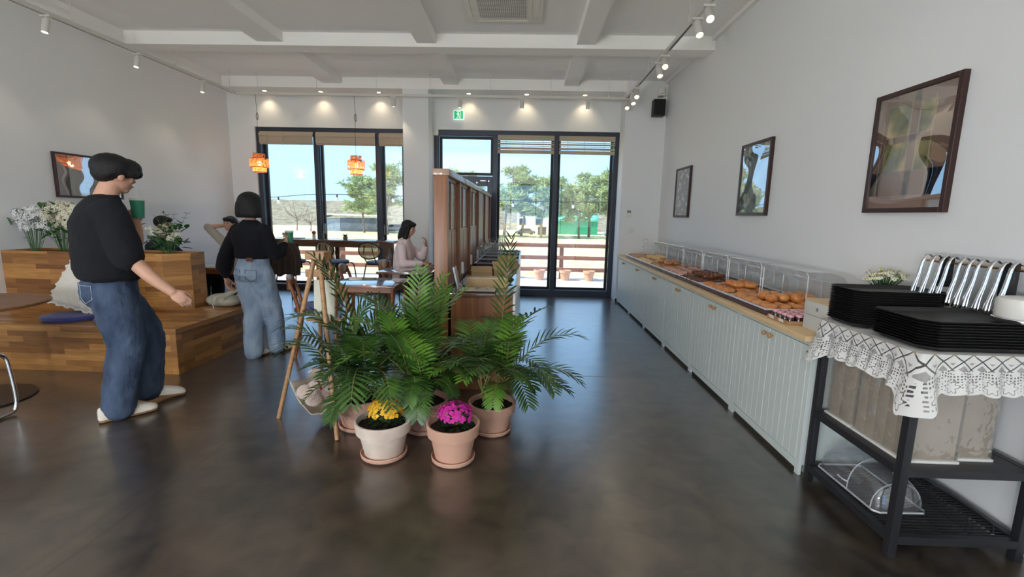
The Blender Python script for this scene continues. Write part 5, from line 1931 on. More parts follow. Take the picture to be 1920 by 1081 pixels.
# azimuth 0 = +x (right), 90 = away, 180 = left, 270 = towards the viewer
frA = fan(r1, 16, (0, 360), (45, 80), (.46, .66), .12, (1.2, 2.4))+fan(r1, 7, (140, 300), (35, 60), (.34, .46), .15, (1.4, 2.4))+[(180, 66, .80, 2.4, False), (200, 34, .50, 1.9, False), (176, 80, .92, 1.5, False), (20, 62, .6, 2.0, True), (235, 30, .42, 2.4, False), (160, 55, .62, 2.2, False)]
palm('potted palm on the left, beside the wooden easel leg', -1.075, 2.915, .165, .215, frA, 5, 8)
frB = fan(r1, 14, (-35, 190), (45, 82), (.46, .72), .25, (1.1, 2.3))+fan(r1, 8, (200, 335), (66, 84), (.44, .60), .2, (.8, 1.5))+fan(r1, 9, (200, 345), (40, 66), (.24, .32), .08, (2.0, 3.0))+[(50, 76, .74, 1.0, True), (70, 82, .72, .8, True), (272, 45, .34, 3.2, False), (262, 60, .36, 3.0, False), (205, 62, .62, 2.3, True), (30, 70, .7, 1.2, True)]
palm('middle potted palm, directly behind the yellow and pink flowers', -.645, 2.90, .155, .212, frB, 6, 8)
frC = fan(r1, 17, (0, 360), (45, 78), (.46, .70), .25, (1.1, 2.3))+fan(r1, 7, (-60, 60), (15, 50), (.40, .52), .1, (1.3, 2.2))+[(35, 85, .92, .45, False), (5, 62, .70, 1.7, False), (-12, 45, .60, 1.7, False), (352, 15, .46, 1.0, False), (262, 50, .34, 2.8, True), (180, 60, .56, 1.8, True), (215, 50, .5, 1.8, True)]
palm('potted palm on the right, at the corner of the serving counter', -.190, 2.905, .150, .205, frC, 7, 9)

# kalanchoes
def kalanchoe(label, x, y, R, H, mt, pc, seed):
    t, zs = potted('potted_kalanchoe', label, 'potted plant', x, y, R, H, mt)
    r = random.Random(seed)
    M_fl = mat('petals_'+label[:4].strip(), pc, .6, var=.18, vscale=40)
    lf = MB(); st = MB(); fl_ = MB(); ce = MB()
    cx, cy = (.015, -.01)
    for i in range(60):
        a = r.uniform(0, 2*PI); q = .075*math.sqrt(r.random()); z = zs+r.uniform(.01, .07)
        c = Vector((cx+q*math.cos(a), cy+q*math.sin(a), z))
        d = Vector((math.cos(a), math.sin(a), r.uniform(-.35, .5))).normalized()
        s_ = d.cross(Vector((0, 0, 1))).normalized()
        L = r.uniform(.030, .046); W = L*.36
        n_ = s_.cross(d)
        pv = [c, c+d*L*.3+s_*W*.8+n_*.003, c+d*L*.7+s_*W+n_*.004, c+d*L, c+d*L*.7-s_*W+n_*.004, c+d*L*.3-s_*W*.8+n_*.003, c+d*L*.5]
        lf.add(pv, [(0, 1, 6), (1, 2, 6), (2, 3, 6), (3, 4, 6), (4, 5, 6), (5, 0, 6)])
    for i in range(190):
        th = r.uniform(0, 2*PI); ph = math.acos(r.uniform(-.15, 1))
        k = r.uniform(.86, 1.05)
        c = Vector((cx+math.sin(ph)*math.cos(th)*.100*k, cy+math.sin(ph)*math.sin(th)*.088*k, zs+.085+math.cos(ph)*.072*k))
        n_ = (c-Vector((cx, cy, zs+.04))).normalized()
        if i % 3 == 0:
            st.tube([(cx, cy, zs+.02), c], .0014, 4)
        X, Y_, D = frame_from(n_)
        rr = r.uniform(.0115, .0155)
        rot = Matrix((X, Y_, D)).transposed()
        for k2 in range(4):
            b = PI/2*k2+r.uniform(0, .4)
            d = X*math.cos(b)+Y_*math.sin(b); e_ = X*math.cos(b+PI/2)+Y_*math.sin(b+PI/2)
            for lay in (0, 1):
                o_ = D*(.0015+.003*lay)
                dd = (d if lay == 0 else (d+e_).normalized())
                ee = dd.cross(D)
                q = rr*(1-.25*lay)
                fl_.add([c+o_*.4, c+dd*q*.6+ee*q*.5+o_, c+dd*q+o_*.6, c+dd*q*.6-ee*q*.5+o_], [(0, 1, 2, 3)])
        ce.ball(c+D*.003, .0022, 6, 4)
    lf.build('leaves', mat('succulent_leaf', srgb(34, 62, 34), .4, var=.3, vscale=20), t, smooth=180)
    st.build('flower_stalks', M_stem, t)
    fl_.build('petals', M_fl, t, smooth=0)
    ce.build('flower_centres', M_fl, t)
    return t
kalanchoe('white-washed pot of yellow flowers in front of the palms', -.805, 2.545, .158, .228, M_terrawhite, srgb(246, 196, 56), 1)
kalanchoe('pink terracotta pot of magenta flowers in front of the palms', -.390, 2.520, .148, .232, M_terracotta, srgb(206, 48, 160), 2)

# ------------------------------------------------------------------ wooden easel stand with a sling and toy
t = thing('wooden_tripod_stand', 'tall wooden stool-like stand with splayed legs left of the palms', 'stand', (-1.385, 3.06, 0))
TOP = Vector((-1.378, 3.06, 1.13))
MB().prism([(-.065, -.05), (.065, -.05), (.075, .045), (-.055, .05)], 2, 1.10, 1.155).build('top_block', M_easelwood, t, bevel=.004)
feet = [(-1.675, 2.985), (-1.150, 2.700), (-1.00, 3.42), (-1.62, 3.55)]
for (fx, fy) in feet:
    d = Vector((fx, fy, 0))-TOP
    p0 = TOP+Vector((d.x*.08, d.y*.08, -.01))
    MB().tube([p0, Vector((fx, fy, 0))], [.016, .0145], 10).build('leg', M_easelwood, t, world=True)
MB().b2(-.085, .085, -.012, .012, .98, 1.03, bev=.003).build('cross_brace', M_easelwood, t)
# ledge with a cream board
t2 = thing('display_board', 'small pale board resting between the stand legs', 'board', (-1.35, 3.06, .70))
MB().box((0, 0, .13), (.14, .014, .26), rot=(-.08, 0, 0)).build('board', mat('cream_board', srgb(206, 204, 188), .7), t2)
MB().b2(-.12, .12, -.03, .03, -.02, .0, bev=.003).build('ledge', M_easelwood, t2)
# cotton sling (hammock) tied to the legs
M_canvas = mat('cream_canvas', srgb(214, 204, 182), .9, bump=.3, bscale=300, sheen=.2)
M_plush = mat('beige_plush', srgb(214, 190, 176), .95, bump=1, bscale=150, sheen=.6, var=.08, vscale=12)
t = thing('fabric_sling', 'cream canvas sling tied between the stand legs, holding a plush toy', 'sling', (-1.36, 2.98, .0))
A, B, Cc, D_ = Vector((-1.555, 2.93, .285)), Vector((-1.215, 2.78, .22)), Vector((-1.12, 3.16, .27)), Vector((-1.50, 3.20, .30))
def sl(u, v):
    p = A.lerp(B, u).lerp(D_.lerp(Cc, u), v)
    sag = .19*(math.sin(PI*u)**.8 if 0 < u < 1 else 0)*(.80+.2*math.sin(PI*v)) + .03*math.sin(PI*v)
    c = p-Vector((0, 0, sag))
    c.x = lerp(c.x, -1.37, .10*math.sin(PI*v))
    return c+Vector((0, .0, .006*math.sin(u*22+v*7)))
MB().grid(sl, 26, 20).build('canvas', M_canvas, t, world=True, thick=.003, smooth=180)
for p, f in ((A, (-1.598, 3.0, .31)), (B, (-1.205, 2.785, .27)), (Cc, (-1.11, 3.32, .33)), (D_, (-1.53, 3.38, .38))):
    MB().tube([p, Vector(p).lerp(Vector(f), .5)+Vector((0, 0, -.004)), f], .0022, 5).build('tie_string', M_cord, t, world=True)
def organic(name, mt, parts, parent=None, voxel=.01, smooth=6, world=False, **kw):
    """one continuous skin grown over overlapping volumes"""
    o = parts.build(name, mt, parent, smooth=180, world=world, recalc=True)
    m = o.modifiers.new('fuse', 'REMESH')
    m.mode = 'VOXEL'
    m.voxel_size = voxel
    m.use_smooth_shade = True
    if smooth:
        s = o.modifiers.new('soften', 'SMOOTH')
        s.factor = .5
        s.iterations = smooth
    return o
t = thing('plush_toy', 'floppy beige plush dog with long ears lying in the canvas sling', 'plush toy', (-1.37, 2.95, .135))
m = MB()
m.ball((.0, .02, .08), (.095, .08, .08), 20, 12)
m.ball((.075, -.01, .145), (.062, .06, .058), 20, 12)
m.ball((.105, -.055, .13), (.034, .034, .028), 16, 10)
m.ball((-.075, -.03, .085), (.060, .05, .052), 16, 10)
m.ball((-.005, -.065, .055), (.060, .05, .052), 16, 10)
m.ball((.0, .08, .10), (.04, .06, .04), 16, 10)
m.ball((.02, -.05, .12), (.03, .045, .03), 14, 10)
organic('body', M_plush, m, t, .007, 4)
e1 = MB(); e1.tube([(.055, .01, .20), (.02, .0, .235), (-.03, -.01, .235), (-.055, -.02, .215)], [.016, .024, .030, .022], 12, flat=.4)
organic('ear', M_plush, e1, t, .006, 3)
e1 = MB(); e1.tube([(.12, .0, .18), (.155, -.01, .15), (.165, -.02, .10)], [.016, .028, .022], 12, flat=.4)
organic('ear', M_plush, e1, t, .006, 3)
MB().tube([(.022, -.045, .160), (.045, -.062, .150), (.05, -.07, .12)], [.006, .010, .006], 8).build('red_bow', mat('red_ribbon', srgb(178, 40, 44), .7), t)
for s in (0, 1):
    MB().ball((.085+.034*s, -.060-.006*s, .165), .006, 10, 6).build('eye', M_black, t)
MB().ball((.112, -.088, .135), (.010, .007, .007), 10, 6).build('nose', M_black, t)
# ------------------------------------------------------------------ bench, planter box and what is on them
BZ = .404
foot = [(-5.148, 3.76), (-2.945, 3.745), (-2.925, 4.82), (-3.25, 5.20), (-5.148, 5.20)]
t = thing('platform_bench', 'large finger-jointed wooden platform bench at the left', 'bench', (-3.95, 4.45, 0))
ins = [(-5.148, 3.775), (-2.96, 3.76), (-2.94, 4.81), (-3.255, 5.185), (-5.148, 5.185)]
MB().prism(ins, 2, 0, BZ-.048).build('bench_body', M_bench, t, world=True, smooth=0)
MB().prism(foot, 2, BZ-.046, BZ).build('bench_top', M_bench, t, world=True, smooth=0, bevel=.002)
t = thing('planter_box', 'tall finger-jointed wooden planter box standing on the bench as a backrest', 'planter', (-4.2, 4.58, BZ))
pf = [(-5.148, 4.41), (-3.535, 4.41), (-3.37, 4.575), (-3.37, 4.78), (-5.148, 4.78)]
pin = [(-5.126, 4.432), (-3.544, 4.432), (-3.392, 4.584), (-3.392, 4.758), (-5.126, 4.758)]
PZ = .975
m = MB()
n = len(pf)
vs = [Vector((x, y, BZ)) for x, y in pf]+[Vector((x, y, PZ)) for x, y in pf]+[Vector((x, y, PZ)) for x, y in pin]+[Vector((x, y, PZ-.12)) for x, y in pin]
fs = [(i, (i+1) % n, n+(i+1) % n, n+i) for i in range(n)]+[(n+i, n+(i+1) % n, 2*n+(i+1) % n, 2*n+i) for i in range(n)]+[(2*n+i, 2*n+(i+1) % n, 3*n+(i+1) % n, 3*n+i) for i in range(n)]
m.add(vs, fs)
m.build('box_wall', M_bench, t, world=True, smooth=0)
MB().prism(pin, 2, PZ-.16, PZ-.09).build('soil', M_soil, t, world=True, smooth=0)

M_white_fl = mat('ivory_blossom', srgb(232, 228, 206), .8, var=.06, vscale=30)
M_white_fl2 = mat('white_blossom', srgb(238, 238, 238), .8)
def leafblade(mb, p, d, L, W, r):
    d = d.normalized()
    s_ = d.cross(Vector((0, 0, 1)))
    s_ = s_.normalized() if s_.length > .1 else Vector((1, 0, 0))
    n_ = s_.cross(d)
    mb.add([p, p+d*L*.35+s_*W+n_*W*.3, p+d*L*.75+s_*W*.8+n_*W*.1, p+d*L-n_*W*.3, p+d*L*.75-s_*W*.8+n_*W*.1, p+d*L*.35-s_*W+n_*W*.3, p+d*L*.5-n_*W*.1],
           [(0, 1, 6), (1, 2, 6), (2, 3, 6), (3, 4, 6), (4, 5, 6), (5, 0, 6)])
def blossom(mb, c, R, r, n=60, ps=.022):
    for i in range(n):
        th = r.uniform(0, 2*PI); ph = math.acos(r.uniform(-.5, 1))
        d = Vector((math.sin(ph)*math.cos(th), math.sin(ph)*math.sin(th), math.cos(ph)))
        p = Vector(c)+d*R*r.uniform(.75, 1)
        X, Y_, D = frame_from(d+Vector((r.uniform(-.4, .4), r.uniform(-.4, .4), r.uniform(-.4, .4))))
        a0 = r.uniform(0, 2)
        for k in range(4):
            b = a0+PI/2*k
            u = X*math.cos(b)+Y_*math.sin(b); w = X*math.cos(b+PI/2)+Y_*math.sin(b+PI/2)
            mb.add([p, p+u*ps*.7+w*ps*.3+D*.003, p+u*ps+w*.0+D*.001, p+u*ps*.7-w*ps*.3+D*.003], [(0, 1, 2, 3)])
def bouquet(label, x, y, z, H, spread, heads, leaves, seed, mt=None, R=.05, name='white_flower_bunch', sprays=0, stemn=1):
    r = random.Random(seed)
    t = thing(name, label, 'flowers', (x, y, z))
    st = MB(); bl = MB(); lf = MB()
    for i in range(heads):
        c = Vector((r.uniform(-1, 1)*spread, r.uniform(-.5, .5)*spread*.7, H*r.uniform(.62, 1.0)))
        base = Vector((c.x*.12, c.y*.12, 0))
        st.tube([base, base.lerp(c, .5)+Vector((c.x*.05, 0, .02)), c], [.003, .0025, .002], 5)
        blossom(bl, c, R*r.uniform(.8, 1.15), r, int(44*R/.05), ps=.020*(R/.05)**.5)
    for i in range(leaves):
        c = Vector((r.uniform(-1, 1)*spread*1.05, r.uniform(-.5, .5)*spread, H*r.uniform(.35, .98)))
        d = Vector((c.x*3+r.uniform(-.5, .5), r.uniform(-.8, .8), r.uniform(-.4, .8)))
        leafblade(lf, c, d, r.uniform(.06, .11), r.uniform(.016, .028), r)
        if i % 4 == 0:
            st.tube([(c.x*.3, c.y*.3, c.z*.4), c], .0015, 4)
    for i in range(sprays):
        a = r.uniform(-.9, .9)
        tip = Vector((a*spread*1.7, r.uniform(-.2, .2)*spread, H*r.uniform(.9, 1.35)))
        pts = spline([(0, 0, H*.2), (tip.x*.4, tip.y*.4, H*.75), tip], 10)
        st.tube(pts, .0015, 4)
        for p in pts[3:]:
            for s in (-1, 1):
                leafblade(lf, p, Vector((s*r.uniform(.4, 1), r.uniform(-.6, .6), r.uniform(.1, .8))), r.uniform(.03, .05), .008, r)
    st.build('stems', M_leaf, t)
    bl.build('blossoms', mt or M_white_fl, t, smooth=0)
    if lf.v:
        lf.build('leaves', M_leaf, t, smooth=180)
    return t
zs = PZ-.09
bouquet('loose white blossom bunch at the far left of the planter box', -4.98, 4.58, zs, .50, .16, 20, 16, 3, M_white_fl2, .06)
bouquet('white blossoms with dark leaves, second from the left in the planter box', -4.70, 4.60, zs, .54, .17, 18, 60, 4, M_white_fl, .06)
bouquet('cream hydrangea-like bunch in the planter box just left of the standing man', -4.42, 4.57, zs, .52, .15, 15, 80, 5, M_white_fl, .062)
bouquet('white blossoms in the planter box behind the standing man', -4.0, 4.6, zs, .40, .13, 6, 22, 6, M_white_fl, .05)
bouquet('bushy white flowers with thin leafy sprays at the right end of the planter box', -3.62, 4.63, zs, .36, .15, 9, 60, 8, M_white_fl, .032, sprays=11)

# cushions
def cushion(x, y, rx, ry, h, rz, label, name='seat_cushion', mt=None):
    t = thing(name, label, 'cushion', (x, y, BZ), rz, 'navy seat cushions on the bench')
    m = MB()
    n = 36
    prof = [(.001, .0), (.85, .0), (.96, .18), (1, .5), (.96, .82), (.80, .96), (.4, 1.0), (.001, .97)]
    m.lathe([(a*rx, b*h) for a, b in prof], (0, 0, 0), n, sy=ry/rx)
    m.build('cover', mt or M_blue, t, smooth=180)
    MB().tube([(rx*math.cos(2*PI*k/36), ry*math.sin(2*PI*k/36), h*.5) for k in range(36)], .004, 6, closed=True).build('piping', mt or M_blue, t)
    return t
cushion(-4.10, 4.02, .235, .20, .05, .1, 'round navy seat cushion on the bench, left one under the white pillow')
cushion(-3.60, 4.00, .235, .20, .05, -.1, 'round navy seat cushion on the bench behind the standing man')
M_boucle = mat('white_boucle', srgb(232, 226, 214), .95, bump=1, bscale=90, sheen=.5, var=.04, vscale=20)
t = thing('throw_pillow', 'white ruffled square pillow leaning against the planter box', 'pillow', (-4.02, 4.14, BZ+.055))
rot = Euler((R_(-26), R_(14), R_(0))).to_matrix()
def pil(u, v, s):
    x, y = lerp(-.255, .255, u), lerp(-.255, .255, v)
    e = (1-abs(2*u-1)**3)*(1-abs(2*v-1)**3)
    k = 1+.03*math.sin(u*40)*(abs(2*v-1)**6)+.03*math.sin(v*40)*(abs(2*u-1)**6)
    return rot @ Vector((x*k, s*(.075*e**.5+.004*math.sin(u*60)*math.sin(v*60)*e), y*k))+Vector((0, 0, .262))
m = MB()
m.grid(lambda u, v: pil(u, v, -1), 40, 40)
m.grid(lambda u, v: pil(u, v, 1), 40, 40)
m.build('pillow_cover', M_boucle, t, smooth=180)
rf = MB()
pts = []
for k in range(160):
    f = k/160*4; i = int(f); u = f-i
    c = [(u, 0), (1, u), (1-u, 1), (0, 1-u)][i]
    p = pil(c[0], c[1], 1)
    q = rot @ Vector(((c[0]-.5)*.03, .012*math.sin(k*1.4), (c[1]-.5)*.03))
    pts += [p, p+q]
N = 160
rf.add(pts, [(2*i, 2*i+1, (2*i+3) % (2*N), (2*i+2) % (2*N)) for i in range(N)])
rf.build('ruffle', M_boucle, t, smooth=180)

# tote bag and umbrella-like roll on the bench, a metal clip holder
M_tote = mat('greige_tote', srgb(172, 168, 152), .85, bump=.4, bscale=120, var=.1, vscale=10)
t = thing('tote_bag', 'slouched greige tote bag lying on the bench beside the planter box', 'bag', (-3.14, 4.74, BZ))
m = MB()
m.ball((-.10, .06, .055), (.15, .12, .07), 18, 12)
m.ball((.02, .0, .06), (.13, .11, .06), 18, 12)
m.tube([(-.12, .0, .08), (.02, .0, .13), (.17, .0, .185)], [.05, .045, .03], 12, flat=.6)
organic('bag_body', M_tote, m, t, .008, 5)
MB().tube(spline([(.0, -.09, .04), (.06, -.10, .11), (.12, -.05, .15), (.16, .0, .18)], 16), .008, 6, flat=.5).build('strap', M_tote, t)
t = thing('plastic_bag', 'crumpled white plastic bag on the bench beside the tote bag', 'bag', (-3.07, 4.90, BZ))
m = MB(); m.ball((0, 0, .05), (.085, .085, .065), 16, 12); m.ball((.05, 0, .08), (.05, .05, .05), 14, 10)
organic('bag_body', mat('white_film', srgb(226, 226, 226), .35, bump=1, bscale=30), m, t, .008, 2)
t = thing('card_stand', 'small wire card holder standing on the bench near the bags', 'card holder', (-3.22, 4.555, BZ))
MB().tube([(-.05, 0, .002), (.05, 0, .002), (.05, .02, .002), (.035, .02, .05), (.045, .01, .13), (.06, .01, .13)], .0025, 6).build('wire', M_chrome, t)

# ------------------------------------------------------------------ round table with cantilever chair (left edge)
t = thing('round_table', 'round brown wooden table at the left edge in front of the bench', 'table', (-3.97, 3.12, 0))
MB().lathe([(.001, 0), (.30, 0), (.305, .006), (.30, .014), (.04, .018), (.001, .02)], (0, 0, 0), 48).build('floor_plate', mat('dark_brown_plate', srgb(58, 46, 40), .35), t)
MB().cyl((0, 0, .015), (0, 0, .695), .03, n=20).build('pedestal', M_blackmetal, t)
MB().lathe([(.001, .695), (.425, .695), (.448, .702), (.45, .716), (.444, .722), (.001, .722)], (0, 0, 0), 64).build('tabletop', grain('round_table_wood', srgb(116, 76, 46), srgb(150, 104, 66), .42), t)
t = thing('cantilever_chair', 'chrome tube cantilever chair mostly outside the left edge of the picture', 'chair', (-3.70, 2.67, 0))
for s in (-1, 1):
    p = spline([(s*.22, -.22, .84), (s*.22, -.20, .62), (s*.22, -.17, .46), (s*.22, -.05, .44), (s*.22, .17, .44), (s*.22, .235, .41), (s*.225, .25, .34), (s*.23, .26, .15), (s*.23, .25, .045), (s*.23, .20, .016), (s*.23, 0, .014), (s*.23, -.22, .014)], 60)
    MB().tube(p, .0125, 10).build('side_tube', M_chrome, t)
MB().tube([(-.23, -.22, .014), (.23, -.22, .014)], .0125, 10).build('rear_tube', M_chrome, t)
M_maroon = mat('maroon_leather', srgb(74, 30, 32), .4)
MB().box((0, 0, .465), (.43, .40, .035), bev=.012).build('seat', M_maroon, t)
MB().box((0, -.215, .70), (.43, .03, .26), rot=(-.08, 0, 0), bev=.01).build('backrest', M_maroon, t)

# ------------------------------------------------------------------ dining tables
def square_table(x0, x1, y0, y1, label, legs=True, z=.735):
    t = thing('cafe_table', label, 'table', ((x0+x1)/2, (y0+y1)/2, 0), 0, 'square brown cafe tables')
    w, d = (x1-x0)/2, (y1-y0)/2
    MB().b2(-w, w, -d, d, z-.028, z, bev=.004).build('tabletop', M_tablewood, t)
    if legs:
        a = MB()
        for (p, q, r, s) in ((-w+.03, w-.03, -d+.03, -d+.05), (-w+.03, w-.03, d-.05, d-.03), (-w+.03, -w+.05, -d+.05, d-.05), (w-.05, w-.03, -d+.05, d-.05)):
            a.b2(p, q, r, s, z-.075, z-.028)
        a.build('apron', M_chairwood, t)
        for sx in (-1, 1):
            for sy in (-1, 1):
                MB().tube([(sx*(w-.045), sy*(d-.045), z-.03), (sx*(w-.03), sy*(d-.03), 0)], [.019, .014], 12).build('leg', M_chairwood, t)
    else:
        MB().cyl((0, 0, .02), (0, 0, z-.028), .026, n=20).build('pedestal', M_blackmetal, t)
        MB().b2(-.17, .17, -.03, .03, z-.04, z-.028).b2(-.03, .03, -.17, .17, z-.04, z-.028).build('top_cross', M_blackmetal, t)
        MB().b2(-w*.85, w*.85, -.028, .028, 0, .022, bev=.006).b2(-.028, .028, -d*.85, d*.85, 0, .021, bev=.006).build('base_cross', M_blackmetal, t)
    return t
square_table(-1.86, -1.22, 4.32, 4.87, 'nearest square table, four-legged, behind the palms', True, .73)
square_table(-1.74, -1.13, 5.36, 5.86, 'second square table, on a black pedestal, between the palms and the seated woman', False, .73)
square_table(-1.50, -.96, 5.98, 6.46, 'square table at which the woman in pink sits', False, .73)
# ------------------------------------------------------------------ wooden chairs
def wooden_chair():
    t = thing('wooden_chair', 'x', 'chair', (0, 0, 0), 0, 'red-brown wooden chairs with navy seats')
    # faces +y
    MB().lathe([(.001, .455), (.185, .455), (.205, .463), (.205, .480), (.18, .492), (.001, .495)], (0, .0, 0), 40).build('seat_cushion', M_blue, t, smooth=180)
    rg = MB()
    rg.lathe([(.205, .425), (.222, .43), (.224, .455), (.212, .462), (.19, .458), (.19, .428), (.205, .425)], (0, 0, 0), 40)
    rg.build('seat_frame', M_chairwood, t, smooth=180)
    for s in (-1, 1):
        MB().tube([(s*.165, .15, .44), (s*.18, .19, 0)], [.019, .014], 12).build('front_leg', M_chairwood, t)
        MB().tube(spline([(s*.19, -.22, 0), (s*.185, -.17, .3), (s*.19, -.165, .46), (s*.20, -.20, .62), (s*.205, -.235, .73)], 16), [.014+.006*math.sin(PI*i/15) for i in range(16)], 12).build('rear_leg', M_chairwood, t)
    def bk(u, v):
        a = lerp(-1.05, 1.05, u)
        x = .215*math.sin(a)/math.sin(1.05)
        y = -.23-.07*(math.cos(a)-math.cos(1.05))
        top = .79-.055*abs(2*u-1)**2.4
        bot = .655+.02*abs(2*u-1)**2
        return Vector((x, y, lerp(bot, top, v)))
    MB().grid(bk, 28, 8).build('backrest', M_chairwood, t, smooth=180, thick=.022)
    return t
wc = wooden_chair()
wc.location = (-2.08, 4.56, 0); wc.rotation_euler = (0, 0, R_(-68))
wc['label'] = 'red-brown wooden chair with navy seat seen behind the wooden stand'
dup(wc, (-1.02, 4.66, 0), R_(92), 'red-brown wooden chair pushed in at the right of the nearest square table')
dup(wc, (-1.98, 5.62, 0), R_(-80), 'red-brown wooden chair to the left of the pedestal table, arched back visible')
dup(wc, (-1.66, 6.20, 0), R_(-90), 'red-brown wooden chair on which the woman in pink sits')
dup(wc, (-2.10, 5.05, 0), R_(-120), 'red-brown wooden chair in the gap between the stand and the bar stools') if False else None
# cream paper bag standing on the first chair
t = thing('paper_bag', 'cream paper bag standing on the navy chair seat behind the stand', 'bag', (-2.02, 4.56, .496), .3)
m = MB().b2(-.075, .075, -.04, .04, 0, .20, bev=.004)
m.build('bag_body', mat('cream_paper_bag', srgb(216, 212, 200), .8, bump=.3, bscale=20), t)

# ------------------------------------------------------------------ window bar, stools
t = thing('window_bar', 'long narrow brown bar counter along the left window', 'bar counter', (-3.35, 7.64, 0))
MB().b2(-4.55, -2.12, 7.44, 7.86, .925, .96, bev=.003).build('bar_top', M_tablewood, t, world=True)
MB().b2(-4.52, -2.14, 7.47, 7.49, .845, .925).build('apron', M_tablewood, t, world=True)
for x in (-4.45, -3.17, -2.25):
    MB().b2(x-.035, x+.035, 7.50, 7.57, 0, .925, bev=.003).build('leg', M_tablewood, t, world=True)
    MB().b2(x-.035, x+.035, 7.75, 7.82, 0, .925, bev=.003).build('leg', M_tablewood, t, world=True)
M_cane = glass_mat('woven_cane', (1, 1, 1, 1), .01, .4, op=.62, opcol=srgb(168, 146, 112))
M_stoolseat = mat('slate_blue_seat', srgb(96, 116, 146), .45)
def bar_stool():
    t = thing('bar_stool', 'x', 'stool', (0, 0, 0), 0, 'black metal bar stools with oval cane backs')
    MB().lathe([(.001, .64), (.17, .64), (.19, .65), (.19, .668), (.17, .68), (.001, .683)], (0, 0, 0), 36).build('seat', M_stoolseat, t, smooth=180)
    MB().tube([(.185*math.cos(2*PI*k/30), .185*math.sin(2*PI*k/30), .638) for k in range(30)], .008, 8, closed=True).build('seat_ring', M_blackmetal, t)
    for s in (-1, 1):
        MB().tube(spline([(s*.13, .15, .64), (s*.17, .19, .60), (s*.19, .22, .3), (s*.20, .23, 0)], 14), .009, 8).build('leg', M_blackmetal, t)
        MB().tube(spline([(s*.14, -.12, .64), (s*.16, -.17, .4), (s*.19, -.22, 0)], 12), .009, 8).build('leg', M_blackmetal, t)
        MB().tube(spline([(s*.09, -.15, .64), (s*.10, -.20, .74), (s*.085, -.225, .84), (s*.07, -.225, .93)], 14), .008, 8).build('back_post', M_blackmetal, t)
    MB().tube([(-.185, .205, .24), (.185, .205, .24)], .008, 8).build('footrest', M_blackmetal, t)
    MB().tube([(-.175, -.195, .24), (.175, -.195, .24)], .007, 8).build('stretcher', M_blackmetal, t)
    ov = [(.215*math.cos(2*PI*k/36), -.235+.04*math.cos(2*PI*k/36)**2, .85+.125*math.sin(2*PI*k/36)) for k in range(36)]
    MB().tube(ov, .0095, 8, closed=True).build('back_frame', M_blackmetal, t)
    c = MB(); c.add([Vector(p)+Vector((0, .0, 0)) for p in ov], [tuple(range(36))])
    c.build('cane_panel', M_cane, t, smooth=0, thick=.003)
    return t
bs = bar_stool()
bs.location = (-2.90, 7.05, 0); bs.rotation_euler = (0, 0, R_(-32))
bs['label'] = 'bar stool with oval cane back, middle of the three at the window bar'
dup(bs, (-2.24, 7.05, 0), R_(-24), 'bar stool with oval cane back, rightmost at the window bar, left of the seated woman')
dup(bs, (-3.56, 7.0, 0), R_(-8), 'bar stool under the brown jacket at the window bar')
# jacket over the stool
M_jacket = mat('brown_wool', srgb(66, 52, 44), .95, bump=.5, bscale=120, sheen=.2)
t = thing('jacket', 'dark brown jacket draped over the leftmost bar stool', 'jacket', (-3.52, 6.74, .44))
def jk(u, v):
    a = lerp(-1, 1, u)
    w = lerp(.145, .215, v**.7)
    z = .535-v*.50
    sh = max(0, 1-v*5)
    z -= .05*a*a*(1-v)*1.2
    x = a*w
    y = -.035+.012*math.sin(u*26+v*2)*v-.045*(1-abs(a)**3)*(.4+.6*min(1, v*3))+.04*sh
    z += .02*math.sin(u*14)*v*v
    return Vector((x, y, z))
m = MB(); m.grid(jk, 50, 30)
m.grid(lambda u, v: Vector((jk(u, 0).x, lerp(jk(u, 0).y, .075, v), lerp(jk(u, 0).z, jk(u, 0).z+.0, v)+.02*math.sin(PI*v))), 50, 5)
m.grid(lambda u, v: Vector((jk(u, v*.8).x*.95, .085+.01*math.sin(u*20), jk(u, v*.8).z)), 50, 20)
m.build('body', M_jacket, t, smooth=180, thick=.012)
for s in (-1, 1):
    MB().tube(spline([(s*.14, -.03, .46), (s*.19, -.05, .34), (s*.20, -.06, .18), (s*.195, -.06, .04)], 14), [.045, .05, .048, .047, .045, .045, .044, .043, .042, .042, .04, .04, .04, .04], 12, flat=.6).build('sleeve', M_jacket, t)
# things on the bar
t = thing('potted_plant', 'tiny potted plant on the window bar in the middle', 'potted plant', (-2.97, 7.62, .96))
MB().lathe([(.001, 0), (.032, 0), (.040, .05), (.036, .05), (.001, .045)], (0, 0, 0), 20).build('pot', mat('stone_pot', srgb(120, 116, 108), .8), t)
lf = MB(); r = random.Random(4)
for k in range(26):
    a = r.uniform(0, 2*PI)
    leafblade(lf, Vector((0, 0, .045)), Vector((math.cos(a), math.sin(a), r.uniform(.3, 1.4))), r.uniform(.05, .09), .008, r)
lf.build('leaves', M_leaf, t, smooth=180)
t = thing('small_figurine', 'small reddish and white figurine on the window bar left of the mullion', 'figurine', (-3.52, 7.68, .96))
MB().lathe([(.001, 0), (.028, 0), (.024, .02), (.030, .05), (.02, .075), (.001, .078)], (0, 0, 0), 18).build('base', mat('white_ceramic', srgb(220, 214, 208), .3), t)
MB().lathe([(.001, .07), (.02, .072), (.034, .095), (.030, .12), (.001, .135)], (0, 0, 0), 18).build('cap', mat('dusty_red', srgb(150, 92, 84), .6), t)
place(MB().b2(-3.98, -3.70, 7.55, 7.75, .96, .972, bev=.004), 'small_tray', M_grey, 'flat grey tray lying on the window bar at the left', 'tray')
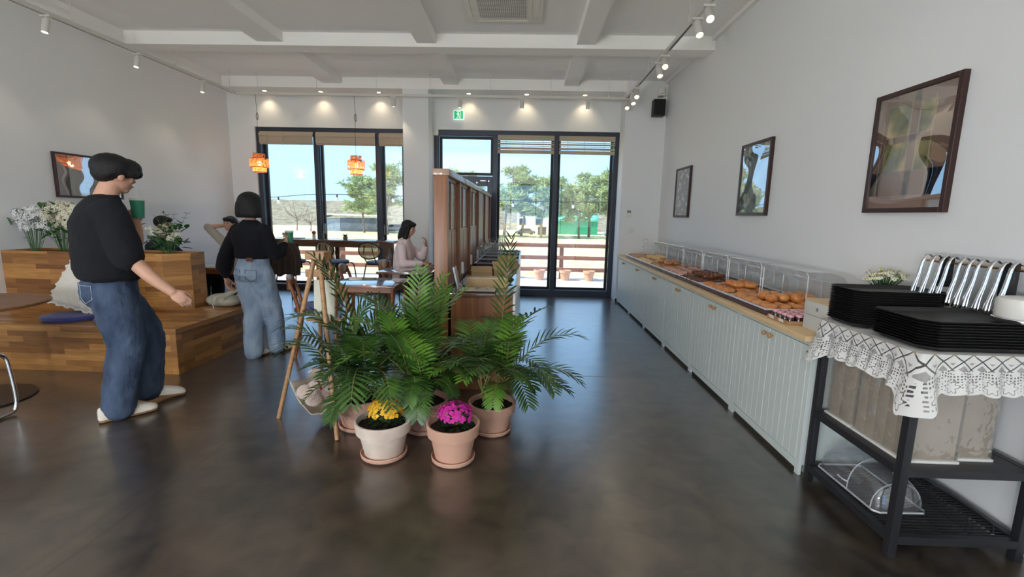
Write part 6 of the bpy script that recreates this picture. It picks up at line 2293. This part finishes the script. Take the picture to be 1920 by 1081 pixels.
# cups, pastries on tables
M_cupgreen = mat('green_cup', srgb(60, 150, 118), .5)
def cup(x, y, z, label, h=.12, r=.038, straw=True, name='takeaway_cup', mt=None, parent_rot=0):
    t = thing(name, label, 'cup', (x, y, z))
    MB().lathe([(.001, 0), (r*.78, 0), (r, h), (r*.94, h), (r*.74, .004), (.001, .004)], (0, 0, 0), 24).build('cup_body', mt or M_cupgreen, t)
    MB().lathe([(r*1.06, h-.004), (r*1.06, h+.006), (r*.95, h+.012), (.001, h+.012)], (0, 0, 0), 24).build('lid', M_white, t)
    if straw:
        MB().cyl((.008, 0, h*.3), (.018, 0, h+.07), .0035, n=8).build('straw', M_white, t)
    return t
cup(-1.08, 6.14, .731, 'green paper cup with straw on the seated woman\'s table')
open_p = thing('pastry_plate', 'small board with pastry on the seated woman\'s table', 'plate', (-1.30, 6.14, .731))
MB().b2(-.09, .09, -.06, .06, 0, .012, bev=.004).build('board', M_easelwood, open_p)
MB().ball((0, 0, .028), (.06, .035, .02), 14, 8).build('pastry', M_croi, open_p)
t = thing('crumpled_napkin', 'crumpled clear wrapper lying on the pedestal table', 'wrapper', (-1.30, 5.66, .731))
m = MB(); m.grid(lambda u, v: Vector((lerp(-.09, .09, u), lerp(-.06, .06, v), .012+.03*abs(noise.noise(Vector((u*5, v*5, 2))))*math.sin(PI*u)*math.sin(PI*v)*2)), 16, 12)
m.build('film', mat('white_film2', srgb(214, 218, 224), .3), t, smooth=180, thick=.001)
# table of the two seated men
t = square_table(-4.30, -3.32, 5.36, 5.90, 'square table between the two seated men behind the planter box', True, .73)
cup(-4.00, 5.44, .731, 'green paper cup on the table behind the planter box', straw=False)
for k in range(2):
    t = thing('red_carton', ('lower' if k == 0 else 'upper')+' of the two red cartons stacked on the men\'s table', 'carton', (-3.40, 5.52, .731+.151*k))
    MB().b2(-.045, .045, -.045, .045, 0, .15, bev=.003).build('carton_body', mat('red_print', srgb(170, 36, 44), .5), t)
    MB().b2(-.047, .047, -.047, .047, .125, .142).build('white_band', M_white, t)
# ------------------------------------------------------------------ people
def sec(m, secs, n=28):
    """loft of elliptical sections (cx, cy, z, rx, ry[, power]) with closed ends"""
    vs = []
    for s in secs:
        cx, cy, z, rx, ry = s[:5]
        for k in range(n):
            a = 2*PI*k/n
            c, s_ = math.cos(a), math.sin(a)
            vs.append(Vector((cx+rx*math.copysign(abs(c)**.85, c), cy+ry*math.copysign(abs(s_)**.85, s_), z)))
    N = len(secs)
    fs = [(i*n+k, i*n+(k+1) % n, (i+1)*n+(k+1) % n, (i+1)*n+k) for i in range(N-1) for k in range(n)]
    fs += [tuple(range(n-1, -1, -1)), tuple((N-1)*n+k for k in range(n))]
    m.add(vs, fs)
def limb(m, pts, rs, n=16, flat=1):
    P_ = spline(pts, 6*(len(pts)-1)+1) if len(pts) > 2 else [Vector(p) for p in pts]
    k = len(P_)
    R = []
    for i in range(k):
        f = i/(k-1)*(len(rs)-1); j = min(int(f), len(rs)-2)
        R.append(lerp(rs[j], rs[j+1], f-j))
    m.tube(P_, R, n, flat=flat)
    m.ball(P_[0], R[0]*.98, n, 10)
    m.ball(P_[-1], R[-1]*.98, n, 10)
def hand(m, w, d, nrm, side, curl=.5, spread=.06, s=1.0):
    """w wrist, d finger direction, nrm palm-facing direction, side: thumb side vector"""
    d = Vector(d).normalized(); nrm = Vector(nrm); nrm = (nrm-d*nrm.dot(d)).normalized()
    sd = d.cross(nrm).normalized()
    if sd.dot(Vector(side)) < 0:
        sd = -sd
    w = Vector(w)
    rot = Matrix((sd, nrm, d)).transposed()
    m.ball(w+d*.045*s, (.041*s, .0155*s, .052*s), 16, 12, rot=rot)
    m.ball(w+d*.030*s+sd*.018*s+nrm*.006*s, (.020*s, .016*s, .034*s), 12, 10, rot=rot)
    L = [(.027, .040, .024, .020), (.009, .044, .027, .021), (-.010, .041, .025, .020), (-.028, .032, .020, .017)]
    for i, (o, a, b, c) in enumerate(L):
        base = w+d*(.080-.006*abs(i-1))*s+sd*o*s
        dd = (d+sd*(o*spread*18)).normalized()
        p = [base-dd*.02*s, base]
        ang = 0
        for j, seg in enumerate((a, b, c)):
            ang += curl*(.75, .95, .8)[j]*(1+.08*i)
            v = dd*math.cos(ang)+nrm*math.sin(ang)
            p.append(p[-1]+v*seg*s)
        rr = [.0092*s, .0092*s, .0084*s, .0078*s, .0068*s]
        m.tube(p, rr, 10)
        m.ball(p[-1], .0068*s, 10, 8)
        for q, r_ in zip(p[1:-1], rr[1:-1]):
            m.ball(q, r_*1.03, 10, 8)
    tb = w+d*.018*s+sd*.028*s
    tp = [tb-sd*.008*s, tb+sd*.014*s+d*.022*s+nrm*.010*s, tb+sd*.022*s+d*.050*s+nrm*(.016+.012*curl)*s, tb+sd*.020*s+d*.074*s+nrm*(.022+.024*curl)*s]
    m.tube(tp, [.012*s, .0105*s, .0092*s, .0078*s], 10)
    m.ball(tp[-1], .0078*s, 10, 8)
def head(m, c, yawd, pitchd=0, s=1.0):
    """c centre of skull; face looks along +y rotated by yaw (deg, + = left)"""
    rot = Euler((R_(pitchd), 0, R_(yawd)), 'XYZ').to_matrix()
    rot = Matrix.Rotation(R_(yawd), 3, 'Z') @ Matrix.Rotation(R_(pitchd), 3, 'X')
    c = Vector(c)
    P = lambda x, y, z: c+rot @ Vector((x*s, y*s, z*s))
    def B(x, y, z, rx, ry, rz):
        m.ball(P(x, y, z), (rx*s, ry*s, rz*s), 20, 14, rot=rot)
    B(0, -.008, .018, .076, .096, .090)
    B(0, .018, -.030, .060, .070, .075)
    B(0, .045, -.078, .036, .034, .026)
    B(0, .060, -.052, .026, .026, .020)
    B(0, .060, .012, .054, .026, .040)
    m.tube([P(0, .083, .012), P(0, .100, -.020), P(0, .092, -.028)], [.008*s, .0125*s, .010*s], 10)
    B(0, .086, -.050, .020, .009, .0055)
    B(0, .084, -.060, .017, .009, .0055)
    for k in (-1, 1):
        B(k*.077, -.005, -.012, .008, .018, .030)
        B(k*.036, .060, -.018, .022, .020, .022)
    return P, rot
M_eye = mat('eye_dark', srgb(40, 30, 28), .2)
M_lip = mat('lip', srgb(168, 98, 88), .5)
def face(t, P, rot, s=1.0):
    for k in (-1, 1):
        MB().ball(P(k*.030, .0815, .004), (.011*s, .006*s, .0065*s), 12, 8, rot=rot).build('eye', M_eye, t)
        MB().tube([P(k*.014, .092, .024), P(k*.032, .090, .029), P(k*.048, .078, .023)], .0028*s, 6).build('eyebrow', M_hair, t)
    MB().tube([P(-.020, .0915, -.055), P(0, .0965, -.054), P(.020, .0915, -.055)], [.003*s, .0055*s, .003*s], 8, flat=.6).build('lips', M_lip, t)
def wrinkle(o, strength=.012, size=.12):
    tx = bpy.data.textures.new('folds', 'CLOUDS')
    tx.noise_scale = size
    tx.noise_depth = 2
    d = o.modifiers.new('folds', 'DISPLACE')
    d.texture = tx
    d.strength = strength
    d.mid_level = .5
def garment(name, mt, m, t, voxel=.012, smooth=8, wr=.012, size=.12):
    o = organic(name, mt, m, t, voxel, smooth)
    if wr:
        wrinkle(o, wr, size)
    return o
def shoe(t, heel, toe, mt=M_shoe, sole=M_sole, s=1.0, lift=0.0, name='shoe'):
    heel = Vector(heel); toe = Vector(toe)
    d = (toe-heel); L = d.length; d.normalize()
    sd = d.cross(Vector((0, 0, 1))).normalized(); u = sd.cross(d)
    rot = Matrix((sd, d, u)).transposed()
    def section(f):
        w = (.030, .036, .037, .041, .048, .049, .042, .026)[f]
        y = (0, .08, .25, .45, .68, .84, .95, 1.0)[f]*L
        return y, w*s
    so = MB(); vs = []
    for f in range(8):
        y, w = section(f)
        for (x, z) in ((-w, 0), (w, 0), (w*1.02, .026), (-w*1.02, .026)):
            vs.append(heel+rot @ Vector((x, y, z)))
    fs = [(i*4+k, i*4+(k+1) % 4, (i+1)*4+(k+1) % 4, (i+1)*4+k) for i in range(7) for k in range(4)]+[(3, 2, 1, 0), (28, 29, 30, 31)]
    so.add(vs, fs)
    o = so.build('sole', sole, t, sub=1)
    up = MB(); vs = []
    hs = (.090, .100, .096, .088, .072, .060, .050, .036)
    n = 12
    for f in range(8):
        y, w = section(f)
        for k in range(n+1):
            a = PI*k/n
            vs.append(heel+rot @ Vector((math.cos(a)*w*.97, y, .024+math.sin(a)**.8*(hs[f]*s-.024))))
    fs = [(i*(n+1)+k, i*(n+1)+k+1, (i+1)*(n+1)+k+1, (i+1)*(n+1)+k) for i in range(7) for k in range(n)]+[tuple(range(n, -1, -1)), tuple(7*(n+1)+k for k in range(n+1))]
    up.add(vs, fs)
    up.build(name, mt, t, sub=1)

# --- standing man in a black T-shirt, drinking from a green cup ------------------------------------
man = thing('person', 'standing man in black T-shirt and blue jeans, seen from behind, drinking from a green cup', 'person', (-2.745, 2.975, 0), R_(-37))
# local frame: +y forward (heading), +x his right
b = MB()
P, hrot = head(b, (.0, .085, 1.625), 14, -10, 1.06)
limb(b, [(0, .0, 1.42), (.0, .025, 1.49), (.0, .06, 1.57)], [.070, .064, .060])
sec(b, [(0, .0, .90, .12, .085), (0, 0, 1.0, .13, .085), (0, 0, 1.2, .15, .095), (0, -.005, 1.36, .165, .09), (0, .0, 1.43, .12, .07)])
limb(b, [(.185, .0, 1.385), (.285, .03, 1.13), (.335, .06, 1.08)], [.050, .045, .044])
limb(b, [(.315, .045, 1.105), (.385, .13, .98), (.445, .215, .885)], [.045, .040, .028])
hand(b, (.445, .215, .885), (.45, .55, -.62), (-.75, .2, -.3), (-.1, .6, .3), .6)
limb(b, [(-.185, .02, 1.385), (-.235, .13, 1.20), (-.235, .19, 1.12)], [.048, .042, .040])
limb(b, [(-.235, .19, 1.13), (-.20, .21, 1.20), (-.160, .205, 1.315)], [.041, .036, .027])
hand(b, (-.160, .205, 1.315), (.20, .0, .97), (.95, .0, -.2), (0, -.9, .1), .75)
for (hx, kx, ky, ax, ay) in ((-.09, -.11, .17, -.13, .13), (.09, .085, .03, .06, -.06)):
    limb(b, [(hx, 0, .93), (kx, ky, .50), (ax, ay, .10)], [.08, .05, .036])
organic('body', M_skin, b, man, .0058, 3)
face(man, P, hrot, 1.06)
hr = MB()
hr.ball(P(0, -.022, .038), (.103, .120, .094), 22, 14, rot=hrot)
hr.ball(P(0, .050, .058), (.092, .085, .062), 20, 12, rot=hrot)
hr.ball(P(0, -.060, .000), (.088, .066, .064), 18, 12, rot=hrot)
hr.ball(P(0, .100, .030), (.072, .036, .034), 18, 10, rot=hrot)
for k in (-1, 1):
    hr.ball(P(k*.072, .045, .022), (.022, .050, .030), 14, 10, rot=hrot)
o = organic('hair', M_hair, hr, man, .007, 5); wrinkle(o, .006, .02)
s_ = MB()
sec(s_, [(.0, -.00, .945, .200, .145), (.0, -.00, .970, .232, .172), (.0, -.005, 1.02, .238, .178), (.0, -.005, 1.10, .234, .175), (.0, -.01, 1.2, .236, .168), (.0, -.015, 1.32, .236, .155), (0, -.01, 1.40, .215, .128), (0, -.0, 1.45, .150, .098), (0, .01, 1.485, .088, .082), (0, .015, 1.497, .074, .074)])
limb(s_, [(.168, .0, 1.385), (.240, .018, 1.26), (.300, .038, 1.115)], [.092, .094, .092])
limb(s_, [(-.168, .0, 1.385), (-.212, .07, 1.27), (-.235, .125, 1.18)], [.092, .094, .086])
garment('t_shirt', M_knit, s_, man, .011, 5, .020, .10)
j_ = MB()
sec(j_, [(0, -.0, .78, .178, .135), (0, -.015, .85, .190, .152), (0, -.01, .93, .182, .145), (0, 0, 1.01, .165, .13)])
limb(j_, [(-.088, .0, .86), (-.100, .12, .66), (-.105, .18, .50), (-.115, .175, .30), (-.125, .155, .11)], [.124, .116, .108, .102, .098])
limb(j_, [(.088, -.01, .86), (.088, .01, .68), (.086, .03, .50), (.072, -.01, .30), (.062, -.045, .085)], [.130, .122, .112, .102, .098])
garment('jeans', M_denim_d, j_, man, .010, 5, .016, .06)
def on_ellipse(x, rx, ry, off):
    c = min(1, abs(x)/rx)**(1/.85)
    return -(ry*(max(0, 1-c*c)**.5)**.85)+off
for (x0, x1) in ((-.135, -.03), (.03, .135)):
    pp = [(x0, .925), ((x0+x1)/2, .925), (x1, .925), (x1, .84), ((x0+x1)/2, .81), (x0, .84), (x0, .925)]
    MB().tube([(x, on_ellipse(x, .186, .150, -.012), z) for x, z in pp], .0024, 6).build('pocket_seam', M_denim_l, man)
shoe(man, (.055, -.16, .0), (.065, .165, .0), s=1.1)
shoe(man, (-.130, .07, .04), (-.115, .385, .0), s=1.1)
cupm = cup(0, 0, 0, 'green iced drink cup with straw held by the standing man', straw=True, h=.125, r=.043)
cw = root_matrix(man) @ Vector((-.096, .205, 1.345))
cupm.location = cw

# --- standing woman seen from behind ---------------------------------------------------------------
wom = thing('person', 'standing woman with a black bob, black puff-sleeve top and light jeans, seen from behind', 'person', (-2.565, 4.30, 0), R_(-12))
b = MB()
P, hrot = head(b, (.0, .03, 1.455), 0, -4, .93)
limb(b, [(0, -.01, 1.27), (0, .0, 1.32), (0, .015, 1.40)], [.052, .047, .046])
sec(b, [(0, 0, .85, .13, .08), (0, 0, .95, .10, .07), (0, 0, 1.1, .12, .08), (0, 0, 1.22, .13, .075), (0, 0, 1.28, .10, .06)])
limb(b, [(-.155, 0, 1.22), (-.275, -.01, .99), (-.315, .0, .95)], [.036, .032, .030])
limb(b, [(-.305, .0, .965), (-.365, .03, .83), (-.395, .07, .74)], [.030, .027, .021])
hand(b, (-.395, .07, .74), (.02, .25, -.95), (.95, .1, .1), (0, 1, 0), .4, s=.9)
limb(b, [(.155, 0, 1.22), (.205, .02, 1.03), (.205, .06, 1.0)], [.036, .032, .030])
limb(b, [(.205, .04, 1.01), (.20, .14, 1.05), (.185, .23, 1.12)], [.030, .027, .021])
hand(b, (.185, .23, 1.12), (-.3, .8, .5), (-.8, -.2, .1), (0, 0, 1), .7, s=.9)
for (hx, kx, ky, ax, ay) in ((-.08, -.06, .03, -.03, -.06), (.08, .08, .12, .05, .19)):
    limb(b, [(hx, 0, .86), (kx, ky, .46), (ax, ay, .09)], [.075, .045, .032])
organic('body', M_skin, b, wom, .0058, 3)
face(wom, P, hrot, .93)
hr = MB()
hr.ball((0, .005, 1.49), (.102, .112, .095), 24, 16)
sec(hr, [(0, -.01, 1.345, .118, .082), (0, -.012, 1.375, .124, .092), (0, -.005, 1.43, .118, .105), (0, .0, 1.49, .103, .108)])
o = organic('hair', M_hair, hr, wom, .008, 5)
s_ = MB()
sec(s_, [(0, 0, .965, .150, .105), (0, 0, .985, .165, .12), (0, -.005, 1.06, .160, .118), (0, -.01, 1.14, .175, .12), (0, -.01, 1.22, .185, .105), (0, -.0, 1.275, .13, .075), (0, .0, 1.315, .075, .06), (0, .0, 1.325, .06, .055)])
limb(s_, [(-.145, 0, 1.225), (-.24, -.005, 1.08), (-.305, .0, .96)], [.070, .070, .074])
limb(s_, [(-.305, .0, .97), (-.350, .02, .87), (-.388, .06, .775)], [.074, .078, .034])
limb(s_, [(.145, 0, 1.225), (.180, .015, 1.10), (.200, .05, 1.01)], [.068, .064, .064])
limb(s_, [(.200, .05, 1.01), (.20, .12, 1.03), (.190, .20, 1.09)], [.064, .060, .034])
garment('black_top', M_knit, s_, wom, .010, 5, .014, .12)
j_ = MB()
sec(j_, [(0, 0, .76, .165, .115), (0, -.012, .82, .178, .13), (0, -.005, .90, .158, .115), (0, 0, .955, .138, .10), (0, 0, .995, .132, .095)])
limb(j_, [(-.083, -.005, .83), (-.075, .015, .62), (-.06, .03, .44), (-.045, -.01, .24), (-.03, -.03, .06)], [.108, .100, .092, .088, .086])
limb(j_, [(.083, .0, .83), (.085, .06, .62), (.08, .12, .44), (.065, .16, .24), (.05, .18, .07)], [.106, .098, .090, .086, .082])
garment('jeans', M_denim_l, j_, wom, .010, 5, .020, .09)
MB().box((.055, -.108, .965), (.07, .006, .035), bev=.002).build('leather_patch', mat('tan_leather', srgb(120, 74, 58), .6), wom)
for (x0, x1) in ((-.125, -.03), (.03, .125)):
    pp = [(x0, .87), ((x0+x1)/2, .87), (x1, .87), (x1, .79), ((x0+x1)/2, .765), (x0, .79), (x0, .87)]
    MB().tube([(x, on_ellipse(x, .172, .128, -.012), z) for x, z in pp], .0018, 6).build('pocket_seam', M_denim_d, wom)
shoe(wom, (-.035, -.10, 0), (-.01, .14, 0), s=.9)
shoe(wom, (.055, .14, 0), (.09, .38, 0), s=.9)
cw = root_matrix(wom) @ Vector((.165, .305, 1.10))
cupw = cup(cw.x, cw.y, cw.z, 'green cup held by the standing woman, beside the window bar', straw=False, h=.11, r=.038)

# --- seated figures ---------------------------------------------------------------------------------
def seated(label, loc, rz, top_mat, leg_mat, hair_style, arms, seat=.47, s=1.0, lean=0.0, head_yaw=0, headp=0, shoe_m=None):
    t = thing('person', label, 'person', loc, R_(rz))
    b = MB()
    hz = seat+.775*s
    P, hrot = head(b, (0, .055+lean, hz), head_yaw, headp, .95*s)
    limb(b, [(0, lean*.8, seat+.55*s), (0, .015+lean, seat+.62*s), (0, .035+lean, seat+.70*s)], [.056, .050, .048])
    sec(b, [(0, 0, seat+.03, .14, .10), (0, .0, seat+.2, .12, .085), (0, lean*.5, seat+.4, .14, .09), (0, lean*.8, seat+.52, .15, .08), (0, lean*.8, seat+.58, .10, .06)])
    for side, (el, wr, hd, pn) in zip((-1, 1), arms):
        sh = Vector((side*.17, lean*.8, seat+.515*s))
        limb(b, [sh, sh.lerp(Vector(el), .5)+Vector((side*.01, 0, 0)), el], [.042, .038, .034])
        limb(b, [el, Vector(el).lerp(Vector(wr), .5), wr], [.034, .030, .023])
        hand(b, wr, hd, pn, (-side, .3, .4), .55, s=.92)
    for side in (-1, 1):
        limb(b, [(side*.09, .02, seat+.07), (side*.10, .40, seat+.06)], [.078, .055])
        limb(b, [(side*.10, .40, seat+.05), (side*.105, .42, .28), (side*.11, .38, .09)], [.054, .045, .034])
    organic('body', M_skin, b, t, .0065, 3)
    face(t, P, hrot, .95*s)
    hr = MB()
    S = .95*s
    hr.ball(P(0, -.020, .040), (.089*S, .103*S, .086*S), 22, 14, rot=hrot)
    hr.ball(P(0, .050, .068), (.074*S, .055*S, .036*S), 18, 12, rot=hrot)
    if hair_style == 'long':
        hr.tube([P(0, -.03, .05), P(0, -.07, -.05), P(0, -.085, -.16), P(.01, -.07, -.26)], [.080*S, .090*S, .085*S, .045*S], 18, flat=.75)
        for k in (-1, 1):
            hr.tube([P(k*.062, .02, .05), P(k*.082, .0, -.05), P(k*.078, -.01, -.16), P(k*.06, .03, -.24)], [.030*S, .036*S, .036*S, .018*S], 12)
    organic('hair', M_hair, hr, t, .008, 4)
    sh_ = MB()
    sec(sh_, [(0, .0, seat+.01, .165, .13), (0, 0, seat+.08, .178, .14), (0, 0, seat+.22, .165, .13), (0, lean*.5, seat+.36, .18, .13), (0, lean*.8, seat+.48, .19, .11), (0, lean*.9, seat+.55, .14, .08), (0, lean, seat+.60, .07, .06)])
    for side, (el, wr, hd, pn) in zip((-1, 1), arms):
        p0 = Vector((side*.155, lean*.8, seat+.505*s))
        limb(sh_, [p0, p0.lerp(Vector(el), .5), Vector(el)], [.066, .060, .056])
        if top_mat[1]:
            limb(sh_, [Vector(el), Vector(el).lerp(Vector(wr), .5), Vector(el).lerp(Vector(wr), .93)], [.056, .050, .036])
    garment('top', top_mat[0], sh_, t, .011, 6, .014, .12)
    j_ = MB()
    sec(j_, [(0, .0, seat+.005, .17, .14), (0, 0, seat+.10, .175, .14), (0, 0, seat+.16, .165, .13)])
    for side in (-1, 1):
        limb(j_, [(side*.09, .03, seat+.085), (side*.10, .22, seat+.085), (side*.105, .40, seat+.065)], [.098, .092, .080])
        limb(j_, [(side*.105, .40, seat+.06), (side*.108, .425, .28), (side*.112, .39, .10)], [.080, .078, .080])
    garment('trousers', leg_mat, j_, t, .011, 6, .018, .1)
    for side in (-1, 1):
        shoe(t, (side*.11, .32, 0), (side*.125, .56, 0), mt=shoe_m or M_shoe, s=.92)
    return t
M_pinkk = mat('pale_pink_cardigan', srgb(242, 222, 222), .9, bump=.3, bscale=200, sheen=.3)
M_trous = mat('grey_green_trousers', srgb(110, 122, 120), .9, bump=.2, bscale=150)
M_navy = mat('navy_shirt', srgb(30, 34, 52), .9, bump=.2, bscale=200)
M_beige = mat('beige_shirt', srgb(176, 168, 154), .9, bump=.2, bscale=200)
M_dark = mat('dark_trousers', srgb(38, 38, 42), .9)
# woman faces +x (rz -90): local +y -> world +x, local +x -> world -y (towards the viewpoint)
seated('seated woman with long dark hair and pale pink cardigan eating by the partition', (-1.64, 6.20, 0), -90, (M_pinkk, True), M_trous, 'long',
       [((-.20, .22, .80), (-.06, .30, .985), (.35, .1, .9), (.2, -.9, .2)), ((.24, .06, .76), (.17, .30, .765), (-.1, .95, -.1), (0, 0, -1))], seat=.495, s=.93, lean=.03, headp=-10)
seated('seated man in a navy shirt, partly hidden behind flowers of the planter box', (-4.55, 5.62, 0), -85, (M_navy, False), M_dark, 'short',
       [((-.24, .15, .80), (-.10, .36, .80), (.3, .9, 0), (0, 0, -1)), ((.27, .10, .80), (.12, .34, .80), (-.3, .9, 0), (0, 0, -1))], seat=.47, s=.96, lean=.05)
seated('seated man in a beige shirt with both hands clasped behind his head', (-4.12, 6.42, 0), 172, (M_beige, False), M_dark, 'short',
       [((-.38, -.02, 1.16), (-.12, -.12, 1.20), (.9, -.1, .1), (0, 1, 0)), ((.38, -.02, 1.16), (.12, -.12, 1.20), (-.9, -.1, .1), (0, 1, 0))], seat=.47, s=.96, lean=-.05, headp=4)
dup(wc, (-4.57, 5.62, 0), R_(-85), 'wooden chair under the man in the navy shirt, hidden behind the planter box')
dup(wc, (-4.12, 6.44, 0), R_(172), 'wooden chair under the man in the beige shirt, behind the bench')
